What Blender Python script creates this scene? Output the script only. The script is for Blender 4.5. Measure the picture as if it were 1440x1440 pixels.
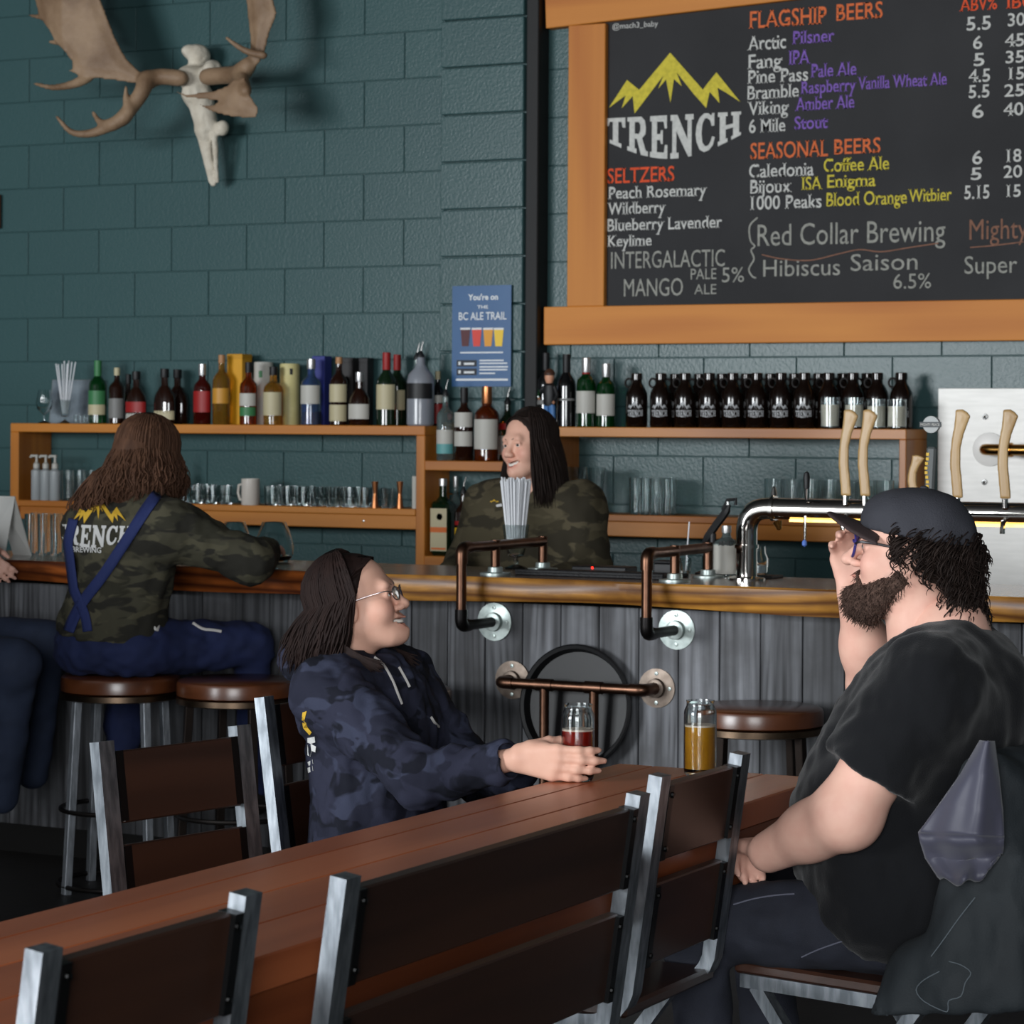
import bpy, bmesh, math, random
import numpy as np
from mathutils import Vector, Matrix, Euler
random.seed(7); np.random.seed(7)
for o in list(bpy.data.objects): bpy.data.objects.remove(o)
SC = bpy.context.scene
COL = SC.collection
# ---------------------------------------------------------------- camera
# room axes: x runs along the bar wall, y towards the wall (wall face at y = 10.16), z up
FPX, YAW, ROLL, EYE = 3790.0, math.radians(27.6), 0.006, 1.55
cam_d = bpy.data.cameras.new('camera'); cam = bpy.data.objects.new('camera', cam_d); COL.objects.link(cam)
cam_d.sensor_width = 36.0; cam_d.lens = 36.0*FPX/1440; cam_d.shift_y = -126/1440
cam.location = (0, 0, EYE)
cam.rotation_euler = (Matrix.Rotation(YAW, 4, 'Z') @ Matrix.Rotation(math.pi/2, 4, 'X') @ Matrix.Rotation(ROLL, 4, 'Z')).to_euler()
cam_d.dof.use_dof = True; cam_d.dof.focus_distance = 5.9; cam_d.dof.aperture_fstop = 11.0
cam_d.clip_end = 200
SC.camera = cam
# ---------------------------------------------------------------- world, light, exposure
w = bpy.data.worlds.new('world'); SC.world = w; w.use_nodes = True
w.node_tree.nodes['Background'].inputs[0].default_value = (0.72, 0.82, 1.0, 1)
w.node_tree.nodes['Background'].inputs[1].default_value = 0.35
def area(name, loc, rot, sx, sy, power, col):
    d = bpy.data.lights.new(name, 'AREA'); d.shape = 'RECTANGLE'; d.size = sx; d.size_y = sy
    d.energy = power; d.color = col
    o = bpy.data.objects.new(name, d); COL.objects.link(o); o.location = loc; o.rotation_euler = rot
    return o
# daylight entering by the two shop windows in the wall behind the camera
area('window_daylight', (-8.2, -3.3, 2.3), (math.radians(90), 0, math.radians(0)), 4.2, 2.6, 900, (0.93, 0.97, 1.0))
area('window_daylight', (0.6, -3.3, 2.3), (math.radians(90), 0, math.radians(0)), 4.0, 2.6, 480, (0.95, 0.98, 1.0))
SC.view_settings.view_transform = 'Standard'; SC.view_settings.look = 'None'
SC.view_settings.exposure = 0.17; SC.view_settings.gamma = 1.0
SC.view_settings.use_curve_mapping = False
# ---------------------------------------------------------------- pixel -> room
cT, sT = math.cos(YAW), math.sin(YAW)
def ray(px, py):
    x, y = px-720, py-720
    u = (x+ROLL*y)/FPX; v = (y-ROLL*x+126)/FPX
    return (cT*u-sT, sT*u+cT, -v)
def aty(px, py, y):
    d = ray(px, py); t = y/d[1]; return Vector((d[0]*t, y, EYE+d[2]*t))
def atz(px, py, z):
    d = ray(px, py); t = (z-EYE)/d[2]; return Vector((d[0]*t, d[1]*t, z))
def atx(px, py, x):
    d = ray(px, py); t = x/d[0]; return Vector((x, d[1]*t, EYE+d[2]*t))
# ---------------------------------------------------------------- materials
def lin(c):
    return tuple(((v/255)/12.92 if v/255 <= 0.04045 else ((v/255+0.055)/1.055)**2.4) for v in c)
MATS = {}
def mat(name, col, rough=0.5, metal=0.0, trans=0.0, ior=1.45, emit=0.0, var=0.0, vscale=8.0, bump=0.0, bscale=60.0,
        stretch=(1,1,1), coat=0.0, sheen=0.0, alpha=1.0, col2=None, spec=0.5, rand=0.0, tint=False, detail=4.0):
    """procedural Principled material; col is sRGB 0-255; var mixes to col2 through noise; rand varies by object"""
    if name in MATS: return MATS[name]
    m = bpy.data.materials.new(name); m.use_nodes = True; nt = m.node_tree; N = nt.nodes; L = nt.links
    b = N['Principled BSDF']
    c = (*lin(col), 1)
    b.inputs['Base Color'].default_value = c
    b.inputs['Roughness'].default_value = rough; b.inputs['Metallic'].default_value = metal
    b.inputs['Transmission Weight'].default_value = trans; b.inputs['IOR'].default_value = ior
    b.inputs['Coat Weight'].default_value = coat; b.inputs['Sheen Weight'].default_value = sheen
    b.inputs['Specular IOR Level'].default_value = spec
    if alpha < 1: b.inputs['Alpha'].default_value = alpha
    if emit: b.inputs['Emission Color'].default_value = c; b.inputs['Emission Strength'].default_value = emit
    src = None
    if var or bump or rand:
        tc = N.new('ShaderNodeTexCoord'); mp = N.new('ShaderNodeMapping'); mp.inputs['Scale'].default_value = stretch
        L.new(tc.outputs['Object'], mp.inputs['Vector'])
        vec = mp.outputs['Vector']
        oi = N.new('ShaderNodeObjectInfo')
        if rand:
            mm = N.new('ShaderNodeVectorMath'); mm.operation = 'MULTIPLY_ADD'; mm.inputs[1].default_value = (1,1,1)
            sc_ = N.new('ShaderNodeMath'); sc_.operation = 'MULTIPLY'; sc_.inputs[1].default_value = 37.0
            L.new(oi.outputs['Random'], sc_.inputs[0]); L.new(vec, mm.inputs[0]); L.new(sc_.outputs[0], mm.inputs[2]); vec = mm.outputs[0]
        if var:
            n = N.new('ShaderNodeTexNoise'); n.inputs['Scale'].default_value = vscale; n.inputs['Detail'].default_value = detail
            L.new(vec, n.inputs['Vector'])
            r = N.new('ShaderNodeMapRange'); r.inputs['From Min'].default_value = 0.35; r.inputs['From Max'].default_value = 0.65
            r.inputs['To Max'].default_value = var; L.new(n.outputs['Fac'], r.inputs['Value'])
            mx = N.new('ShaderNodeMix'); mx.data_type = 'RGBA'
            mx.inputs['A'].default_value = c; mx.inputs['B'].default_value = (*lin(col2 or tuple(v*0.6 for v in col)), 1)
            L.new(r.outputs['Result'], mx.inputs['Factor']); src = mx.outputs['Result']
        if rand:
            hs = N.new('ShaderNodeHueSaturation')
            r2 = N.new('ShaderNodeMapRange'); r2.inputs['To Min'].default_value = 1-rand; r2.inputs['To Max'].default_value = 1+rand
            L.new(oi.outputs['Random'], r2.inputs['Value']); L.new(r2.outputs['Result'], hs.inputs['Value'])
            if src: L.new(src, hs.inputs['Color'])
            else: hs.inputs['Color'].default_value = c
            src = hs.outputs['Color']
        if bump:
            n2 = N.new('ShaderNodeTexNoise'); n2.inputs['Scale'].default_value = bscale; n2.inputs['Detail'].default_value = 3
            L.new(vec, n2.inputs['Vector'])
            bp = N.new('ShaderNodeBump'); bp.inputs['Strength'].default_value = bump; bp.inputs['Distance'].default_value = 0.01
            L.new(n2.outputs['Fac'], bp.inputs['Height']); L.new(bp.outputs['Normal'], b.inputs['Normal'])
    if tint:
        at = N.new('ShaderNodeVertexColor'); at.layer_name = 'tint'
        mx2 = N.new('ShaderNodeMix'); mx2.data_type = 'RGBA'; mx2.blend_type = 'MULTIPLY'; mx2.inputs['Factor'].default_value = 1
        if src: L.new(src, mx2.inputs['A'])
        else: mx2.inputs['A'].default_value = c
        L.new(at.outputs['Color'], mx2.inputs['B']); src = mx2.outputs['Result']
    if src: L.new(src, b.inputs['Base Color'])
    MATS[name] = m; return m
def wood(name, dark, light, axis='X', scale=5.0, rough=0.5, coat=0.0, rand=0.15, rings=3.0, contrast=1.0, bump=0.25, knots=False, third=None):
    """wood with cathedral grain along one local axis; each object offsets the pattern"""
    if name in MATS: return MATS[name]
    m = bpy.data.materials.new(name); m.use_nodes = True; nt = m.node_tree; N = nt.nodes; L = nt.links
    b = N['Principled BSDF']; b.inputs['Roughness'].default_value = rough; b.inputs['Coat Weight'].default_value = coat
    b.inputs['Coat Roughness'].default_value = 0.25
    tc = N.new('ShaderNodeTexCoord'); oi = N.new('ShaderNodeObjectInfo')
    sc_ = N.new('ShaderNodeMath'); sc_.operation = 'MULTIPLY'; sc_.inputs[1].default_value = 23.7; L.new(oi.outputs['Random'], sc_.inputs[0])
    ad = N.new('ShaderNodeVectorMath'); ad.operation = 'ADD'; L.new(tc.outputs['Object'], ad.inputs[0]); L.new(sc_.outputs[0], ad.inputs[1])
    mp = N.new('ShaderNodeMapping'); k = 0.12
    mp.inputs['Scale'].default_value = {'X': (k,1,1), 'Y': (1,k,1), 'Z': (1,1,k)}[axis]
    L.new(ad.outputs[0], mp.inputs['Vector'])
    n1 = N.new('ShaderNodeTexNoise'); n1.inputs['Scale'].default_value = scale; n1.inputs['Detail'].default_value = 2; n1.inputs['Distortion'].default_value = 0.4
    L.new(mp.outputs[0], n1.inputs['Vector'])
    ml = N.new('ShaderNodeMath'); ml.operation = 'MULTIPLY'; ml.inputs[1].default_value = rings*6.283; L.new(n1.outputs['Fac'], ml.inputs[0])
    sn = N.new('ShaderNodeMath'); sn.operation = 'SINE'; L.new(ml.outputs[0], sn.inputs[0])
    n2 = N.new('ShaderNodeTexNoise'); n2.inputs['Scale'].default_value = scale*9; n2.inputs['Detail'].default_value = 4
    mp2 = N.new('ShaderNodeMapping'); k2 = 0.03; mp2.inputs['Scale'].default_value = {'X': (k2,1,1), 'Y': (1,k2,1), 'Z': (1,1,k2)}[axis]
    L.new(ad.outputs[0], mp2.inputs['Vector']); L.new(mp2.outputs[0], n2.inputs['Vector'])
    r1 = N.new('ShaderNodeMapRange'); r1.inputs['From Min'].default_value = -1; L.new(sn.outputs[0], r1.inputs['Value'])
    av = N.new('ShaderNodeMix'); av.inputs['Factor'].default_value = 0.5; L.new(r1.outputs[0], av.inputs['A']); L.new(n2.outputs['Fac'], av.inputs['B'])
    cr = N.new('ShaderNodeMapRange'); cr.inputs['From Min'].default_value = 0.5-0.42/contrast; cr.inputs['From Max'].default_value = 0.5+0.42/contrast
    L.new(av.outputs[0], cr.inputs['Value'])
    mx = N.new('ShaderNodeMix'); mx.data_type = 'RGBA'; mx.inputs['A'].default_value = (*lin(dark),1); mx.inputs['B'].default_value = (*lin(light),1)
    L.new(cr.outputs['Result'], mx.inputs['Factor']); src = mx.outputs['Result']
    if third:
        n3 = N.new('ShaderNodeTexNoise'); n3.inputs['Scale'].default_value = scale*0.5; n3.inputs['Detail'].default_value = 5
        L.new(ad.outputs[0], n3.inputs['Vector'])
        r3 = N.new('ShaderNodeMapRange'); r3.inputs['From Min'].default_value = 0.45; r3.inputs['From Max'].default_value = 0.7; r3.inputs['To Max'].default_value = 0.8
        L.new(n3.outputs['Fac'], r3.inputs['Value'])
        m3 = N.new('ShaderNodeMix'); m3.data_type = 'RGBA'; m3.inputs['B'].default_value = (*lin(third),1)
        L.new(src, m3.inputs['A']); L.new(r3.outputs['Result'], m3.inputs['Factor']); src = m3.outputs['Result']
    if knots:
        vo = N.new('ShaderNodeTexVoronoi'); vo.inputs['Scale'].default_value = 2.6; L.new(ad.outputs[0], vo.inputs['Vector'])
        rk = N.new('ShaderNodeMapRange'); rk.inputs['From Min'].default_value = 0.03; rk.inputs['From Max'].default_value = 0.055; rk.inputs['To Min'].default_value = 0.75; rk.inputs['To Max'].default_value = 0
        L.new(vo.outputs['Distance'], rk.inputs['Value'])
        m4 = N.new('ShaderNodeMix'); m4.data_type = 'RGBA'; m4.inputs['B'].default_value = (*lin(tuple(v*0.4 for v in dark)),1)
        L.new(src, m4.inputs['A']); L.new(rk.outputs['Result'], m4.inputs['Factor']); src = m4.outputs['Result']
    hs = N.new('ShaderNodeHueSaturation'); r2 = N.new('ShaderNodeMapRange'); r2.inputs['To Min'].default_value = 1-rand; r2.inputs['To Max'].default_value = 1+rand
    L.new(oi.outputs['Random'], r2.inputs['Value']); L.new(r2.outputs['Result'], hs.inputs['Value']); L.new(src, hs.inputs['Color'])
    L.new(hs.outputs['Color'], b.inputs['Base Color'])
    if bump:
        bp = N.new('ShaderNodeBump'); bp.inputs['Strength'].default_value = bump; bp.inputs['Distance'].default_value = 0.004
        L.new(av.outputs[0], bp.inputs['Height']); L.new(bp.outputs['Normal'], b.inputs['Normal'])
    MATS[name] = m; return m
def grain(name, cols, axis='Z', lines=26.0, dist=7.0, rough=0.7, coat=0.0, rand=0.3, patch=(0.0, None), squeeze=0.12, bump=0.5, across='X', streaky=False):
    """weathered board: thin wavy grain lines (wave bands bent by noise), fine streaks, optional patches; differs by object"""
    m = bpy.data.materials.new(name); m.use_nodes = True; nt = m.node_tree; N = nt.nodes; L = nt.links
    b = N['Principled BSDF']; b.inputs['Roughness'].default_value = rough; b.inputs['Coat Weight'].default_value = coat; b.inputs['Coat Roughness'].default_value = 0.3
    tc = N.new('ShaderNodeTexCoord'); oi = N.new('ShaderNodeObjectInfo')
    k = N.new('ShaderNodeMath'); k.operation = 'MULTIPLY'; k.inputs[1].default_value = 19.3; L.new(oi.outputs['Random'], k.inputs[0])
    ad = N.new('ShaderNodeVectorMath'); ad.operation = 'ADD'; L.new(tc.outputs['Object'], ad.inputs[0]); L.new(k.outputs[0], ad.inputs[1])
    mp = N.new('ShaderNodeMapping'); mp.inputs['Scale'].default_value = {'X': (squeeze,1,1), 'Y': (1,squeeze,1), 'Z': (1,1,squeeze)}[axis]; L.new(ad.outputs[0], mp.inputs['Vector'])
    w = N.new('ShaderNodeTexWave'); w.wave_type = 'BANDS'; w.bands_direction = across; w.inputs['Scale'].default_value = lines; w.inputs['Distortion'].default_value = dist; w.inputs['Detail'].default_value = 2.0; w.inputs['Detail Scale'].default_value = 0.45
    L.new(mp.outputs[0], w.inputs['Vector'])
    n = N.new('ShaderNodeTexNoise'); n.inputs['Scale'].default_value = 60; n.inputs['Detail'].default_value = 5; mp2 = N.new('ShaderNodeMapping'); q = 0.04
    mp2.inputs['Scale'].default_value = {'X': (q,1,1), 'Y': (1,q,1), 'Z': (1,1,q)}[axis]; L.new(ad.outputs[0], mp2.inputs['Vector']); L.new(mp2.outputs[0], n.inputs['Vector'])
    pw = N.new('ShaderNodeMath'); pw.operation = 'POWER'; pw.inputs[1].default_value = 0.55; L.new(w.outputs['Fac'], pw.inputs[0])
    mu = N.new('ShaderNodeMath'); mu.operation = 'MULTIPLY'; L.new(pw.outputs[0], mu.inputs[0])
    rn = N.new('ShaderNodeMapRange'); rn.inputs['From Min'].default_value = 0.3; rn.inputs['From Max'].default_value = 0.65; rn.inputs['To Min'].default_value = 0.35; L.new(n.outputs['Fac'], rn.inputs['Value']); L.new(rn.outputs[0], mu.inputs[1])
    fac = mu.outputs[0]
    if streaky:      # mostly fine streaks, with figured grain lines only in patches of some boards
        rn.inputs['From Min'].default_value = 0.25; rn.inputs['From Max'].default_value = 0.75; rn.inputs['To Min'].default_value = 0.0; n.inputs['Scale'].default_value = 34
        nm = N.new('ShaderNodeTexNoise'); nm.inputs['Scale'].default_value = 2.2; L.new(ad.outputs[0], nm.inputs['Vector'])
        rm = N.new('ShaderNodeMapRange'); rm.inputs['From Min'].default_value = 0.42; rm.inputs['From Max'].default_value = 0.6; rm.inputs['To Max'].default_value = 0.75; L.new(nm.outputs['Fac'], rm.inputs['Value'])
        li = N.new('ShaderNodeMix'); L.new(rm.outputs[0], li.inputs['Factor']); li.inputs['A'].default_value = 1.0; L.new(pw.outputs[0], li.inputs['B'])
        m5 = N.new('ShaderNodeMath'); m5.operation = 'MULTIPLY'; L.new(rn.outputs[0], m5.inputs[0]); L.new(li.outputs[0], m5.inputs[1]); fac = m5.outputs[0]
    mx = N.new('ShaderNodeMix'); mx.data_type = 'RGBA'; mx.inputs['A'].default_value = (*lin(cols[0]),1); mx.inputs['B'].default_value = (*lin(cols[1]),1); L.new(fac, mx.inputs['Factor']); src = mx.outputs['Result']
    n3 = N.new('ShaderNodeTexNoise'); n3.inputs['Scale'].default_value = 4.5; n3.inputs['Detail'].default_value = 5; L.new(ad.outputs[0], n3.inputs['Vector'])
    r3 = N.new('ShaderNodeMapRange'); r3.inputs['From Min'].default_value = 0.45; r3.inputs['From Max'].default_value = 0.68; r3.inputs['To Max'].default_value = patch[0]; L.new(n3.outputs['Fac'], r3.inputs['Value'])
    m3 = N.new('ShaderNodeMix'); m3.data_type = 'RGBA'; m3.inputs['B'].default_value = (*lin(patch[1] or cols[0]),1); L.new(src, m3.inputs['A']); L.new(r3.outputs[0], m3.inputs['Factor'])
    hs = N.new('ShaderNodeHueSaturation'); r2 = N.new('ShaderNodeMapRange'); r2.inputs['To Min'].default_value = 1-rand; r2.inputs['To Max'].default_value = 1+rand
    L.new(oi.outputs['Random'], r2.inputs['Value']); L.new(r2.outputs[0], hs.inputs['Value']); L.new(m3.outputs['Result'], hs.inputs['Color']); L.new(hs.outputs[0], b.inputs['Base Color'])
    bp = N.new('ShaderNodeBump'); bp.inputs['Strength'].default_value = bump; bp.inputs['Distance'].default_value = 0.002; L.new(rn.outputs[0] if streaky else mu.outputs[0], bp.inputs['Height']); L.new(bp.outputs[0], b.inputs['Normal'])
    MATS[name] = m; return m
def camo(name, cols, scale=7.0, stretch=(1,1,1.9), rough=0.9):
    """blotches of four colours, wider than high"""
    m = bpy.data.materials.new(name); m.use_nodes = True; nt = m.node_tree; N = nt.nodes; L = nt.links
    b = N['Principled BSDF']; b.inputs['Roughness'].default_value = rough; b.inputs['Specular IOR Level'].default_value = 0.2
    tc = N.new('ShaderNodeTexCoord'); src = None
    for i, c in enumerate(cols):
        if i == 0: continue
        mp = N.new('ShaderNodeMapping'); mp.inputs['Scale'].default_value = stretch; mp.inputs['Location'].default_value = (i*5.3, i*2.1, i*3.7)
        L.new(tc.outputs['Object'], mp.inputs['Vector'])
        n = N.new('ShaderNodeTexNoise'); n.inputs['Scale'].default_value = scale; n.inputs['Detail'].default_value = 2.5; n.inputs['Distortion'].default_value = 0.6
        L.new(mp.outputs[0], n.inputs['Vector'])
        r = N.new('ShaderNodeMapRange'); r.inputs['From Min'].default_value = 0.52; r.inputs['From Max'].default_value = 0.56; L.new(n.outputs['Fac'], r.inputs['Value'])
        mx = N.new('ShaderNodeMix'); mx.data_type = 'RGBA'
        if src: L.new(src, mx.inputs['A'])
        else: mx.inputs['A'].default_value = (*lin(cols[0]),1)
        mx.inputs['B'].default_value = (*lin(c),1); L.new(r.outputs['Result'], mx.inputs['Factor']); src = mx.outputs['Result']
    L.new(src, b.inputs['Base Color'])
    n2 = N.new('ShaderNodeTexNoise'); n2.inputs['Scale'].default_value = 350; L.new(tc.outputs['Object'], n2.inputs['Vector'])
    bp = N.new('ShaderNodeBump'); bp.inputs['Strength'].default_value = 0.15; bp.inputs['Distance'].default_value = 0.003; L.new(n2.outputs['Fac'], bp.inputs['Height']); L.new(bp.outputs[0], b.inputs['Normal'])
    MATS[name] = m; return m
def metal(name, col, rough, var=0.3, rand=0): return mat(name, col, rough, 1.0, var=var, vscale=25, rand=rand)
# ---------------------------------------------------------------- mesh builder
class MB:
    def __init__(s): s.v = []; s.f = []
    def add(s, v, f):
        n = len(s.v); s.v += [tuple(p) for p in v]; s.f += [tuple(i+n for i in q) for q in f]; return s
    def box(s, c, d, rot=None, bev=0.0):
        bm = bmesh.new(); bmesh.ops.create_cube(bm, size=1)
        for v in bm.verts: v.co = Vector((v.co.x*d[0], v.co.y*d[1], v.co.z*d[2]))
        if bev: bmesh.ops.bevel(bm, geom=bm.edges[:], offset=bev, segments=1, affect='EDGES', profile=0.5)
        M = Matrix.Translation(Vector(c)) @ (rot.to_4x4() if rot is not None else Matrix())
        bm.transform(M); bm.verts.index_update()
        s.add([v.co[:] for v in bm.verts], [[v.index for v in f.verts] for f in bm.faces]); bm.free(); return s
    def bar(s, a, b, w, t, up=(0,0,1), bev=0.0):
        """rectangular bar from a to b; w along the side vector, t along the 'up' one"""
        a, b = Vector(a), Vector(b); d = b-a; z = d.normalized(); u = Vector(up); u = (u-u.dot(z)*z).normalized(); x = u.cross(z)
        R = Matrix((x, u, z)).transposed()
        return s.box((a+b)/2, (w, t, d.length), R, bev)
    def lathe(s, prof, c=(0,0,0), seg=20, axis=None, squash=(1,1)):
        v = []; f = []; n = len(prof); c = Vector(c)
        R = Matrix() if axis is None else Vector((0,0,1)).rotation_difference(Vector(axis)).to_matrix().to_4x4()
        for r, z in prof:
            for i in range(seg):
                a = 2*math.pi*i/seg; v.append(c + (R @ Vector((r*math.cos(a)*squash[0], r*math.sin(a)*squash[1], z))))
        for j in range(n-1):
            for i in range(seg):
                i2 = (i+1) % seg; f.append((j*seg+i, j*seg+i2, (j+1)*seg+i2, (j+1)*seg+i))
        if prof[0][0] > 1e-6: f.append(tuple(range(seg))[::-1])
        if prof[-1][0] > 1e-6: f.append(tuple(range((n-1)*seg, n*seg)))
        return s.add(v, f)
    def tube(s, path, r, seg=8, cap=True, flat=None, up=None):
        P = [Vector(p) for p in path]; n = len(P); v = []; f = []
        rr = r if hasattr(r, '__len__') else [r]*n
        nrm = None
        for i in range(n):
            t = (P[min(i+1,n-1)]-P[max(i-1,0)]).normalized()
            if nrm is None:
                ref = Vector(up) if up else (Vector((0,0,1)) if abs(t.z) < 0.9 else Vector((1,0,0)))
                nrm = (ref-ref.dot(t)*t).normalized()
            else:
                nrm = (nrm-nrm.dot(t)*t)
                nrm = nrm.normalized() if nrm.length > 1e-6 else Vector((1,0,0))
            bi = t.cross(nrm)
            for k in range(seg):
                a = 2*math.pi*k/seg
                v.append(P[i] + nrm*math.cos(a)*rr[i]*(flat if flat else 1) + bi*math.sin(a)*rr[i])
        for i in range(n-1):
            for k in range(seg):
                k2 = (k+1) % seg; f.append((i*seg+k, i*seg+k2, (i+1)*seg+k2, (i+1)*seg+k))
        if cap: f.append(tuple(range(seg))[::-1]); f.append(tuple(range((n-1)*seg, n*seg)))
        return s.add(v, f)
    def prism(s, poly, depth, M):
        """polygon in local xy extruded along local z from 0 to depth, then moved by M"""
        n = len(poly); v = [M @ Vector((x,y,0)) for x,y in poly] + [M @ Vector((x,y,depth)) for x,y in poly]
        f = [tuple(range(n))[::-1], tuple(range(n,2*n))] + [(i,(i+1)%n,n+(i+1)%n,n+i) for i in range(n)]
        return s.add(v, f)
    def mesh(s, name, angle=35):
        me = bpy.data.meshes.new(name); me.from_pydata(s.v, [], s.f); me.update()
        bm = bmesh.new(); bm.from_mesh(me); bmesh.ops.recalc_face_normals(bm, faces=bm.faces[:]); bm.to_mesh(me); bm.free()
        if angle:
            me.polygons.foreach_set('use_smooth', [True]*len(me.polygons)); me.set_sharp_from_angle(angle=math.radians(angle))
        return me
def smooth_path(pts, n=6):
    """Catmull-Rom through the points"""
    P = [Vector(p) for p in pts]; out = []
    for i in range(len(P)-1):
        p0, p1, p2, p3 = P[max(i-1,0)], P[i], P[i+1], P[min(i+2,len(P)-1)]
        for k in range(n):
            t = k/n; out.append(0.5*((2*p1)+(p2-p0)*t+(2*p0-5*p1+4*p2-p3)*t*t+(3*p1-p0-3*p2+p3)*t**3))
    out.append(P[-1]); return out
def fillet(pts, r, n=5):
    """polyline with rounded corners"""
    P = [Vector(p) for p in pts]; out = [P[0]]
    for i in range(1, len(P)-1):
        a = (P[i-1]-P[i]).normalized(); b = (P[i+1]-P[i]).normalized()
        ang = a.angle(b); d = min(r/math.tan(ang/2), (P[i-1]-P[i]).length*0.49, (P[i+1]-P[i]).length*0.49)
        A = P[i]+a*d; B = P[i]+b*d
        for k in range(n+1):
            t = k/n; out.append((1-t)**2*A+2*t*(1-t)*P[i]+t*t*B)
    out.append(P[-1]); return out
# ---------------------------------------------------------------- objects
def link(name, me, m, parent=None, loc=None):
    o = bpy.data.objects.new(name, me); COL.objects.link(o)
    if m is not None and me is not None and not me.materials: me.materials.append(m)
    if parent is not None: o.parent = parent
    if loc is not None: o.location = loc
    return o
def tag(o, label=None, cat=None, group=None, kind=None):
    if label: o['label'] = label
    if cat: o['category'] = cat
    if group: o['group'] = group
    if kind: o['kind'] = kind
    return o
def thing(name, loc, label, cat, group=None, rz=0.0):
    o = bpy.data.objects.new(name, None); COL.objects.link(o); o.location = loc; o.rotation_euler = (0,0,rz); o.empty_display_size = 0.1
    return tag(o, label, cat, group)
def part(name, mb, m, parent, angle=35, label=None):
    """mesh built in room coordinates under a thing (or in the thing's own frame when mb.local)"""
    me = mb.mesh(name, angle) if isinstance(mb, MB) else mb
    if not getattr(mb, 'local', False):
        off = Vector((0,0,0)); p = parent
        M = Matrix()
        while p is not None:
            M = (Matrix.Translation(p.location) @ p.rotation_euler.to_matrix().to_4x4()) @ M; p = p.parent
        me.transform(M.inverted())
    o = link(name, me, m, parent)
    if label: o['label'] = label
    return o
def lpart(name, mb, m, parent, angle=35, label=None):
    me = mb.mesh(name, angle) if isinstance(mb, MB) else mb
    o = link(name, me, m, parent)
    if label: o['label'] = label
    return o
def copy_tree(o, loc=None, rz=None, label=None, group=None, parent=None):
    c = o.copy(); COL.objects.link(c); c.parent = parent
    if loc is not None: c.location = loc
    if rz is not None: c.rotation_euler = (0,0,rz)
    if label: c['label'] = label
    if group: c['group'] = group
    for ch in o.children: copy_tree(ch, parent=c)
    return c
# ---------------------------------------------------------------- text and logo as flat print
def text_polys(s, size=1.0, bold=0.0, serif=False, align='LEFT'):
    cu = bpy.data.curves.new('t', 'FONT'); cu.body = s; cu.size = size; cu.offset = bold; cu.align_x = align; cu.resolution_u = 3
    o = bpy.data.objects.new('t', cu); COL.objects.link(o)
    dg = bpy.context.evaluated_depsgraph_get(); me = bpy.data.meshes.new_from_object(o.evaluated_get(dg))
    V = [v.co.copy() for v in me.vertices]; Fc = [tuple(p.vertices) for p in me.polygons]
    if serif and V:
        cnt = {}
        for p in me.polygons:
            for e in p.edge_keys: cnt[e] = cnt.get(e, 0)+1
        add = []
        for (a, b), k in cnt.items():
            if k != 1: continue
            A, B = V[a], V[b]; L_ = abs(A.x-B.x)
            if abs(A.y-B.y) < 0.012*size and 0.06*size < L_ < 0.2*size:
                up = abs(A.y) < 0.03*size
                x0, x1 = min(A.x,B.x)-0.055*size, max(A.x,B.x)+0.055*size; y = A.y
                t = 0.045*size*(1 if up else -1); add.append((x0,x1,y,t))
        for x0,x1,y,t in add:
            n = len(V); V += [Vector((x0,y,0)),Vector((x1,y,0)),Vector((x1,y+t,0)),Vector((x0,y+t,0))]; Fc.append((n,n+1,n+2,n+3))
    bpy.data.objects.remove(o); bpy.data.curves.remove(cu); bpy.data.meshes.remove(me)
    return V, Fc
def fit_text(s, x0, x1, zb, cap, y, bold=0.0, serif=False, slant=0.0):
    """text on a plane facing -y: spans x0..x1, baseline zb, capital height cap"""
    V, Fc = text_polys(s, 1.0, bold, serif)
    if not V: return MB()
    xs = [v.x for v in V]; a, b = min(xs), max(xs); kx = (x1-x0)/(b-a); kz = cap/0.73
    m = MB(); m.add([(x0+(v.x-a)*kx+slant*v.y*kz, y, zb+v.y*kz) for v in V], Fc); return m
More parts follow.
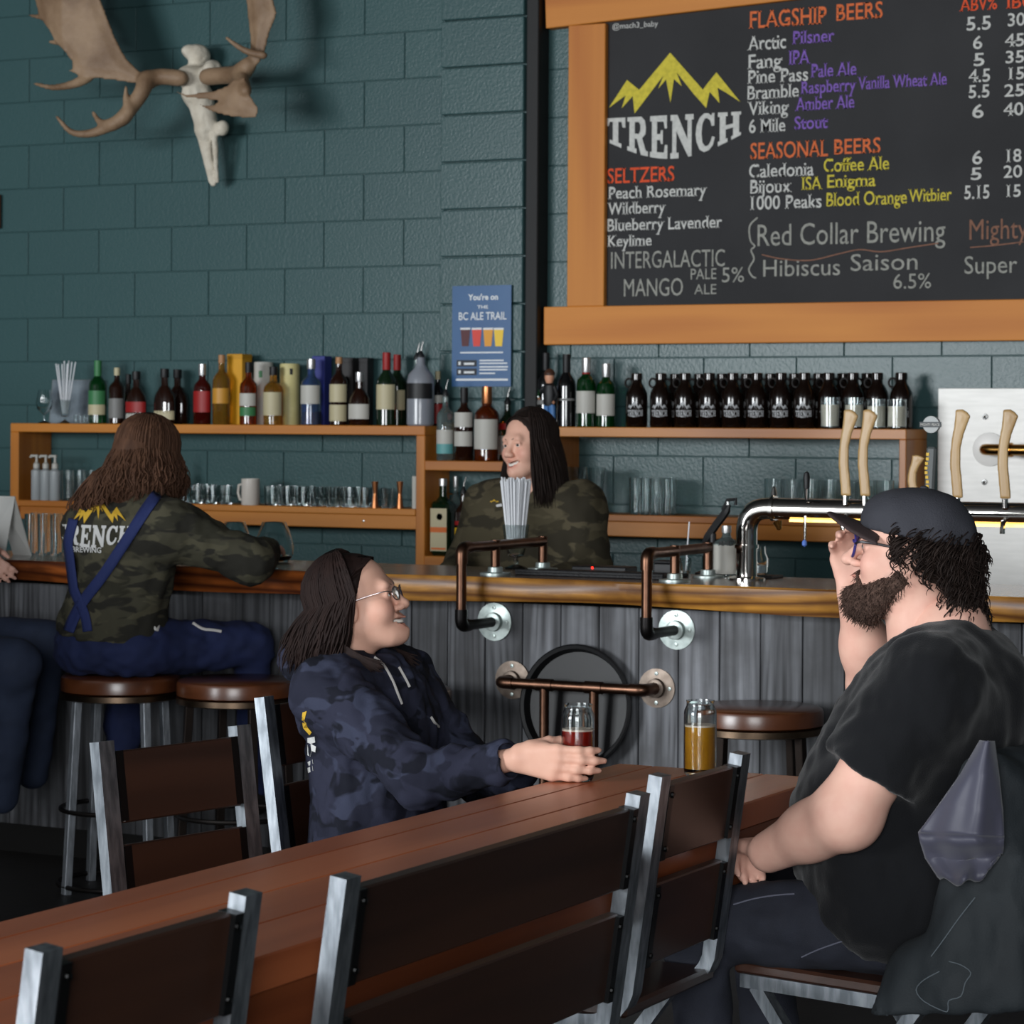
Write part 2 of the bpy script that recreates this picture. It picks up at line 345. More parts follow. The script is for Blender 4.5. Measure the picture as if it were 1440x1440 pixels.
# slab letters of the brewery logo, unit square each
LOGO = {
 'T': [[(0,1),(1,1),(1,.68),(.86,.68),(.8,.86),(.64,.86),(.64,.14),(.8,.14),(.8,0),(.2,0),(.2,.14),(.36,.14),(.36,.86),(.2,.86),(.14,.68),(0,.68)]],
 'R': [[(0,0),(.45,0),(.45,.13),(.36,.13),(.36,.4),(.46,.4),(.66,0),(1,0),(1,.13),(.9,.13),(.72,.44),(.88,.55),(.9,.72),(.84,.9),(.68,1),(0,1),(0,.87),(.1,.87),(.1,.13),(0,.13)],[(.36,.54),(.36,.86),(.56,.86),(.63,.78),(.63,.64),(.56,.54)]],
 'E': [[(0,0),(.95,0),(.95,.32),(.82,.32),(.76,.14),(.38,.14),(.38,.43),(.55,.43),(.6,.34),(.7,.34),(.7,.66),(.6,.66),(.55,.57),(.38,.57),(.38,.86),(.74,.86),(.8,.7),(.92,.7),(.92,1),(0,1),(0,.87),(.1,.87),(.1,.13),(0,.13)]],
 'N': [[(0,0),(.36,0),(.36,.13),(.26,.13),(.26,.62),(.78,0),(.92,0),(.92,.87),(1,.87),(1,1),(.64,1),(.64,.87),(.74,.87),(.74,.42),(.3,1),(0,1),(0,.87),(.08,.87),(.08,.13),(0,.13)]],
 'C': [[(.96,.3),(.86,.1),(.66,0),(.42,0),(.2,.1),(.05,.3),(.0,.5),(.05,.72),(.2,.9),(.42,1),(.62,1),(.78,.93),(.82,1),(.93,1),(.93,.64),(.8,.64),(.72,.8),(.58,.87),(.46,.87),(.34,.74),(.29,.5),(.34,.26),(.48,.14),(.64,.14),(.76,.24),(.82,.36)]],
 'H': [[(0,0),(.42,0),(.42,.13),(.34,.13),(.34,.43),(.66,.43),(.66,.13),(.58,.13),(.58,0),(1,0),(1,.13),(.92,.13),(.92,.87),(1,.87),(1,1),(.58,1),(.58,.87),(.66,.87),(.66,.57),(.34,.57),(.34,.87),(.42,.87),(.42,1),(0,1),(0,.87),(.08,.87),(.08,.13),(0,.13)]]}
PEAK = [(0,.12),(.14,.58),(.235,.4),(.47,1),(.72,.34),(.745,.42),(.82,.62),(1,.1),(.9,.26),(.83,.36),(.845,.1),(.77,.3),(.745,.03),(.65,.28),(.52,.66),(.56,.42),(.5,.55),(.475,.15),(.44,.55),(.38,.4),(.42,.62),(.2,.0),(.185,.3),(.1,.1),(.13,.32)]
def fill2d(loops, sub=None):
    """triangulated 2D fill of closed loops with holes; long edges split when sub is set"""
    bm = bmesh.new()
    for lp in loops:
        vs = []
        n = len(lp)
        for i in range(n):
            a, b = lp[i], lp[(i+1) % n]
            k = 1 if not sub else max(1, int(math.hypot(b[0]-a[0], b[1]-a[1])/sub))
            for j in range(k): vs.append(bm.verts.new((a[0]+(b[0]-a[0])*j/k, a[1]+(b[1]-a[1])*j/k, 0)))
        for i in range(len(vs)): bm.edges.new((vs[i], vs[(i+1) % len(vs)]))
    bmesh.ops.triangle_fill(bm, use_beauty=True, edges=bm.edges[:])
    bm.verts.index_update()
    V = [v.co.copy() for v in bm.verts]; Fc = [tuple(v.index for v in f.verts) for f in bm.faces]; bm.free(); return V, Fc
# ================================================================ setting
WALL = 10.16
M_paint = mat('teal_block_paint', (55,84,85), 0.33, var=0.3, vscale=1.3, col2=(49,76,79), bump=0.14, bscale=90, rand=0.015, spec=0.5)
M_mortar = mat('teal_mortar_paint', (50,78,79), 0.4, bump=0.2, bscale=120)
M_floor = mat('dark_concrete_floor', (52,50,48), 0.45, var=0.6, vscale=2.5, col2=(34,32,31), bump=0.1, bscale=30)
M_dim = mat('dim_room_paint', (92,96,98), 0.8, var=0.2, vscale=1)
M_ceil = mat('dark_ceiling_paint', (60,60,62), 0.8, var=0.2, vscale=1)
def struct(name, mb, m, angle=35):
    o = link(name, mb.mesh(name, angle), m); tag(o, kind='structure'); return o
struct('floor', MB().box((-4, 3.4, -0.05), (15, 14, 0.1)), M_floor)
struct('ceiling', MB().box((-4, 3.4, 4.45), (15, 14, 0.1)), M_ceil)
struct('wall_left', MB().box((-11.45, 3.4, 2.2), (0.1, 14, 4.4)), M_dim)
struct('wall_right', MB().box((3.45, 3.4, 2.2), (0.1, 14, 4.4)), M_dim)
wf = MB()                     # wall behind the camera with two window openings
for x0, x1, z0, z1 in ((-11.4,-10.4,0,4.4),(-6.0,-1.5,0,4.4),(2.7,3.4,0,4.4),(-10.4,-6.0,0,0.9),(-10.4,-6.0,3.7,4.4),(-1.5,2.7,0,0.9),(-1.5,2.7,3.7,4.4)):
    wf.box(((x0+x1)/2, -3.5, (z0+z1)/2), (x1-x0, 0.2, z1-z0))
struct('wall_front', wf, M_dim)
struct('wall_added_shade', MB().box((-8.4, 4.7, 0.74), (6.0, 0.14, 1.48), bev=0.004), M_dim)   # unseen half-height wall, added left of the view to shade the bar front
wall = struct('wall_back', MB().box((-4, WALL+0.115, 2.2), (15, 0.22, 4.4)), M_mortar)
# painted concrete blocks: 400 x 200 mm modules in running bond, one object each
bm_ = MB().box((0,0,0), (0.4036, 0.03, 0.2004), bev=0.0025).mesh('block')
for k in range(4, 18):
    off = -6.66 if k % 2 else -6.66+0.2032
    n0 = -6
    for n in range(-5, 11):
        xc = off+(n+0.5)*0.4064
        if xc < -8.75 or xc > -2.2: continue
        dy = random.uniform(-0.0006, 0.0006)
        link('block', bm_, M_paint, wall, (xc, WALL+0.0128+dy, 0.2032*k-0.008+0.1016))
pm_ = MB().box((0,0,0), (0.40, 0.05, 0.1975), bev=0.004).mesh('pilaster_block')
for k in range(4, 18):
    link('pilaster_block', pm_, M_paint, wall, (-5.448, WALL-0.01, 0.2032*k+0.022+0.1016))
M_black_steel = mat('black_painted_steel', (13,13,14), 0.6, var=0.3, vscale=20, col2=(20,20,20))
col_ = struct('trim_1', MB().box((-5.173, 10.11, 2.2), (0.058, 0.1, 4.4), bev=0.004), M_black_steel)
# ================================================================ wooden shelves
M_fir = wood('fir_shelf_wood', (158,88,24), (206,134,50), 'X', 4.0, 0.45, 0.15, 0.08, 3, 0.8, 0.1, knots=True)
M_firz = wood('fir_upright_wood', (158,88,24), (206,134,50), 'Z', 4.0, 0.45, 0.15, 0.08, 3, 0.8, 0.1, knots=True)
SY0, SY1 = WALL-0.25, WALL-0.003
def board(x0,x1,y0,y1,z0,z1): return MB().box(((x0+x1)/2,(y0+y1)/2,(z0+z1)/2),(x1-x0,y1-y0,z1-z0),bev=0.003)
UP, LO = 1.533, 1.181
s1 = thing('wall_shelf', (-6.7, 10.03, 1.1), 'long two-tier wooden wall shelf crowded with whisky bottles and boxes', 'shelf')
part('shelf_board', board(-7.783,-5.596,SY0,SY1,UP-0.04,UP), M_fir, s1)
part('shelf_board', board(-7.735,-5.64,SY0,SY1,LO-0.028,LO), M_fir, s1)
part('apron', board(-7.735,-5.64,SY0+0.012,SY0+0.034,1.094,LO-0.028), M_fir, s1)
part('end_panel', board(-7.783,-7.735,SY0,SY1,1.094,UP-0.04), M_firz, s1)
part('screw', MB().lathe([(0,0),(0.006,0),(0.005,0.004),(0,0.005)], (-5.9,SY0+0.012,1.125), 8, (0,-1,0)), metal('zinc_screw',(190,190,190),0.3,0), s1)
s2 = thing('cubby_shelf', (-5.3, 10.03, 0.94), 'tall wooden cubby shelf between the two long wall shelves', 'shelf')
part('side_panel', board(-5.638,-5.595,SY0,SY1,0.943,UP-0.04), M_firz, s2)
part('side_panel', board(-5.03,-4.99,SY0,SY1,0.943,UP-0.04), M_firz, s2)
part('shelf_board', board(-5.595,-5.03,SY0,SY1,1.346,1.387), M_fir, s2)
part('shelf_board', board(-5.595,-5.03,SY0,SY1,0.943,0.985), M_fir, s2)
s3 = thing('wall_shelf', (-4.2, 10.03, 1.1), 'two-tier wooden wall shelf carrying a row of dark growlers', 'shelf')
part('shelf_board', board(-4.99,-3.466,SY0,SY1,UP-0.04,UP), M_fir, s3)
part('shelf_board', board(-4.99,-3.495,SY0,SY1,1.15,1.178), M_fir, s3)
part('apron', board(-4.99,-3.495,SY0+0.012,SY0+0.034,1.089,1.15), M_fir, s3)
part('end_panel', board(-3.495,-3.466,SY0,SY1,1.089,UP-0.04), M_firz, s3)
# ================================================================ menu board
M_frx = wood('board_frame_wood', (168,90,24), (212,138,54), 'X', 3.0, 0.6, 0.0, 0.05, 2.5, 0.7, 0.15, knots=True)
M_frz = wood('board_frame_upright_wood', (168,90,24), (212,138,54), 'Z', 3.0, 0.6, 0.0, 0.05, 2.5, 0.7, 0.15, knots=True)
M_chalkb = mat('chalkboard_black', (40,40,42), 0.8, var=0.5, vscale=2.2, col2=(54,54,56))
mb_ = thing('menu_board', (-3.8, 10.13, 1.88), 'large chalkboard beer menu in a thick orange wooden frame', 'menu board')
part('chalkboard', board(-4.87,-1.6,10.128,10.158,2.02,3.36), M_chalkb, mb_)
part('frame_rail', board(-5.133,-1.5,10.1,10.157,1.877,2.036), M_frx, mb_)
part('frame_rail', MB().box((-3.32,10.127,3.365),(3.63,0.058,0.165),Matrix.Rotation(-0.042,3,'Y'),bev=0.003), M_frx, mb_)
part('frame_stile', board(-5.025,-4.854,10.1,10.157,2.036,3.212), M_frz, mb_)
CH = {'w': mat('chalk_white',(205,205,200),0.9,var=0.35,vscale=60,col2=(150,150,150)), 'o': mat('chalk_orange',(222,112,64),0.9,var=0.3,vscale=60),
      'r': mat('chalk_red_orange',(232,88,50),0.9,var=0.3,vscale=60), 'p': mat('chalk_purple',(132,98,186),0.9,var=0.35,vscale=60),
      'y': mat('chalk_yellow',(212,196,70),0.9,var=0.3,vscale=60), 'g': mat('chalk_grey',(160,160,152),0.9,var=0.45,vscale=60,col2=(105,105,100)),
      'b': mat('chalk_faded_rust',(140,100,82),0.9,var=0.4,vscale=60)}
BY = 10.1265
def btext(s, px0, py0, px1, cap, c, bold=0.009, serif=True):
    a = aty(px0, py0, BY); b = aty(px1, py0, BY); h = a.z-aty(px0, py0+cap, BY).z
    part('lettering', fit_text(s, a.x, b.x, a.z, h, BY, bold, serif), CH[c], mb_, 0)
for row in (('FLAGSHIP',1054,40,1163,25,'o'),('BEERS',1177,29,1242,24,'o'),('Arctic',1052,71,1106,21,'w'),('Pilsner',1115,62,1174,19,'p'),
    ('Fang',1052,97,1101,21,'w'),('IPA',1110,91,1140,21,'p'),('Pine Pass',1052,118,1137,20,'w'),('Pale Ale',1141,109,1205,20,'p'),
    ('Bramble',1052,140,1124,20,'w'),('Raspberry',1127,132,1205,19,'p'),('Vanilla Wheat Ale',1207,126,1332,19,'p'),('Viking',1052,162,1110,20,'w'),('Amber Ale',1119,156,1202,20,'p'),
    ('6 Mile',1054,187,1105,20,'w'),('Stout',1118,182,1165,19,'p'),('SEASONAL',1056,224,1165,24,'o'),('BEERS',1174,217,1239,22,'o'),
    ('Caledonia',1054,250,1145,20,'w'),('Coffee Ale',1159,242,1251,20,'y'),('Bijoux',1056,272,1114,20,'w'),('ISA',1128,267,1157,19,'y'),('Enigma',1164,264,1232,19,'y'),
    ('1000 Peaks',1056,295,1156,20,'w'),('Blood Orange',1163,290,1276,20,'y'),('Witbier',1278,284,1339,19,'y'),
    ('SELTZERS',855,258,949,22,'r'),('Peach Rosemary',856,280,995,18,'w'),('Wildberry',855,302,937,18,'w'),('Blueberry Lavender',855,325,1016,18,'w'),('Keylime',855,347,917,17,'w'),
    ('ABV%',1350,16,1403,20,'r'),('IBU',1416,12,1456,20,'r'),('5.5',1360,43,1394,20,'w'),('6',1369,69,1382,19,'w'),('5',1370,93,1385,19,'w'),('4.5',1363,116,1393,19,'w'),('5.5',1363,138,1392,19,'w'),('6',1368,166,1384,20,'w'),
    ('30',1418,37,1442,19,'w'),('45',1414,66,1441,19,'w'),('35',1415,89,1441,18,'w'),('15',1419,112,1441,18,'w'),('25',1413,136,1441,18,'w'),('40',1412,163,1440,19,'w'),
    ('6',1368,231,1382,20,'w'),('18',1416,228,1437,19,'w'),('5',1366,253,1381,18,'w'),('20',1412,250,1438,18,'w'),('5.15',1357,280,1392,20,'w'),('15',1416,277,1436,18,'w')):
    btext(*row)
for row in (('INTERGALACTIC',860,378,1020,25,'g'),('MANGO',878,417,961,26,'g'),('PALE',972,393,1008,16,'g'),('ALE',977,414,1008,15,'g'),('5%',1016,397,1047,22,'g'),
    ('Red Collar Brewing',1066,346,1330,32,'g'),('Hibiscus',1074,389,1182,25,'g'),('Saison',1197,381,1291,25,'g'),('6.5%',1257,406,1310,22,'g'),('Mighty',1364,337,1446,30,'b'),('Super',1357,385,1431,26,'g'),
    ('@mach3_baby',862,41,926,8,'w')):
    btext(*row, bold=0.0, serif=False)
def bline(pts, r, c):
    P = smooth_path([aty(x,y,BY) for x,y in pts], 5); part('lettering', MB().tube(P, r, 4, flat=0.3, up=(0,1,0)), CH[c], mb_, 0)
bline([(1066,306),(1055,318),(1056,338),(1062,346),(1057,352),(1061,364),(1054,378),(1058,388),(1064,391)], 0.0035, 'g')
bline([(1072,358),(1100,364),(1140,366),(1180,357),(1210,351),(1240,354),(1280,348),(1320,342)], 0.0025, 'b')
bline([(1365,348),(1400,345),(1440,340)], 0.0025, 'b')
# brewery logo painted on the board
def logo_peak(fn, m, parent, name='logo'):
    V, Fc = fill2d([PEAK]); k = MB().add([fn(v.x, v.y) for v in V], Fc); return part(name, k, m, parent, 0)
def logo_word(fn, m, parent, word='TRENCH', name='logo'):
    k = MB(); n = len(word); wds = {'N':1.1,'R':1.0,'E':.88,'T':.95,'C':.95,'H':1.08}; tot = sum(wds[c] for c in word)+0.1*(n-1); x = 0
    for c in word:
        V, Fc = fill2d(LOGO[c], 0.2); k.add([fn((x+v.x*wds[c])/tot, v.y) for v in V], Fc); x += wds[c]+0.1
    return part(name, k, m, parent, 0)
def board_uv(px0, py0, px1, py1):
    a = aty(px0,py0,BY-0.001); b = aty(px1,py1,BY-0.001)
    return lambda u, v: (a.x+(b.x-a.x)*u, BY-0.001, a.z+(b.z-a.z)*v)
pk = aty(857,157,BY); pk2 = aty(1042,146,BY); pt = aty(945,74,BY)
logo_peak(lambda u, v: (pk.x+(pk2.x-pk.x)*u, BY-0.001, pk.z-0.0+(pt.z-pk.z)*(v*1.06-0.06)), CH['y'], mb_)
wa = aty(853,167,BY); wb = aty(1043,150,BY)
def wordmap(u, v):       # flat top edge, bottom bowed down in the middle
    top = wa.z+(wb.z-wa.z)*0.05; hh = 0.095+0.085*math.sin(math.pi*min(max(u,0),1)) 
    return (wa.x+(wb.x-wa.x)*u, BY-0.001, top-hh*(1-v))
logo_word(wordmap, CH['w'], mb_)
# ================================================================ poster
M_poster = mat('poster_blue', (40,86,134), 0.35, var=0.25, vscale=6, col2=(58,104,146))
po = thing('poster', (-5.435, 10.12, 1.7), 'blue ale trail poster with four coloured beer glasses taped to the wall', 'poster')
PY = 10.1085
part('sheet', MB().box((-5.435, 10.112, 1.917), (0.285, 0.004, 0.43)), M_poster, po)
M_pw = mat('poster_white_print', (225,228,230), 0.6); PM = {'k': mat('poster_maroon',(80,28,34),0.5), 'r': mat('poster_red',(214,64,52),0.5), 'o': mat('poster_amber',(222,152,44),0.5), 'y': mat('poster_yellow',(236,196,56),0.5), 'd': mat('poster_dark',(18,26,40),0.5)}
def ptext(s, px0, py, px1, cap, bold=0.01):
    a = aty(px0,py,PY); b = aty(px1,py,PY); part('print', fit_text(s, a.x, b.x, a.z, cap*a.y/FPX*1.05, PY, bold), M_pw, po, 0)
ptext("You're on", 659,422,701,9, 0.03); ptext('THE', 672,434,687,5, 0.02); ptext('BC ALE TRAIL', 646,450,713,12)
for px, c in ((655,'k'),(671,'r'),(687,'o'),(702,'y')):
    a = aty(px,487,PY); t = aty(px,461,PY); h = t.z-a.z
    part('print', MB().add([(a.x-0.016,PY,a.z),(a.x+0.016,PY,a.z),(a.x+0.024,PY,t.z),(a.x-0.024,PY,t.z)],[(0,1,2,3)]), PM[c], po, 0)
    part('print', MB().add([(a.x-0.024,PY-.0005,t.z-.008),(a.x+0.024,PY-.0005,t.z-.008),(a.x+0.024,PY-.0005,t.z),(a.x-0.024,PY-.0005,t.z)],[(0,1,2,3)]), M_pw, po, 0)
for py, x0, x1, hh in ((496,648,708,2),(507,675,709,2),(511,675,714,2),(516,675,715,2),(520,675,714,2),(525,675,697,2),(534,642,715,3)):
    a = aty(x0,py,PY); b = aty(x1,py,PY); part('print', MB().box(((a.x+b.x)/2,PY,a.z),(b.x-a.x,0.0004,hh*0.0029)), M_pw, po, 0)
for py in (511,523):
    a = aty(643,py,PY); b = aty(671,py,PY); part('print', MB().box(((a.x+b.x)/2,PY,a.z),(b.x-a.x,0.0004,0.028)), PM['d'], po, 0)
    part('print', MB().box((a.x+0.014,PY-.0006,a.z),(0.011,0.0004,0.014)), M_pw, po, 0); part('print', MB().box(((a.x+b.x)/2+0.012,PY-.0006,a.z-0.002),(0.05,0.0004,0.009)), M_pw, po, 0)
# sliver of a framed sign at the far left of the wall
sg = thing('wall_sign', (-8.2, 10.13, 2.4), 'brown wooden sign hung on the teal wall beyond the moose skull', 'sign')
part('sign_board', board(-8.45,-8.03,10.115,10.145,2.45,2.61), wood('sign_wood',(92,44,24),(130,66,36),'X',4), sg)
part('hanger', MB().tube([(-8.1,10.14,2.45),(-8.1,10.14,2.3)],0.005,6), M_black_steel, sg)
# ================================================================ bar counter
BARF, BARTOP = 7.74, 1.055
M_barn = grain('grey_barnwood', [(30,30,33),(124,126,131)], 'Z', 11.0, 22.0, 0.7, 0.0, 0.4, (0.6,(50,49,50)), 0.16, 0.25, 'X', True)
M_dark = mat('dark_bar_carcass', (20,19,18), 0.8)
br = thing('bar_counter', (-4, BARF+0.1, 0), 'bar front clad in vertical grey barnwood planks', 'bar')
part('carcass', MB().box((-4.1, BARF+0.19, 0.48), (5.9, 0.32, 0.96)), M_dark, br)
part('kick_board', MB().box((-4.1, BARF+0.018, 0.05), (5.9, 0.02, 0.1)), M_dark, br)
plank_me = [MB().box((0,0,0), (wd, 0.022, 0.865), bev=0.002).mesh('plank') for wd in (0.1355, 0.1335)]
for i in range(-17, 25):
    x = -4.0+(i+0.5)*0.1382-0.004
    if x < -7.0 or x > -1.2: continue
    link('plank', plank_me[i % 2], M_barn, br, Vector((x, BARF+0.011+random.uniform(-.003,.003), 0.5325))-br.location)
M_slabtop = wood('slab_top_varnish', (70,46,32), (118,80,52), 'X', 3.0, 0.22, 0.5, 0.05, 4, 0.8, 0.05)
M_edge_g = grain('slab_edge_gold', [(92,52,16),(196,138,58)], 'X', 9.0, 9.0, 0.42, 0.1, 0.03, (0.75,(84,48,18)), 0.2, 0.3, 'Z')
M_edge_r = grain('slab_edge_red', [(74,32,14),(172,92,38)], 'X', 9.0, 9.0, 0.42, 0.1, 0.03, (0.75,(62,28,13)), 0.2, 0.3, 'Z')
def slab(x0, x1, seed, name, label, medge):
    o = thing(name, (x0, BARF, BARTOP-0.08), label, 'countertop'); rnd = random.Random(seed)
    n = int((x1-x0)/0.03); ph = [rnd.uniform(0,6.28) for _ in range(6)]
    V = []; F1 = []; F2 = []
    for i in range(n+1):
        x = x0+(x1-x0)*i/n
        w = 0.018*math.sin(x*2.1+ph[0])+0.012*math.sin(x*5.3+ph[1])+0.006*math.sin(x*13+ph[2])
        w2 = 0.018*math.sin(x*2.6+ph[3])+0.01*math.sin(x*7.7+ph[4])
        yf = 7.585+w; zb = BARTOP-0.078+0.007*math.sin(x*4+ph[5])
        V += [(x,8.14,BARTOP),(x,yf+0.004,BARTOP),(x,yf-0.002,BARTOP-0.006),(x,yf-0.004+w2*0.25,BARTOP-0.03),(x,yf+0.004+w2*0.6,BARTOP-0.06),(x,yf+0.014+w2*0.6,zb),(x,8.14,zb)]
    for i in range(n):
        for k in range(7):
            q = (i*7+k, i*7+(k+1)%7, (i+1)*7+(k+1)%7, (i+1)*7+k)
            (F1 if k in (0,6) else F2).append(q)
    m = MB(); m.add(V, F1+F2+[tuple(range(7)), tuple(range(n*7,n*7+7))[::-1]])
    me = m.mesh('slab', 40); me.materials.append(M_slabtop); me.materials.append(medge)
    idx = [0]*len(F1)+[1]*len(F2)+[1,1]; me.polygons.foreach_set('material_index', idx)
    part('slab', me, None, o)
    return o
slab(-7.0, -4.62, 3, 'live_edge_counter', 'reddish live-edge wooden bar slab under the camouflage-shirted customer', M_edge_r)
slab(-4.615, -1.2, 11, 'live_edge_counter', 'golden live-edge wooden bar slab beneath the tap tower', M_edge_g)
# ================================================================ pipe rails
M_copper = mat('brown_pipe_metal', (112,82,66), 0.35, 1.0, var=0.6, vscale=14, col2=(70,48,38))
M_blackpipe = mat('black_iron_pipe', (30,28,28), 0.4, 0.8)
M_galv = mat('galvanised_flange', (176,186,182), 0.4, 0.7, var=0.6, vscale=40, col2=(128,140,138))
M_oldflange = mat('weathered_flange', (124,112,102), 0.45, 0.8, var=0.6, vscale=40, col2=(84,72,64))
def flange(parent, c, axis, r, m, bolts=True):
    ax = Vector(axis)
    f = part('flange', MB().lathe([(0,0),(r,0),(r,0.006),(r*.5,0.009),(r*.48,0.024),(r*.36,0.026),(0,0.026)], c, 24, axis), m, parent)
    if bolts:
        side = ax.orthogonal().normalized(); s2_ = ax.cross(side)
        for k in range(4):
            a = math.pi/4+k*math.pi/2; p = Vector(c)+(side*math.cos(a)+s2_*math.sin(a))*r*0.74+ax*0.006
            part('bolt', MB().lathe([(0,0),(0.007,0),(0.006,0.004),(0,0.005)], p, 8, axis), M_galv, f)
    return f
def pipe_rail(x, yback, y2, label):
    o = thing('pipe_rail', (x, BARF, 0.9), label, 'pipe rail', 'service rails on the bar')
    zt, yo, r = 1.15, 7.51, 0.0165
    flange(o, (x,BARF,0.902), (0,-1,0), 0.062, M_galv)
    part('pipe', MB().tube([(x,BARF-0.02,0.902),(x,yo+0.03,0.902)], r, 12), M_blackpipe, o)
    part('elbow', MB().tube(fillet([(x,yo+0.05,0.902),(x,yo,0.902),(x,yo,0.955)],0.03,6), r*1.22, 12), M_blackpipe, o)
    part('pipe', MB().tube([(x,yo,0.945),(x,yo,zt-0.03)], r, 12), M_copper, o)
    part('elbow', MB().tube(fillet([(x,yo,zt-0.05),(x,yo,zt),(x,yo+0.05,zt)],0.03,6), r*1.22, 12), M_copper, o)
    part('pipe', MB().tube([(x,yo+0.04,zt),(x,yback,zt)], r, 12), M_copper, o)
    for k, yy in enumerate((y2, yback)):
        if yy is None: continue
        part('post', MB().tube([(x,yy,zt+0.018),(x,yy,BARTOP+0.01)], r*0.95, 12), M_copper, o)
        flange(o, (x,yy,BARTOP), (0,0,1), 0.05, M_galv, False)
pipe_rail(-4.104, 8.08, 7.74, 'brown pipe rail bracket before the tall glass of straws')
pipe_rail(-3.457, 7.98, 7.72, 'brown pipe rail bracket beside the black bottle opener')
o = thing('pipe_rail', (-3.78, BARF, 0), 'low brown pipe rail on two legs holding a round tray against the bar', 'pipe rail')
zt, yo, r = 0.716, 7.645, 0.0165
for xx in (-4.037, -3.524):
    flange(o, (xx,BARF,zt), (0,-1,0), 0.062, M_oldflange)
    part('elbow', MB().tube(fillet([(xx,BARF-0.02,zt),(xx,yo,zt),(xx+(0.05 if xx<-3.8 else -0.05),yo,zt)],0.035,6), r*1.2, 12), M_copper, o)
part('pipe', MB().tube([(-4.0,yo,zt),(-3.56,yo,zt)], r, 12), M_copper, o)
for xx in (-3.875, -3.70):
    part('tee', MB().tube([(xx-0.03,yo,zt),(xx+0.03,yo,zt)], r*1.2, 12), M_copper, o)
    part('leg', MB().tube([(xx,yo,zt),(xx,yo,0.012)], r*0.95, 12), M_copper, o)
    flange(o, (xx,yo,0.0), (0,0,1), 0.05, M_oldflange, False)
# round tray stored behind the rail
M_tray = mat('black_tray_plastic', (17,17,19), 0.5, var=0.3, vscale=20)
tr = thing('serving_tray', (-3.787, 7.69, 0.455), 'round black serving tray held upright against the barnwood bar', 'tray')
t_ax = Vector((0,-1,0.09)).normalized(); tc_ = Vector((-3.787, 7.715, 0.647))
part('tray_dish', MB().lathe([(0,0.004),(0.172,0.004),(0.182,0.03),(0.192,0.034),(0.197,0.03),(0.186,0.0),(0.17,-0.004),(0,-0.004)], tc_, 48, t_ax), M_tray, tr)
# ================================================================ bar stools
M_seatw = wood('stool_seat_wood', (60,30,16), (104,58,32), 'X', 5.0, 0.3, 0.4, 0.1, 3, 0.9, 0.1)
M_bronze = mat('seat_band_metal', (110,92,76), 0.35, 1.0, var=0.4, vscale=30)
M_steel = mat('brushed_steel', (190,196,204), 0.42, 0.6, var=0.6, vscale=14, col2=(112,118,124), stretch=(6,6,1))
M_darkleg = mat('dark_stool_leg', (52,44,40), 0.45, 0.8, var=0.3, vscale=30)
M_ringm = mat('dark_foot_ring', (60,56,54), 0.4, 0.9)
def stool(x, y, label, mleg, rz=0.2, R=0.197, H=0.71):
    o = thing('bar_stool', (x,y,0), label, 'stool', 'stools along the bar', rz)
    lpart('seat', MB().lathe([(0,H),(R-0.012,H),(R-0.003,H-0.006),(R,H-0.014),(R,H-0.05),(R-0.006,H-0.054),(0,H-0.054)], seg=40), M_seatw, o)
    lpart('seat_band', MB().lathe([(0,H-0.054),(R-0.012,H-0.054),(R+0.002,H-0.058),(R+0.002,H-0.076),(R-0.01,H-0.08),(0,H-0.08)], seg=40), M_bronze, o)
    for k in range(4):
        a = math.pi/4+k*math.pi/2; c, s = math.cos(a), math.sin(a)
        lpart('leg', MB().bar((c*(R-0.035),s*(R-0.035),H-0.08), (c*(R+0.0),s*(R+0.0),0.0), 0.026, 0.026, (c,s,0), 0.002), mleg, o)
    for nm, z, rr in (('foot_ring',0.27,R-0.003),('floor_ring',0.025,R+0.005)):
        lpart(nm, MB().tube([(math.cos(t)*rr, math.sin(t)*rr, z) for t in [k*math.pi/16 for k in range(33)]], 0.008, 8, False), M_ringm, o)
    return o
stool(-5.27, 7.30, 'steel-legged bar stool under the customer in blue overalls', M_steel, 0.35)
stool(-4.85, 7.36, 'empty bar stool with dark legs behind the woman with glasses', M_darkleg, 0.1)
stool(-3.065, 7.45, 'empty bar stool with dark legs beside the man in the cap', M_darkleg, 0.5)
stool(-4.30, 7.40, 'empty bar stool with dark legs close to the low pipe rail', M_darkleg, 0.9)
# ================================================================ table
M_tabletop = wood('table_wood', (146,74,44), (198,114,70), 'Y', 3.5, 0.38, 0.25, 0.07, 3, 0.8, 0.1)
tb = thing('dining_table', (-2.42, 3.9, 0), 'long narrow reddish brown wooden table with two beers on it', 'table')
TX0, TX1, TY0, TY1, TZ = -2.675, -2.165, 1.9, 5.66, 0.76
gx = [TX0, -2.585, -2.455, -2.31, TX1]
for a, b in zip(gx[:-1], gx[1:]):
    part('plank', MB().box(((a+b)/2,(TY0+TY1)/2,TZ-0.0275),(b-a-0.0015,TY1-TY0,0.055),bev=0.003), M_tabletop, tb)
M_apron = wood('table_apron_wood', (104,50,28), (156,84,44), 'Y', 3.5, 0.45, 0.2, 0.05)
for xx in (TX0+0.02, TX1-0.02): part('apron', MB().box((xx,(TY0+TY1)/2,TZ-0.11),(0.03,TY1-TY0-0.06,0.108)), M_apron, tb)
part('apron', MB().box(((TX0+TX1)/2,TY1-0.045,TZ-0.11),(TX1-TX0-0.07,0.03,0.108)), M_apron, tb)
for yy in (TY0+0.25, TY1-0.085):
    for xx in (TX0+0.09, TX1-0.09): part('leg', MB().box((xx,yy,(TZ-0.055)/2),(0.06,0.06,TZ-0.055),bev=0.003), M_black_steel, tb)
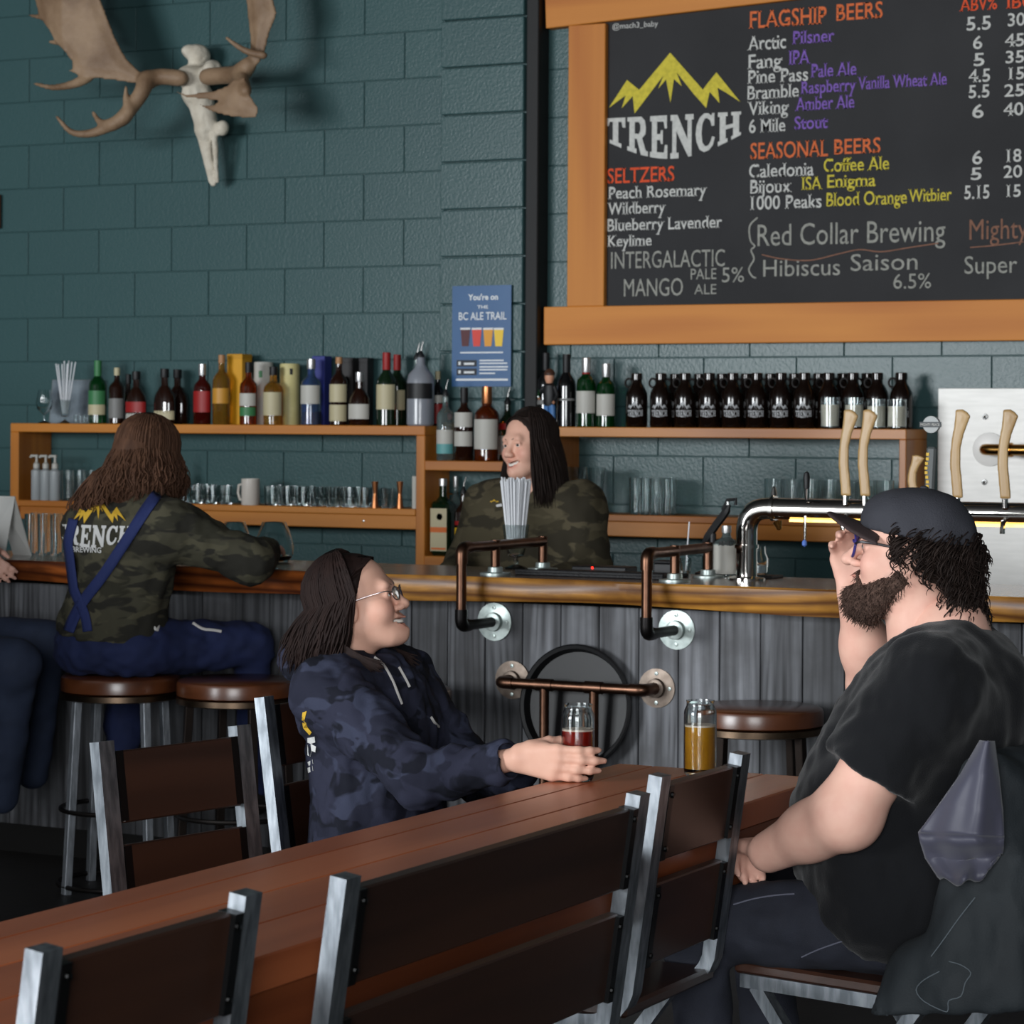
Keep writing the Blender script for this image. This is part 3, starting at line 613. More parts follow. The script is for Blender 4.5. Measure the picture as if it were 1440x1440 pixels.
# ================================================================ chairs and bench
M_backw = wood('dark_chair_wood', (34,18,12), (62,36,24), 'Y', 4.0, 0.42, 0.2, 0.15, 3, 0.8, 0.15)
M_bracket = mat('black_bracket', (16,16,17), 0.4, 0.5)
M_bolt = mat('chair_bolt', (60,60,60), 0.3, 1.0)
M_post = mat('raw_steel_edge', (150,156,162), 0.42, 0.85, var=0.8, vscale=22, col2=(92,98,104), stretch=(3,3,0.6))
def seat_chair(name, x, y, W, label, cat, rz=0.0, group=None, deep=0.0):
    """steel frame chair, seat towards local -x, back posts at local +x; W is the width over the posts"""
    o = thing(name, (x,y,0), label, cat, group, rz)
    lean = lambda z: 0.185+0.055*(z-0.5)/0.39
    pt_, pw = 0.028, 0.042
    for s in (-1, 1):
        yy = s*(W/2-pw/2)
        path = [(lean(0.89),yy,0.89),(lean(0.5),yy,0.5)]+[(0.185-0.09*(1-math.cos(t)),yy,0.5-0.085*math.sin(t)) for t in [k*math.pi/12 for k in range(1,7)]]+[(-0.2-deep,yy,0.415)]
        m = MB(); n = len(path); V = []; 
        for i, p in enumerate(path):
            t = (Vector(path[min(i+1,n-1)])-Vector(path[max(i-1,0)])).normalized(); nn = Vector((-t.z,0,t.x))
            for aa, bb in ((-1,-1),(-1,1),(1,1),(1,-1)): V.append(Vector(p)+nn*aa*pt_/2+Vector((0,bb*pw/2,0)))
        Fq = []
        for i in range(n-1):
            for k in range(4): Fq.append((i*4+k,i*4+(k+1)%4,(i+1)*4+(k+1)%4,(i+1)*4+k))
        Fq += [(0,1,2,3),tuple(range((n-1)*4,n*4))[::-1]]
        m.add(V,Fq); me = m.mesh('back_post', 20)
        lpart('back_post', me, M_post, o)
        for z0, z1 in ((0.725,0.868),(0.52,0.675)):
            lpart('bracket', MB().bar((lean(z0)+0.0,yy-s*0.033,z0),(lean(z1)+0.0,yy-s*0.033,z1),0.030,0.02,(0,1,0)), M_bracket, o)
            for zz in (z0+0.02, z1-0.02): lpart('bolt', MB().lathe([(0,0),(0.006,0),(0.005,0.004),(0,0.005)],(lean(zz)+0.0155,yy-s*0.036,zz),8,(1,0,0)), M_bolt, o)
        # crossed legs
        lpart('leg', MB().bar((-0.17-deep,yy,0.405),(0.15-deep,yy,0.0),0.028,0.028,(0,1,0)), M_post, o)
        lpart('leg', MB().bar((0.1,yy-s*0.03,0.405),(-0.2,yy-s*0.03,0.0),0.028,0.028,(0,1,0)), M_post, o)
    for z0, z1 in ((0.722,0.868),(0.52,0.678)):
        lpart('backrest_board', MB().bar((lean(z0)-0.004,0,z0),(lean(z1)-0.004,0,z1),0.022,W-0.1,(0,1,0),0.003), M_backw, o)
    lpart('seat', MB().box((-0.02-deep/2,0,0.44),(0.40+deep,W-0.01,0.026),bev=0.006), M_backw, o)
    return o
seat_chair('dining_chair', -2.315, 2.945, 0.50, 'empty chair pushed in beside the bench end away from the beers', 'chair')
seat_chair('bench', -2.265, 3.865, 1.05, 'wide dark wooden bench with slatted back and steel posts', 'bench')
seat_chair('dining_chair', -2.335, 4.81, 0.43, 'empty chair between the long bench and the man in the cap', 'chair')
seat_chair('dining_chair', -3.03, 4.66, 0.44, 'empty chair across the table, seen beside the woman in the hoodie', 'chair', math.pi-0.2)
seat_chair('dining_chair', -3.27, 5.64, 0.44, 'chair under the woman in the dark blue hoodie', 'chair', math.pi)
mc = seat_chair('dining_chair', -1.80, 5.26, 0.46, 'chair under the man in the black shirt, jacket over its back', 'chair', -0.2, None, 0.09)
# ================================================================ moose skull (after the solid modeller)
# ================================================================ solid modeller: smooth unions of rounded shapes, surfaced on a grid
def _v(p): return np.asarray(tuple(p), dtype=np.float32)
def cap(a, b, ra, rb=None):
    a, b = _v(a), _v(b); rb = ra if rb is None else rb; ab = b-a; L2 = float(ab@ab)+1e-12
    def f(P):
        t = np.clip(((P-a)@ab)/L2, 0, 1); d = P-a-t[:,None]*ab
        return np.sqrt((d*d).sum(1))-(ra+(rb-ra)*t)
    return f
def ell(c, r, R=None):
    c, r = _v(c), _v(r); Rm = None if R is None else np.array(R, dtype=np.float32)
    def f(P):
        q = P-c
        if Rm is not None: q = q@Rm
        k0 = np.sqrt(((q/r)**2).sum(1)); k1 = np.sqrt(((q/(r*r))**2).sum(1))+1e-9
        return k0*(k0-1)/k1
    return f
def rbox(c, h, r, R=None):
    c, h = _v(c), _v(h)-r; Rm = None if R is None else np.array(R, dtype=np.float32)
    def f(P):
        q = P-c
        if Rm is not None: q = q@Rm
        q = np.abs(q)-h
        return np.sqrt((np.maximum(q,0)**2).sum(1))+np.minimum(q.max(1),0)-r
    return f
def half(p, n):
    p, n = _v(p), _v(n); n = n/np.sqrt(n@n)
    return lambda P: (P-p)@n
def polyplate(poly, y, th, bend=None):
    """rounded plate with an xz outline; y gives the mid surface"""
    A = np.array(poly, dtype=np.float32); B = np.roll(A, -1, 0)
    def f(P):
        p = P[:,[0,2]]; d = np.full(len(P), 1e9, np.float32); s = np.zeros(len(P), bool)
        for a, b in zip(A, B):
            e = b-a; w = p-a; t = np.clip((w@e)/(e@e), 0, 1); dd = w-t[:,None]*e; d = np.minimum(d, (dd*dd).sum(1))
            c1 = (a[1] > p[:,1]) != (b[1] > p[:,1])
            xx = (b[0]-a[0])*(p[:,1]-a[1])/((b[1]-a[1]) if abs(b[1]-a[1]) > 1e-9 else 1e-9)+a[0]
            s ^= c1 & (p[:,0] < xx)
        d = np.sqrt(d); d[s] *= -1
        yy = P[:,1]-(y if bend is None else bend(p[:,0], p[:,1]))
        th_ = th*np.clip(-d/0.05, 0.35, 1)
        q = np.maximum(d+th_, 0)
        return np.sqrt(q*q+yy*yy)-th_
    return f
def evalp(prims, P):
    D = np.full(len(P), 10.0, np.float32)
    for op, k, f in prims:
        d = f(P)
        if op == 'u':
            if k > 0:
                h = np.clip(0.5+0.5*(D-d)/k, 0, 1); D = D*(1-h)+d*h-k*h*(1-h)
            else: D = np.minimum(D, d)
        elif op == 's':
            d = -d
            if k > 0:
                h = np.clip(0.5-0.5*(D-d)/k, 0, 1); D = D*(1-h)+d*h+k*h*(1-h)
            else: D = np.maximum(D, d)
        elif op == 'i': D = np.maximum(D, d)
        elif op == 'n': D = D+d          # displacement
    return D
def surf(prims, lo, hi, h):
    lo = np.array(lo, np.float32); n = np.ceil((np.array(hi)-lo)/h).astype(int); B = 8
    nb = -(-n//B); N = nb*B+1
    g = [np.arange(nb[i])*B+B/2 for i in range(3)]
    C = np.stack(np.meshgrid(*g, indexing='ij'), -1).reshape(-1,3).astype(np.float32)*h+lo
    d = evalp(prims, C); act = np.abs(d) < B*h*0.95+0.02
    D = np.repeat(np.repeat(np.repeat(np.sign(d).reshape(nb), B, 0), B, 1), B, 2).astype(np.float32)
    D = np.pad(D, ((0,1),)*3, mode='edge')
    o = np.stack(np.meshgrid(*[np.arange(B+1)]*3, indexing='ij'), -1).reshape(-1,3)
    bi = np.argwhere(act.reshape(nb))*B
    for s in range(0, len(bi), 400):
        I = (bi[s:s+400,None,:]+o[None]).reshape(-1,3)
        D[I[:,0],I[:,1],I[:,2]] = evalp(prims, I.astype(np.float32)*h+lo)
    S = D < 0
    S[0]=S[-1]=False; S[:,0]=S[:,-1]=False; S[:,:,0]=S[:,:,-1]=False
    cnt = sum(S[i:N[0]-1+i, j:N[1]-1+j, k:N[2]-1+k].astype(np.int8) for i in (0,1) for j in (0,1) for k in (0,1))
    cells = np.argwhere((cnt > 0) & (cnt < 8)); idm = np.full(cnt.shape, -1, np.int64); idm[tuple(cells.T)] = np.arange(len(cells))
    acc = np.zeros((len(cells),3)); w = np.zeros(len(cells))
    cor = [(i,j,k) for i in (0,1) for j in (0,1) for k in (0,1)]
    for a in cor:
        for ax in range(3):
            if a[ax]: continue
            b = list(a); b[ax] = 1
            A_ = cells+np.array(a); B_ = cells+np.array(b)
            da = D[tuple(A_.T)]; db = D[tuple(B_.T)]; m = S[tuple(A_.T)] != S[tuple(B_.T)]
            t = np.where(m, da/np.where(np.abs(da-db) < 1e-9, 1e-9, da-db), 0); t = np.clip(t, 0, 1)
            p = A_.astype(float); p[:,ax] += t
            acc[m] += p[m]; w[m] += 1
    V = acc/np.maximum(w,1)[:,None]*h+lo
    Q = []
    for ax in range(3):
        sl = [slice(None)]*3; s2 = [slice(None)]*3; sl[ax] = slice(0,-1); s2[ax] = slice(1,None)
        a = S[tuple(sl)]; b = S[tuple(s2)]
        E_ = np.argwhere(a != b); fl = a[tuple(E_.T)]
        u, v = [(1,2),(2,0),(0,1)][ax]
        ok = (E_[:,u] > 0) & (E_[:,v] > 0) & (E_[:,u] < N[u]-1) & (E_[:,v] < N[v]-1); E_ = E_[ok]; fl = fl[ok]
        def cid(du, dv):
            c = E_.copy(); c[:,u] -= du; c[:,v] -= dv; return idm[tuple(c.T)]
        q = np.stack([cid(1,1),cid(0,1),cid(0,0),cid(1,0)], 1); q[~fl] = q[~fl][:,::-1]; Q.append(q)
    Q = np.concatenate(Q); Q = Q[(Q >= 0).all(1)]
    return V, Q
def relax(V, Q, n=1, lam=0.5):
    for _ in range(n):
        S = np.zeros_like(V); c = np.zeros(len(V))
        for a, b in ((0,1),(1,2),(2,3),(3,0)):
            np.add.at(S, Q[:,a], V[Q[:,b]]); np.add.at(S, Q[:,b], V[Q[:,a]]); np.add.at(c, Q[:,a], 1); np.add.at(c, Q[:,b], 1)
        V = V+(S/np.maximum(c,1)[:,None]-V)*lam
    return V
def vnoise(P, s, seed=0):
    """smooth value noise in [-1,1]"""
    X = np.asarray(P, float)*s+seed*17.3; I = np.floor(X).astype(np.int64); f = X-I; f = f*f*(3-2*f); out = 0
    for i in (0,1):
        for j in (0,1):
            for k in (0,1):
                h = ((I[:,0]+i)*73856093) ^ ((I[:,1]+j)*19349663) ^ ((I[:,2]+k)*83492791); h = (h*2654435761) & 0xffffffff; h ^= h >> 15; h = (h*2246822519) & 0xffffffff
                r = (h & 0xffff)/32767.5-1
                out = out+r*(f[:,0] if i else 1-f[:,0])*(f[:,1] if j else 1-f[:,1])*(f[:,2] if k else 1-f[:,2])
    return out
def normals(V, Q):
    n = np.cross(V[Q[:,2]]-V[Q[:,0]], V[Q[:,3]]-V[Q[:,1]]); N_ = np.zeros_like(V)
    for k in range(4): np.add.at(N_, Q[:,k], n)
    return N_/(np.linalg.norm(N_, axis=1)[:,None]+1e-12)
class Solid:
    """collects surfaced pieces (and their tint) into one mesh"""
    def __init__(s): s.V = []; s.Q = []; s.T = []; s.n = 0
    def add(s, V, Q, tint=None):
        s.V.append(V); s.Q.append(np.asarray(Q)+s.n); s.n += len(V); s.T.append(np.ones((len(V),3)) if tint is None else tint)
    def mesh(s, name, parent=None):
        V = np.concatenate(s.V); Q = np.concatenate(s.Q); T = np.concatenate(s.T)
        me = bpy.data.meshes.new(name); me.from_pydata(V.tolist(), [], Q.tolist()); me.update()
        me.polygons.foreach_set('use_smooth', [True]*len(me.polygons))
        a = me.color_attributes.new('tint', 'FLOAT_COLOR', 'POINT'); a.data.foreach_set('color', np.concatenate([T, np.ones((len(T),1))], 1).astype(np.float32).ravel())
        return me
def solid_part(name, prims, lo, hi, h, m, parent, wr=(), rx=1, label=None):
    """clothing or another solid as one part; wr = [(amplitude, (sx,sy,sz), seed)] wrinkles"""
    V, Q = surf(prims, lo, hi, h); V = relax(V, Q, rx)
    if wr:
        N_ = normals(V, Q)
        d = sum(a*vnoise(V*np.array(s), 1.0, sd) for a, s, sd in wr); V = V+N_*d[:,None]; V = relax(V, Q, 1, 0.35)
    S = Solid(); S.add(V, Q); return part(name, S.mesh(name), m, parent, 0, label)
def tubes_part(name, strands, m, parent, seg=5, label=None):
    k = MB()
    for P, r, fl in strands: k.tube(P, r, seg, True, fl)
    me = bpy.data.meshes.new(name); me.from_pydata(k.v, [], k.f); me.update(); me.polygons.foreach_set('use_smooth', [True]*len(me.polygons))
    o = part(name, me, m, parent, 0, label); return o
def frame(fwd, up=(0,0,1), roll=0.0):
    f = Vector(fwd).normalized(); u = Vector(up); u = (u-u.dot(f)*f).normalized(); l = u.cross(f)
    if roll: R_ = Matrix.Rotation(roll, 3, f); u = R_ @ u; l = R_ @ l
    return Matrix((f, l, u)).transposed()
M_skinA = mat('skin_light', (229,182,163), 0.5, var=0.3, vscale=30, col2=(214,152,136), tint=True, spec=0.35)
M_skinB = mat('skin_warm', (224,176,154), 0.5, var=0.25, vscale=30, col2=(208,150,130), tint=True, spec=0.35)
M_eye = mat('eye_white', (225,222,216), 0.25); M_iris = mat('iris_brown', (52,34,24), 0.2); M_teeth = mat('teeth_white', (235,230,220), 0.3)
M_brow = mat('brow_hair', (44,30,24), 0.7)
def head_prims(wide=1.0, smile=0.0, open_=0.0, neck_r=0.055, neck_to=(-0.045,0,-0.2), jaw=1.0, nose=1.0, lid=1.0):
    p = [('u',0,ell((-0.012,0,0.04),(0.098,0.077*wide,0.086))),
         ('u',0.03,ell((0.022,0,-0.03),(0.066,0.061*wide,0.085))),
         ('u',0.03,ell((0.06,0,-0.083),(0.034,0.034*jaw,0.030)))]
    for s in (-1,1):
        p += [('u',0.03,cap((-0.002,s*0.052*wide*jaw,-0.05),(0.06,s*0.022*jaw,-0.096),0.02*jaw,0.018*jaw)),
              ('u',0.025,ell((0.058,s*0.043*wide,-0.03),(0.028,0.024,0.028))),
              ('u',0.012,ell((-0.008,s*0.077*wide,-0.008),(0.02,0.009,0.031)))]
    p += [('u',0.02,cap((0.082,-0.034,0.024),(0.082,0.034,0.024),0.012)), ('u',0.02,ell((0.08,0,-0.1),(0.02,0.02,0.018)))]
    for s in (-1,1): p += [('s',0.012,ell((0.103,s*0.033,0.002),(0.022,0.019,0.012))),('u',0.003,ell((0.0785,s*0.0325,0.002),(0.0135,0.0145,0.0125)))]
    for s in (-1,1): p += [('s',0.001,ell((0.094,s*0.0335,0.001),(0.0125,0.0125,0.0042*lid))),('u',0.004,cap((0.0885,s*0.021,0.0105),(0.086,s*0.045,0.0085),0.0035,0.003))]
    p += [('u',0.014,cap((0.088,0,0.014),(0.113*(0.5+0.5*nose)+0.0,0,-0.028),0.008,0.012)),
          ('u',0.01,ell((0.117*(0.5+0.5*nose),0,-0.031),(0.011,0.011,0.010)))]
    for s in (-1,1): p.append(('u',0.006,ell((0.1,s*0.0135,-0.035),(0.012,0.008,0.008))))
    p += [('u',0.008,cap((0.088,-0.024,-0.062+0.008*smile),(0.1,0,-0.062-0.002*smile),0.005,0.0065)),('u',0.003,cap((0.088,0.024,-0.062+0.008*smile),(0.1,0,-0.062-0.002*smile),0.005,0.0065)),
          ('u',0.008,cap((0.085,-0.022,-0.068+0.008*smile-0.004*open_),(0.096,0,-0.077-0.012*open_),0.005,0.0075)),('u',0.003,cap((0.085,0.022,-0.068+0.008*smile-0.004*open_),(0.096,0,-0.077-0.012*open_),0.005,0.0075))]
    if open_:
        for q in (-1.8,-1,0,1,1.8): p.append(('s',0.003,ell((0.095-0.006*abs(q),q*0.012,-0.069-0.003*open_+0.005*smile*abs(q)),(0.02,0.013,(0.0045+0.005*open_)*(1-0.38*abs(q))))))
    else: p.append(('s',0.002,ell((0.1,0,-0.069+0.003*smile),(0.014,0.022,0.0012))))
    p.append(('u',0.03,cap((-0.025,0,-0.06),neck_to,neck_r,neck_r*1.08)))
    return p
def head_tint(V, smile=0, open_=0, stubble=None, lipc=(0.78,0.5,0.5)):
    T = np.ones((len(V),3)); x, y, z = V.T
    lip = np.exp(-(((z+0.069)/(0.011+0.006*open_))**2+((y)/0.024)**4))*(x > 0.078); T *= 1-lip[:,None]*(1-np.array(lipc))
    ck = np.exp(-(((z+0.03)/0.025)**2+((np.abs(y)-0.045)/0.02)**2))*(x > 0.03); T *= 1-ck[:,None]*np.array([0.0,0.12,0.1])
    if stubble is not None: T *= 1-stubble(V)[:,None]*np.array([0.62,0.62,0.6])
    return T
def hand_prims(wr, fwd, nrm, thumb_up, curls, thumb_curl=0.5, sc=1.0, spread=0.05, r_w=0.027, thumb_out=0.7):
    """palm, four jointed fingers and a thumb; nrm = direction the palm faces, thumb_up = side on which thumb/index lie"""
    w0 = Vector(wr); f = Vector(fwd).normalized(); n = Vector(nrm); n = (n-n.dot(f)*f).normalized(); s = Vector(thumb_up); s = (s-s.dot(f)*f-s.dot(n)*n).normalized()
    p = []; L = 0.088*sc
    offs = [0.029,0.010,-0.010,-0.028]; bl = [1.0,1.03,0.98,0.9]
    for i in range(4):
        a = w0+s*offs[i]*0.55*sc; b = w0+f*L*bl[i]+s*offs[i]*sc
        p.append(('u',0.012 if i else 0,cap(a, b, 0.0155*sc, 0.0125*sc)))
    p.append(('u',0.012,cap(w0+s*0.012*sc+n*0.004, w0+f*0.055*sc+s*0.027*sc+n*0.01*sc, 0.015*sc, 0.014*sc)))
    lens = [(0.044,0.026,0.021),(0.049,0.03,0.022),(0.045,0.028,0.021),(0.035,0.021,0.018)]
    for i in range(4):
        b = w0+f*L*bl[i]+s*offs[i]*sc; ang = 0.0; rad = [0.0098,0.0088,0.0080,0.0068]
        if i == 3: rad = [r_*0.88 for r_ in rad]
        dirf = (f+s*spread*(1.5-i)).normalized()
        for j in range(3):
            ang += curls[i][j]; d = dirf*math.cos(ang)+n*math.sin(ang); e = b+d*lens[i][j]*sc
            p.append(('u',0.005 if j else 0.008,cap(b, e, rad[j]*sc, rad[j+1]*sc))); b = e
    tb_ = w0+f*0.022*sc+s*0.026*sc+n*0.008*sc; d = (f*0.72+s*thumb_out+n*thumb_curl*0.5).normalized(); e = tb_+d*0.042*sc
    p.append(('u',0.012,cap(tb_, e, 0.0145*sc, 0.0108*sc))); tb_ = e
    d = (f*0.92+s*(0.15*thumb_out)+n*thumb_curl).normalized(); e = tb_+d*0.03*sc; p.append(('u',0.004,cap(tb_, e, 0.0105*sc, 0.0092*sc))); tb_ = e
    d = (f*0.95-s*0.05+n*thumb_curl*1.3).normalized(); e = tb_+d*0.024*sc; p.append(('u',0.004,cap(tb_, e, 0.0095*sc, 0.0075*sc)))
    return p
def make_head(S, O, R, sc, prims, tintf, h=0.0033):
    V, Q = surf(prims, (-0.13,-0.11,-0.26), (0.14,0.11,0.15), h); V = relax(V, Q, 1, 0.3)
    T = tintf(V); Rm = np.array(R)
    S.add((V*sc)@Rm.T+np.array(tuple(O)), Q, T)
def eyes(parent, O, R, sc, look=(1,0,0), squint=1.0):
    lk = Vector(look).normalized()
    for s in (-1,1):
        c = Vector((0.0785, s*0.0325, 0.002)); k = MB()
        k.lathe([(0.012*math.sin(t)*sc,-0.012*math.cos(t)*sc) for t in [i*math.pi/8 for i in range(9)]], O+R@(c*sc), 12)
        e = part('eye', k, M_eye, parent)
        d = (R@lk); p0 = O+R@(c*sc)+d*0.0102*sc
        part('iris', MB().lathe([(0,0.0024),(0.003,0.002),(0.0058,0.0)], p0, 12, d), M_iris, e)
def brows(parent, O, R, sc, m=None, th=0.0026, z=0.02):
    for s in (-1,1):
        P = [O+R@(Vector(q)*sc) for q in ((0.0945,s*0.014,z+0.002),(0.093,s*0.024,z+0.006),(0.0875,s*0.035,z+0.007),(0.081,s*0.043,z+0.004))]
        part('eyebrow', MB().tube(smooth_path(P,3), [th*0.8]*4+[th]*3+[th*0.5]*3, 6), m or M_brow, parent)
def hair_strands(O, R, sc, az, zend, n, r=0.009, wav=0.0, wfreq=14.0, top=(0.0,0,0.128), out=1.06, drift=(0,0,0), jit=0.012, seed=1, part_y=0.0, sweep=None, width=1.0):
    """strands from the parting over the skull, then hanging straight down to zend; az = list of (from,to) azimuth ranges in degrees from the face"""
    rnd = random.Random(seed); out_ = []
    tot = sum(b-a for a, b in az)
    for i in range(n):
        u = rnd.uniform(0, tot)
        for a, b in az:
            if u <= b-a: ph = math.radians(a+u); break
            u -= b-a
        lay = rnd.uniform(1.0, out); P = []
        ex, ey, ez = 0.106*lay, 0.085*lay*width, 0.093*lay
        t0 = rnd.uniform(0.05, 0.35)
        for k in range(6):
            t = t0+(math.pi/2+0.15-t0)*k/5
            P.append(O+R@(Vector((-0.012+ex*math.sin(t)*math.cos(ph), (part_y if k == 0 else 0)+ey*math.sin(t)*math.sin(ph), 0.04+ez*math.cos(t)))*sc))
        z0 = P[-1].z; ze = zend(ph) if callable(zend) else zend; ze += rnd.uniform(-0.025, 0.02); m_ = 8; b0 = P[-1].copy()
        dv = Vector(drift); rad_out = (P[-1]-(O+R@Vector((-0.012,0,0.0)))*1.0); rad_out.z = 0; rad_out = rad_out.normalized() if rad_out.length > 1e-5 else Vector((0,0,0))
        j = Vector((rnd.uniform(-jit,jit), rnd.uniform(-jit,jit), 0)); p0 = rnd.uniform(0,6.28); d0 = rnd.uniform(0,6.28)
        for k in range(1, m_+1):
            t = k/m_; q = b0.copy(); q.z = z0+(ze-z0)*t; q += (dv+j)*t+rad_out*0.012*math.sin(t*3.0)
            if sweep: q += sweep(ph, t)
            if wav: q += Vector((math.cos(d0), math.sin(d0), 0))*wav*math.sin(p0+t*wfreq)*min(1, t*2)
            P.append(q)
        rr = [r*0.6]+[r]*(len(P)-4)+[r*0.9, r*0.6, r*0.2]
        out_.append((P, rr, 0.45))
    return out_
from mathutils.bvhtree import BVHTree
def bvh_of(o):
    bpy.context.view_layer.update(); M = o.matrix_world
    p = o.parent; Mx = Matrix()
    q = o
    while q is not None: Mx = (Matrix.Translation(q.location) @ q.rotation_euler.to_matrix().to_4x4()) @ Mx; q = q.parent
    return BVHTree.FromPolygons([Mx @ v.co for v in o.data.vertices], [tuple(p_.vertices) for p_ in o.data.polygons])
def on_cloth(tree, px, py, off=0.004):
    """where the line of sight through a photo point meets a garment, lifted a little off its surface"""
    d = Vector(ray(px, py)).normalized(); h, nn, i, dist = tree.ray_cast(Vector((0,0,EYE)), d)
    return None if h is None else h-d*off
# ---------------------------------------------------------------- moose skull and antlers
M_antler = mat('antler_tan', (150,124,98), 0.6, var=0.8, vscale=6, col2=(104,78,56), bump=0.4, bscale=25)
M_bone = mat('bleached_bone', (214,206,190), 0.7, var=0.5, vscale=14, col2=(178,166,146), bump=0.5, bscale=40)
mo = thing('moose_skull', (-6.7, 10.1, 2.6), 'bleached moose skull with broad antlers hung on the teal wall', 'skull')
def SK(px, py, y): return aty(px, py, y)
AY = 9.82
def outline(pts, y): return [(SK(a,b,y).x, SK(a,b,y).z) for a, b in pts]
palmL = outline([(62,-40),(66,5),(70,22),(78,35),(90,53),(94,62),(108,74),(117,88),(118,100),(112,104),(140,112),(165,114),(190,118),(206,116),(205,106),(196,98),(182,82),(170,55),(160,25),(152,0),(150,-40),(110,-70)], AY)
bendL = lambda x, z: AY-0.10*np.clip((-6.95-x)/0.4,0,1)**2+0.02*np.sin(x*9)
pr = [('u',0,polyplate(palmL, AY, 0.017, bendL))]
def tine(pts, y, r0, r1, k=0.03, dy=0.0):
    P = smooth_path([SK(a,b,y+dy*i/(len(pts)-1)) for i,(a,b) in enumerate(pts)], 4); n = len(P)
    return [('u',k if i == 0 else 0.012,cap(P[i],P[i+1],r0+(r1-r0)*i/(n-1),r0+(r1-r0)*(i+1)/(n-1))) for i in range(n-1)]
pr += tine([(125,108),(105,118),(75,123),(48,117)],AY-0.05,0.024,0.005)+tine([(98,64),(85,60),(69,59)],AY-0.06,0.018,0.004)+tine([(78,30),(66,26),(41,21)],AY-0.07,0.02,0.004)
pr += tine([(255,110),(225,108),(205,115)],AY+0.06,0.034,0.032,0.04,-0.06)+tine([(206,112),(200,130),(185,152),(172,168)],AY-0.02,0.034,0.026,0.04,-0.08)
pr += tine([(176,165),(150,180),(125,188),(100,185),(80,163)],AY-0.11,0.026,0.006,0.03,-0.06)+tine([(160,175),(142,172),(131,157)],AY-0.13,0.02,0.005)+tine([(183,155),(178,140),(178,121)],AY-0.1,0.018,0.004)
lo = np.array([-7.95,9.5,2.75]); solid_part('antler', pr, (-7.7,9.5,2.75), (-6.75,10.05,3.75), 0.0085, M_antler, mo)
AR = 9.78
palmR = outline([(342,-40),(347,0),(350,30),(353,55),(352,75),(344,92),(338,104),(352,100),(366,88),(374,70),(380,45),(388,25),(390,18),(385,0),(384,-40)], AR)
bez = outline([(240,125),(262,132),(300,128),(320,120),(328,112),(345,108),(350,130),(364,152),(362,165),(340,166),(318,163),(295,156),(278,146),(300,148),(308,142),(285,140),(262,137)], AR-0.12)
pr = [('u',0,polyplate(palmR, AR, 0.022)), ('u',0.03,polyplate(bez, AR-0.12, 0.012))]
pr += tine([(292,108),(318,106),(335,104),(350,92)],AR+0.08,0.036,0.034,0.04,-0.08)+tine([(372,78),(350,73),(332,63),(317,51)],AR-0.06,0.016,0.004,0.02,-0.06)+tine([(338,106),(342,116),(346,128)],AR,0.03,0.025,0.04,-0.12)
solid_part('antler', pr, (-6.75,9.5,2.75), (-6.0,10.05,3.75), 0.0085, M_antler, mo)
y0 = 10.0
def B(px, py, y, rx, ry, rz): return ell(SK(px,py,y),(rx,ry,rz))
pr = [('u',0,B(280,78,10.03,0.05,0.06,0.05)),('u',0.03,B(268,72,10.03,0.03,0.05,0.025)),('u',0.04,B(272,108,y0,0.085,0.08,0.05)),('u',0.03,B(300,100,y0,0.04,0.06,0.05)),('u',0.03,B(275,130,y0-0.01,0.055,0.075,0.06)),
      ('u',0.03,cap(SK(283,140,y0),SK(292,180,y0+0.01),0.062,0.05)),('u',0.02,cap(SK(288,185,y0+0.01),SK(301,258,y0+0.06),0.038,0.014)),
      ('u',0.01,cap(SK(282,190,y0),SK(297,255,y0+0.05),0.014,0.009)),('u',0.01,cap(SK(302,190,y0),SK(306,255,y0+0.05),0.016,0.008)),('u',0.02,B(314,180,y0+0.02,0.03,0.03,0.035)),
      ('s',0.01,B(252,126,y0-0.07,0.018,0.03,0.014)),('s',0.01,B(314,118,y0-0.05,0.03,0.05,0.024)),('s',0.01,cap(SK(291,190,y0-0.03),SK(300,245,y0+0.025),0.012,0.006)),('s',0.008,B(292,192,y0-0.035,0.014,0.03,0.03))]
solid_part('skull', pr, (-7.0,9.8,2.5), (-6.5,10.155,3.35), 0.006, M_bone, mo, [(0.003,(40,40,25),3)])
# ================================================================ people
def lerp(a, b, t): return Vector(a)*(1-t)+Vector(b)*t
M_black_tee = mat('black_cotton', (19,20,23), 0.9, bump=0.2, bscale=400, sheen=0.15, spec=0.2)
M_denim_d = mat('dark_denim', (36,39,50), 0.85, var=0.5, vscale=20, col2=(26,28,37), bump=0.3, bscale=500)
M_denim_b = mat('blue_denim', (29,40,80), 0.85, var=0.6, vscale=14, col2=(20,29,60), bump=0.3, bscale=500)
M_hairblk = mat('dark_brown_hair', (38,28,24), 0.7, spec=0.22, var=0.6, vscale=60, col2=(22,16,14), stretch=(1,1,0.15))
M_hairbrn = mat('brown_hair', (92,64,48), 0.7, spec=0.22, var=0.7, vscale=60, col2=(58,38,28), stretch=(1,1,0.15))
M_hairwom = mat('reddish_dark_hair', (38,25,22), 0.7, spec=0.22, var=0.6, vscale=60, col2=(22,14,13), stretch=(1,1,0.15))
M_shoe = mat('dark_shoe', (30,28,27), 0.6)
def person(name_loc, label):
    return thing('person', name_loc, label, 'person')
def leg_prims(hip, knee, ankle, r0, r1, r2): return [('u',0.04,cap(hip,knee,r0,r1)),('u',0.03,cap(knee,ankle,r1*0.95,r2))]
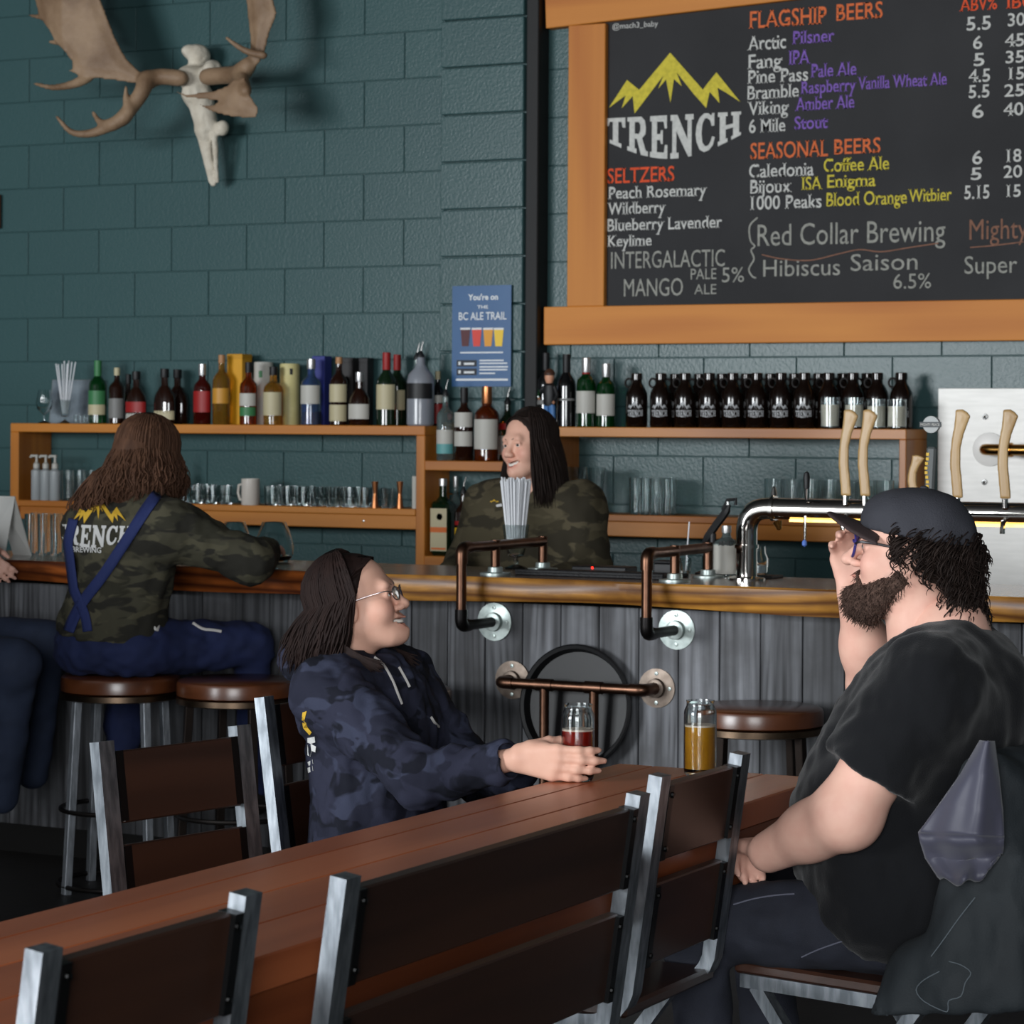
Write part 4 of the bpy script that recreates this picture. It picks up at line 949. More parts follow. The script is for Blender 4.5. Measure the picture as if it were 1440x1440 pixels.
def shoe(parent, ankle, d):
    a = Vector(ankle); d = Vector(d).normalized(); z = 0.035
    pr = [('u',0,cap((a.x,a.y,a.z),(a.x,a.y,z+0.01),0.04,0.042)),('u',0.03,cap((a.x-d.x*0.03,a.y-d.y*0.03,z),(a.x+d.x*0.15,a.y+d.y*0.15,z-0.002),0.04,0.034)),('i',0,half((0,0,0.001),(0,0,-1)))]
    solid_part('shoe', pr, (a.x-0.22,a.y-0.22,-0.01),(a.x+0.22,a.y+0.22,a.z+0.06),0.012,M_shoe,parent)
# ---------------------------------------------------------------- man in the cap
man = person((-1.85,5.27,0.455), 'bearded man in black t-shirt and dark cap shading his eyes')
HO = Vector((-1.835,5.27,1.287)); HR = frame((-0.965,-0.22,0.14)); hs = 1.04
def stub(V):
    x,y,z = V.T; a = np.clip((-0.035-z)/0.03+np.clip((0.035-x)/0.03,-1,0.3),0,1)*np.clip((x-0.0)/0.015,0,1)*np.clip((0.095+z)/0.02,0,1)
    return np.clip(a,0,1)*np.clip(0.55+0.5*vnoise(V,160,2),0,1)
S = Solid()
make_head(S, HO, HR, hs, head_prims(1.04, 0, 0.35, 0.066, (-0.06,0,-0.2), 1.06, 1.05), lambda V: head_tint(V, 0, 0.35, stub, (0.75,0.42,0.42)))
EL = Vector((-1.865,4.985,0.785)); WL = Vector((-2.052,5.052,0.688)); SL = Vector((-1.715,5.05,1.045))
pr = [('u',0,cap(SL,EL,0.078,0.062)),('u',0.03,ell(EL+Vector((0.012,0,-0.004)),(0.06,0.056,0.056))),('u',0.04,cap(EL,lerp(EL,WL,0.45),0.058,0.056)),('u',0.03,cap(lerp(EL,WL,0.4),WL,0.056,0.042))]
pr += [(o_, max(k_,0.012), f_) for o_,k_,f_ in hand_prims(WL, (-0.72,0.69,0.02), (0.0,0.0,-1), (0.69,0.72,0), [(0.95,1.0,0.6)]*4, 0.5, 1.05)]
V, Q = surf(pr, (-2.35,4.85,0.55), (-1.6,5.3,1.2), 0.0065); V = relax(V,Q,1,0.4); S.add(V, Q)
ER = Vector((-1.985,5.49,0.985)); WR = Vector((-1.992,5.37,1.192)); SR = Vector((-1.80,5.50,1.05))
pr = [('u',0,cap(SR,ER,0.075,0.06)),('u',0.03,cap(ER,lerp(ER,WR,0.45),0.054,0.052)),('u',0.03,cap(lerp(ER,WR,0.4),WR,0.052,0.034))]
pr += [(o_, max(k_,0.01), f_) for o_,k_,f_ in hand_prims(WR, (-0.12,-0.1,0.98), (0.35,-0.93,0.05), (0.93,0.35,0.1), [(0.45,0.5,0.35),(0.5,0.55,0.35),(0.55,0.6,0.4),(0.6,0.6,0.4)], 0.3, 0.98, thumb_out=0.45)]
V, Q = surf(pr, (-2.2,5.2,0.88), (-1.7,5.62,1.45), 0.0055); V = relax(V,Q,1,0.4); S.add(V, Q)
V, Q = surf([('u',0,cap((-1.79,5.27,0.61),(-1.75,5.27,1.12),0.12,0.09))], (-1.95,5.1,0.4),(-1.55,5.45,1.3),0.03); S.add(V,Q)
part('body', S.mesh('body'), M_skinA, man, 0)
eyes(man, HO, HR, hs, (1,0.1,0)); brows(man, HO, HR, hs, None, 0.0045)
pr = [('u',0,ell((-1.775,5.27,0.93),(0.185,0.25,0.205))),('u',0.12,ell((-1.855,5.27,0.735),(0.215,0.265,0.22))),('u',0.1,ell((-1.835,5.27,0.56),(0.195,0.255,0.13))),
      ('u',0.09,cap((-1.705,5.08,1.03),(-1.755,5.48,1.03),0.085)),('u',0.07,cap((-1.725,5.2,1.075),(-1.755,5.36,1.075),0.065)),('u',0.05,cap((-1.675,5.27,1.0),(-1.715,5.27,0.8),0.105,0.09)),
      ]
dL = (EL-SL).normalized(); dR = (ER-SR).normalized()
shirt = list(pr)
def clipped(f, p0, n0):
    g = half(p0, n0); return lambda P: np.maximum(f(P), g(P))
def sleeve_cut(c, d, R_):         # open the sleeve end around the arm
    c = Vector(c); d = Vector(d); g = half(c, d); a, b = c-d*0.05, c+d*0.3; tube_ = cap(a, b, R_)
    return lambda P: np.maximum(-g(P), tube_(P))
shirt.append(('u',0.04,clipped(cap(SL+Vector((0,0.02,0)),lerp(SL,EL,0.95),0.098,0.106),lerp(SL,EL,0.70),dL)))
shirt.append(('u',0.03,clipped(cap(SR,lerp(SR,ER,0.95),0.095,0.09),lerp(SR,ER,0.72),dR)))
shirt.append(('s',0.01,ell(HO+HR@Vector((-0.05,0,-0.15))+Vector((-0.01,0,0)),(0.095,0.085,0.055))))
shirt.append(('i',0,half((-2.05,5.05,0.645),(-0.62,0,-0.8)))); shirt.append(('i',0,half((0,0,0.475),(0,0,-1))))
tee = solid_part('t_shirt', shirt, (-2.2,4.85,0.4), (-1.4,5.7,1.3), 0.0095, M_black_tee, man, [(0.007,(16,16,7),1),(0.007,(9,34,20),2),(0.003,(60,30,40),5)])
pr = [('u',0,ell((-1.83,5.27,0.555),(0.185,0.235,0.1)))]
for yy, yk in ((5.13,5.10),(5.41,5.45)): pr += leg_prims((-1.83,yy,0.552),(-2.23,yk,0.518),(-2.20,yk,0.1),0.102,0.072,0.058)
pr += [('i',0,half((0,0,0.07),(0,0,-1)))]
solid_part('jeans', pr, (-2.4,4.92,0.05), (-1.5,5.65,0.72), 0.0125, M_denim_d, man, [(0.006,(22,22,22),4),(0.003,(60,40,60),8)])
shoe(man, (-2.20,5.10,0.09), (-1,0,0)); shoe(man, (-2.20,5.45,0.09), (-1,0,0))
tj_ = bvh_of([c for c in man.children if c.name.startswith('jeans')][0]); M_stitch = mat('pale_stitching', (96,98,112), 0.8)
for pts in ([(1032,1272),(1060,1264),(1090,1259),(1118,1257)],[(1128,1346),(1150,1336),(1172,1328),(1196,1320)]):
    P = [on_cloth(tj_,*q,off=0.002) for q in pts]; P = [q for q in P if q is not None]
    if len(P) > 2: part('seam', MB().tube(smooth_path(P,3), 0.0016, 5), M_stitch, [c for c in man.children if c.name.startswith('jeans')][0])
# cap
M_cap = mat('charcoal_cap', (56,57,64), 0.85, var=0.5, vscale=9, col2=(44,44,50), bump=0.2, bscale=300); M_brim = mat('cap_brim_brown', (58,46,46), 0.85, bump=0.2, bscale=300)
CO = HO+HR@(Vector((-0.016,0,0.038))*hs); CR = HR @ Matrix.Rotation(0.06, 3, 'Y'); CA = np.array(CR)
pr = [('u',0,ell(CO,(0.118,0.096,0.098),CA)),('u',0.03,ell(CO+CR@Vector((0.055,0,0.03)),(0.062,0.068,0.052),CA)),('s',0,ell(CO+CR@Vector((0,0,-0.008)),(0.108,0.086,0.086),CA)),('i',0,half(CO+CR@Vector((0,0,-0.004)),CR@Vector((0.1,0,-1))))]
cp = solid_part('cap', pr, tuple(CO-Vector((0.2,0.2,0.1))), tuple(CO+Vector((0.2,0.2,0.2))), 0.006, M_cap, man, [(0.003,(28,28,28),9)])
def brim_fn(P):
    q = (P-np.array(tuple(CO), np.float32))@np.array(CR, np.float32); x,y,z = q.T
    rr = np.sqrt(((x-0.045)/0.15)**2+(y/0.092)**2); d2 = (rr-1)*0.09
    zz = z-(0.006+0.22*(x-0.09)-3.2*y*y); q2 = np.maximum(d2+0.004,0); return np.sqrt(q2*q2+zz*zz)-0.004
solid_part('brim', [('u',0,brim_fn),('i',0,half(CO+CR@Vector((0.075,0,0)),CR@Vector((-1,0,0))))], tuple(CO-Vector((0.26,0.2,0.12))), tuple(CO+Vector((0.1,0.2,0.15))), 0.004, M_brim, cp)
part('button', MB().lathe([(0,0.006),(0.008,0.003),(0.009,0)], CO+CR@Vector((0,0,0.097)), 12, CR@Vector((0,0,1))), M_cap, cp)
# beard, curls
rnd = random.Random(5); pr = [('u',0,ell((0.08,0,-0.108),(0.036,0.042,0.038))),('u',0.02,cap((0.075,0,-0.1),(0.055,0,-0.14),0.032,0.014))]
for s in (-1,1): pr += [('u',0.02,cap((0.0,s*0.066,-0.05),(0.055,s*0.036,-0.105),0.018,0.03)),('u',0.02,cap((0.03,s*0.058,-0.065),(0.06,s*0.046,-0.085),0.014,0.016)),('u',0.01,cap((0.004,s*0.0745,-0.005),(0.0,s*0.07,-0.05),0.006,0.014)),('u',0.008,cap((0.093,s*0.014,-0.054),(0.08,s*0.036,-0.078),0.005,0.008))]
pr.append(('s',0.004,ell((0.105,0,-0.073),(0.03,0.02,0.013))))
V, Q = surf(pr, (-0.05,-0.11,-0.19), (0.15,0.11,0.03), 0.004); N_ = normals(V,Q); V = V+N_*(0.002*vnoise(V,70,3)+0.001*vnoise(V,260,4))[:,None]
M_beard = mat('brown_beard', (104,82,72), 0.85, var=0.9, vscale=200, col2=(60,46,41), bump=0.8, bscale=380, spec=0.2)
S = Solid(); S.add((V*hs)@np.array(HR).T+np.array(tuple(HO)), Q); bd = part('beard', S.mesh('beard'), M_beard, man, 0)
st = []; NB = normals(V,Q); pick = np.random.RandomState(3).choice(len(V), 2200)
for i in pick:      # short whiskers standing out of the beard
    c, d = Vector(V[i]), (Vector(NB[i])*0.55+Vector((0.15,0,-0.8))).normalized(); j_ = Vector((rnd.uniform(-.003,.003),rnd.uniform(-.003,.003),rnd.uniform(-.002,.002))); L_ = rnd.uniform(0.006,0.014)
    P = [c-d*0.002, c+d*L_*0.5+j_*0.5, c+d*L_+j_*1.6]; st.append(([HO+HR@(p*hs) for p in P], [0.0009,0.0008,0.0003], None))
tubes_part('whiskers', st, M_beard, bd, 3)['kind'] = 'stuff'
st = []
def curl(c, d, L, R_, turns, r, n=16):
    c, d = Vector(c), Vector(d).normalized(); u = d.orthogonal().normalized(); v = d.cross(u); a0 = rnd.uniform(0,6.28); P = []
    for i in range(n+1):
        t = i/n; a = a0+turns*6.283*t; P.append(c+d*L*t+(u*math.cos(a)+v*math.sin(a))*R_*(0.5+0.5*math.sin(math.pi*min(t*1.2+0.1,1))))
    return ([HO+HR@(p*hs) for p in P], [r*0.8]+[r]*(n-3)+[r*0.8,r*0.6,r*0.25], 0.6)
for i in range(1500):
    ph = math.radians(rnd.choice([rnd.uniform(66,180), rnd.uniform(180,294)])); zz = rnd.uniform(-0.105,0.05); k = 1.0+0.25*max(0,-zz)/0.1
    if abs(math.degrees(ph)-180) > 55 and zz < -0.03: continue
    if abs(math.degrees(ph)-180) > 80 and zz < 0.0: continue
    back = max(0,-math.cos(ph)); c = (-0.012+0.1*math.cos(ph)*k, 0.084*math.sin(ph)*(1-0.1*(k-1)), zz+0.01)
    d = (math.cos(ph)*0.5-0.25, math.sin(ph)*0.35, -0.75); st.append(curl(c, d, rnd.uniform(0.04,0.075), rnd.uniform(0.009,0.018), rnd.uniform(1.1,1.9), rnd.uniform(0.0013,0.0022)))
hr = tubes_part('hair', st, M_hairblk, man, 5)
V, Q = surf([('u',0,ell((-0.02,0,0.012),(0.1,0.085,0.075))),('u',0.03,cap((-0.085,0,-0.02),(-0.105,0,-0.075),0.055,0.04)),('i',0,half((0.035,0,0.01),(1,0,-0.75))),('i',0,half((0,0,0.075),(0,0,1)))], (-0.2,-0.13,-0.15),(0.12,0.13,0.1), 0.006)
V = V+normals(V,Q)*(0.008*vnoise(V,70,7))[:,None]; S = Solid(); S.add((V*hs)@np.array(HR).T+np.array(tuple(HO)), Q); part('hair_base', S.mesh('hair_base'), M_hairblk, hr, 0)
# glasses
def glasses(parent, O, R, sc, mf, round_=1.0, thick=0.0022, temple_m=None, zt=0.012):
    g = bpy.data.objects.new('glasses', None); COL.objects.link(g); g.parent = parent; g.empty_display_size = 0.02
    ml = mat('spectacle_lens', (235,240,245), 0.02, trans=1.0, ior=1.05)
    for s in (-1,1):
        c = Vector((0.106, s*0.0335, 0.0)); P = []
        for i in range(25):
            a = i/24*6.283; P.append(O+R@((c+Vector((-0.10*abs(0.027*math.cos(a))*0+(-0.006 if s*math.cos(a)>0 else 0.0)*abs(math.cos(a)), 0.0255*math.cos(a), 0.0195*round_*math.sin(a))))*sc))
        part('rim', MB().tube(P, thick, 6, False), mf, g)
        n = len(P)-1; cc = sum((Vector(p) for p in P[:-1]), Vector())/n
        part('lens', MB().add([cc]+P[:-1], [(0,i+1,(i+1)%n+1) for i in range(n)]), ml, g)
        part('temple', MB().tube(smooth_path([O+R@(Vector(q)*sc) for q in ((0.1,s*0.06,0.006),(0.085,s*0.0745,zt),(0.03,s*0.083,zt),(-0.01,s*0.085,zt-0.004))],3), thick*0.9, 6), temple_m or mf, g)
    part('bridge', MB().tube(smooth_path([O+R@(Vector(q)*sc) for q in ((0.107,-0.009,0.004),(0.112,0,0.008),(0.107,0.009,0.004))],3), thick, 6), mf, g)
    return g
glasses(man, HO, HR, hs, mat('purple_spectacle_frame',(58,52,120),0.3), 1.1, 0.003, mat('black_temple',(28,26,32),0.35))
# ---------------------------------------------------------------- jacket over the man's chair
M_jack = mat('black_jacket', (34,40,44), 0.75, var=0.4, vscale=6, col2=(24,28,32), bump=0.15, bscale=300)
M_lining = mat('slate_satin_lining', (70,70,84), 0.5, var=0.4, vscale=8, col2=(56,57,74), sheen=0.2)
jk = thing('jacket', (-1.66,5.2,0.1), 'black jacket with slate satin sleeve lining draped over the chair back', 'jacket')
pr = [('u',0,cap((-1.575,5.0,0.875),(-1.50,5.49,0.875),0.045)),('u',0.06,rbox((-1.49,5.26,0.55),(0.04,0.26,0.33),0.03)),('u',0.05,cap((-1.575,5.0,0.85),(-1.60,4.985,0.5),0.05,0.095)),('u',0.06,cap((-1.58,4.98,0.52),(-1.70,4.955,0.33),0.07,0.08)),('u',0.05,cap((-1.70,4.955,0.36),(-1.80,4.95,0.27),0.07,0.05)),('u',0.05,cap((-1.79,4.95,0.28),(-1.70,4.955,0.50),0.055,0.05)),('u',0.05,cap((-1.52,5.0,0.7),(-1.50,4.98,0.22),0.06,0.09)),('u',0.05,cap((-1.76,4.955,0.30),(-1.55,4.98,0.2),0.07,0.1)),
      ('i',0,half((0,0,0.14),(0.12,0.1,-1)))]
shell_o = solid_part('shell', pr, (-2.0,4.78,0.05), (-1.3,5.65,0.98), 0.0095, M_jack, jk, [(0.010,(14,14,5),1),(0.006,(30,30,9),2),(0.003,(60,60,30),3)])
rows = [((1380,1042),(1398,1042)),((1352,1090),(1405,1090)),((1322,1132),(1410,1140)),((1292,1172),(1413,1178)),((1302,1204),(1411,1200)),((1322,1234),(1394,1224))]
NU, NV = 26, 40; V = []
for j in range(NV+1):
    t = j/NV*(len(rows)-1); i0 = min(int(t), len(rows)-2); f_ = t-i0; f_ = f_*f_*(3-2*f_)
    a0 = (Vector(rows[i0][0])*(1-f_)+Vector(rows[i0+1][0])*f_); b0 = (Vector(rows[i0][1])*(1-f_)+Vector(rows[i0+1][1])*f_); v = j/NV
    for i in range(NU+1):
        u = i/NU; sag = 12*math.sin(math.pi*u)*max(0,(v-0.6)/0.4); ru = 4*math.sin(u*15+v*9)*max(0,(v-0.62)/0.38)
        yy = 4.915-0.045*math.sin(math.pi*u)-0.012*math.sin(u*9+v*4)*v-0.007*math.sin(u*17-v*7)*v
        hole = math.exp(-(((u-0.5)/0.28)**2+((v-0.81)/0.12)**2)); yy += 0.04*hole-0.02*math.exp(-((v-0.66)/0.05)**2)-0.018*math.exp(-((v-0.95)/0.06)**2)
        V.append(aty(a0.x+(b0.x-a0.x)*u+ru*0.4, a0.y+(b0.y-a0.y)*u+sag+ru, yy))
m_ = MB(); m_.add(V, [(j*(NU+1)+i,j*(NU+1)+i+1,(j+1)*(NU+1)+i+1,(j+1)*(NU+1)+i) for j in range(NV) for i in range(NU)])
tjk = bvh_of(shell_o)
for pts in ([(1322,1366),(1300,1378),(1289,1392),(1300,1408),(1328,1422),(1334,1420),(1335,1407),(1352,1401),(1358,1382),(1366,1368),(1352,1357),(1335,1352)],[(1372,1262),(1350,1290),(1325,1325),(1310,1345)]):
    P = [on_cloth(tjk,*q_,off=0.002) for q_ in pts]; P = [q_ for q_ in P if q_ is not None]
    if len(P) > 2: part('dusty_crease', MB().tube(smooth_path(P,3), 0.0011, 5), mat('dust_grey',(92,100,106),0.9), shell_o)
lo_ = part('sleeve_lining', m_, M_lining, jk, 80); md = lo_.modifiers.new('thick','SOLIDIFY'); md.thickness = 0.006; md.offset = 0
# ---------------------------------------------------------------- woman with glasses
wo = person((-3.36,5.64,0.45), 'woman in glasses and dark blue camouflage hoodie holding the red beer')
HO = Vector((-3.345,5.60,1.108)); HR = frame((0.92,0.33,0.30)); hs = 1.0
S = Solid(); make_head(S, HO, HR, hs, head_prims(0.98, 1.2, 1.2, 0.048, (-0.075,0,-0.18), 0.9, 0.9, 1.0), lambda V: head_tint(V, 1, 0.8))
SRw = Vector((-3.335,5.46,0.905)); ERw = Vector((-3.04,5.37,0.735)); WRw = Vector((-2.742,5.288,0.808))
pr = [('u',0,cap(ERw,WRw,0.034,0.025)),('u',0.01,cap(ERw,SRw,0.035)),('u',0.01,cap(SRw,(-3.37,5.62,0.88),0.04))]
pr += [(o_, max(k_,0.008), f_) for o_,k_,f_ in hand_prims(WRw, (0.985,0.06,-0.06), (-0.06,1,0.0), (0.1,0,1), [(0.22,0.4,0.35),(0.18,0.35,0.35),(0.18,0.35,0.3),(0.2,0.35,0.3)], 1.3, 1.04, 0.02, thumb_out=0.3)]
V, Q = surf(pr, (-3.5,5.22,0.66), (-2.5,5.7,0.96), 0.0042); V = relax(V,Q,1,0.3); S.add(V,Q)
V, Q = surf([('u',0,cap((-3.32,5.64,0.57),(-3.37,5.62,0.95),0.09,0.07))], (-3.6,5.4,0.4),(-3.15,5.85,1.1),0.03); S.add(V,Q)
part('body', S.mesh('body'), M_skinB, wo, 0)
eyes(wo, HO, HR, hs, (1,-0.05,0.1)); brows(wo, HO, HR, hs)
part('teeth', MB().tube(smooth_path([HO+HR@Vector(q) for q in ((0.075,-0.021,-0.062),(0.089,-0.01,-0.067),(0.0925,0,-0.068),(0.089,0.01,-0.067),(0.075,0.021,-0.062))],4), 0.0048, 6), M_teeth, wo)
glasses(wo, HO, HR, hs, mat('silver_spectacle_frame',(150,140,140),0.25,0.9), 0.85, 0.0016)
M_camoN = camo('navy_camouflage', [(36,38,52),(54,58,76),(24,26,36),(44,46,62)], 9.0, (1,1,1.3))
pr = [('u',0,ell((-3.335,5.64,0.84),(0.145,0.195,0.17))),('u',0.1,ell((-3.305,5.63,0.64),(0.145,0.2,0.17))),('u',0.08,ell((-3.30,5.63,0.52),(0.14,0.2,0.08))),
      ('u',0.07,cap((-3.36,5.48,0.905),(-3.36,5.80,0.905),0.075)),('u',0.05,cap((-3.485,5.56,0.965),(-3.485,5.72,0.965),0.05)),('u',0.04,cap((-3.46,5.535,0.98),(-3.33,5.54,0.945),0.035,0.03)),
      ('u',0.06,cap(SRw,ERw,0.082,0.066)),('u',0.04,cap(ERw,lerp(ERw,WRw,0.9),0.064,0.045)),('u',0.02,cap(lerp(ERw,WRw,0.85),lerp(ERw,WRw,0.94),0.042,0.039)),
      ('u',0.06,cap((-3.35,5.82,0.9),(-3.15,5.86,0.68),0.08,0.06)),('u',0.04,cap((-3.15,5.86,0.68),(-2.95,5.72,0.72),0.058,0.045)),
      ('s',0,sleeve_cut(lerp(ERw,WRw,0.93), (WRw-ERw).normalized(), 0.2)),('s',0.006,cap(lerp(ERw,WRw,0.86),lerp(ERw,WRw,1.2),0.031,0.029)),
      ('s',0.01,cap(HO+HR@Vector((-0.03,0,-0.09)),HO+HR@Vector((-0.055,0,-0.155)),0.06,0.058)),('i',0,half((0,0,0.47),(0,0,-1)))]
hood = solid_part('hoodie', pr, (-3.7,5.22,0.4), (-2.7,6.0,1.1), 0.0085, M_camoN, wo, [(0.007,(14,14,12),1),(0.009,(40,40,14),2),(0.003,(60,60,60),5)])
tr_ = bvh_of(hood); M_cord = mat('white_drawcord', (205,202,198), 0.8)
for pts in ([(527,924),(540,935),(552,955),(560,975),(566,990)],[(562,938),(570,952),(577,966)],[(607,1008),(612,1016),(618,1022)]):
    P = [on_cloth(tr_,*p,off=0.004) for p in pts]; P = [p for p in P if p is not None]
    if len(P) > 2: part('drawcord', MB().tube(smooth_path(P,3), 0.0034, 6), M_cord, hood)
def cloth_print(tree, loops, m, parent, name='print', off=0.003, sub=0.2, mapf=None):
    V, Fc = fill2d(loops, sub); W_ = [on_cloth(tree, *mapf(v.x, v.y), off=off) for v in V]
    Fc = [f for f in Fc if all(W_[i] is not None for i in f)]
    if Fc: part(name, MB().add([w_ if w_ is not None else Vector((0,0,0)) for w_ in W_], Fc), m, parent, 0)
M_pry = mat('print_yellow', (212,170,52), 0.7); M_prw = mat('print_white', (210,210,208), 0.7)
cloth_print(tr_, [[(418,1002),(424,1000),(421,1012),(426,1024),(431,1030),(428,1034),(419,1024),(417,1012)]], M_pry, hood, sub=5, mapf=lambda x,y:(x+8,y))
for lp in ([(418,1038),(428,1036),(429,1044),(423,1046),(430,1050),(429,1058),(424,1056),(422,1064),(418,1062)],[(418,1072),(425,1068),(426,1074),(420,1077)],[(418,1080),(425,1077),(426,1084),(419,1087)]): cloth_print(tr_, [lp], M_prw, hood, sub=5, mapf=lambda x,y:(x+15,y))
pr = [('u',0,ell((-3.30,5.63,0.53),(0.13,0.185,0.075)))]
for yy, yk in ((5.54,5.52),(5.73,5.76)): pr += leg_prims((-3.34,yy,0.53),(-2.93,yk,0.54),(-2.96,yk,0.1),0.085,0.062,0.05)
pr += [('i',0,half((0,0,0.07),(0,0,-1)))]
solid_part('jeans', pr, (-3.6,5.35,0.05), (-2.8,5.9,0.66), 0.014, M_denim_d, wo, [(0.005,(25,25,25),4)])
shoe(wo, (-2.96,5.52,0.09), (1,0,0)); shoe(wo, (-2.96,5.76,0.09), (1,0,0))
swp = lambda ph, t: Vector((-0.05*t*(1 if abs(ph) > 1.2 else 0.3), 0, 0))
st = hair_strands(HO, HR, hs, [(74,180),(180,286)], lambda ph: 0.965, 1700, 0.0027, 0.005, 8, out=1.12, jit=0.022, seed=3, sweep=swp)
st += hair_strands(HO, HR, hs, [(-62,62)], lambda ph: 1.2, 1, 0.006, seed=9)[:0]
for i in range(420):       # hair swept back from the hairline over both temples
    r_ = random.Random(100+i); s = r_.choice((-1,1)); u = r_.uniform(0,1)
    P = [(0.068-0.03*u, s*(0.004+0.02*u), 0.1+0.012*u), (0.05-0.02*u, s*(0.05+0.015*u), 0.084-0.006*u), (0.0-0.03*u, s*0.086, 0.035), (-0.042-0.02*u, s*0.09, -0.045), (-0.06-0.02*u, s*0.085, -0.13)]
    st.append(([HO+HR@Vector(p) for p in smooth_path(P,3)], [0.0015]+[0.0027]*10+[0.002,0.001], 0.5))
for i in range(300):      # locks falling forward below the ear
    r_ = random.Random(300+i); s = -1 if i % 4 else 1; u = r_.uniform(0,1)
    P = [HO+HR@Vector(q) for q in ((-0.02-0.04*u,s*0.086,0.0),(-0.025-0.03*u,s*0.088,-0.06))]+[Vector((-3.34+0.05*u-0.02*r_.random(),HO.y+(-0.09 if s<0 else 0.09),1.0)),Vector((-3.29+0.055*u+0.02*r_.random(),HO.y+(-0.085 if s<0 else 0.09),0.955+0.03*r_.random()))]
    st.append((smooth_path(P,4),[0.0015]+[0.0028]*9+[0.002,0.0015,0.001],0.5))
hw = tubes_part('hair', st, M_hairwom, wo, 5)
V, Q = surf([('u',0,ell((-0.014,0,0.042),(0.101,0.08,0.087))),('u',0.04,cap((-0.06,0,0.0),(-0.075,0,-0.1),0.07,0.06)),('s',0.02,ell((0.09,0,-0.03),(0.092,0.11,0.13))),('s',0.01,ell((0.0,0,-0.1),(0.03,0.2,0.09))),('i',0,half((0.068,0,0.1),(1,0,0.25)))], (-0.2,-0.13,-0.2),(0.13,0.13,0.16), 0.006)
S = Solid(); S.add(V@np.array(HR).T+np.array(tuple(HO)), Q); part('hair_base', S.mesh('hair_base'), M_hairwom, hw, 0)
# ---------------------------------------------------------------- customer seen from behind
cu = person((-5.27,7.3,0.71), 'long-haired customer in camouflage sweatshirt and blue overalls leaning on the bar')
HO = Vector((-5.175,7.32,1.43)); HR = frame((0.25,0.95,-0.12)); hs = 1.0
S = Solid(); make_head(S, HO, HR, hs, head_prims(1.0), lambda V: head_tint(V), 0.006)
sR = Vector((-5.02,7.22,1.20)); eR = Vector((-4.80,7.36,1.095)); hR = Vector((-4.93,7.66,1.112)); sL = Vector((-5.335,7.22,1.19)); eL = Vector((-5.43,7.42,1.125)); hL = Vector((-5.34,7.68,1.108))
for e_, h_, sd in ((eR,hR,-1),(eL,hL,1)):
    d_ = (h_-e_).normalized(); pr = [('u',0,cap(lerp(e_,h_,0.5),h_,0.034,0.026))]+[(o_,max(k_,0.01),f_) for o_,k_,f_ in hand_prims(h_, d_, (0,0,-1), (sd*0.7,0.5,0), [(0.2,0.3,0.2)]*4, 0.3)]
    V, Q = surf(pr, tuple(h_-Vector((0.26,0.26,0.12))), tuple(h_+Vector((0.26,0.26,0.12))), 0.0075); S.add(V,Q)
V, Q = surf([('u',0,cap((-5.28,7.27,0.85),(-5.2,7.28,1.25),0.11,0.07))], (-5.5,7.05,0.7),(-5.0,7.5,1.4),0.03); S.add(V,Q)
part('body', S.mesh('body'), M_skinA, cu, 0); eyes(cu, HO, HR, hs); brows(cu, HO, HR, hs)
M_camoG = camo('woodland_camouflage', [(68,66,54),(52,51,42),(80,77,62),(44,43,38)], 7.5, (1,1,2.2))
pr = [('u',0,ell((-5.205,7.24,1.09),(0.175,0.14,0.17))),('u',0.1,ell((-5.265,7.25,0.90),(0.185,0.15,0.16))),('u',0.08,ell((-5.29,7.26,0.80),(0.19,0.155,0.08))),
      ('u',0.07,cap(sR,sL,0.085)),('u',0.05,cap((-5.14,7.25,1.27),(-5.25,7.25,1.265),0.065)),('u',0.06,cap(sR,eR,0.088,0.075)),('u',0.04,cap(eR,lerp(eR,hR,0.85),0.072,0.05)),('u',0.06,cap(sL,eL,0.085,0.07)),('u',0.04,cap(eL,lerp(eL,hL,0.85),0.066,0.048)),('i',0,half((-5.29,7.2,0.835),(-0.1,0,-1)))]
sw = solid_part('sweatshirt', pr, (-5.75,6.95,0.7), (-4.6,7.8,1.4), 0.0105, M_camoG, cu, [(0.008,(12,12,12),1),(0.006,(30,30,16),2),(0.003,(60,60,60),5)])
pr = [('u',0,ell((-5.275,7.265,0.80),(0.215,0.17,0.12))),('u',0.06,cap((-5.35,7.3,0.79),(-5.47,7.6,0.76),0.095,0.075)),('u',0.06,cap((-5.2,7.26,0.80),(-4.955,7.605,0.80),0.1,0.078)),('i',0,half((0,0,0.713),(0,0,-1))),('u',0.03,cap((-5.47,7.6,0.74),(-5.45,7.55,0.30),0.07,0.055)),('u',0.03,cap((-4.955,7.62,0.78),(-4.955,7.625,0.32),0.062,0.05))]
ov = solid_part('overalls', pr, (-5.7,7.0,0.25), (-4.65,7.78,0.95), 0.011, M_denim_b, cu, [(0.009,(20,20,20),3),(0.006,(46,30,46),6)])
shoe_pr = 0
for ax_, ay_, toe_ in ((-5.45,7.53,0.13),(-4.955,7.62,0.06)):
    solid_part('shoe', [('u',0,cap((ax_,ay_-0.03,0.27),(ax_,ay_+toe_,0.265),0.042,0.036)),('u',0.02,cap((ax_,ay_,0.27),(ax_,ay_,0.33),0.045,0.045))], (ax_-0.1,ay_-0.12,0.2),(ax_+0.1,ay_+0.2,0.4),0.012,M_shoe,cu)
tr_ = bvh_of(sw); M_strap = mat('navy_strap', (34,46,96), 0.8, bump=0.3, bscale=300)
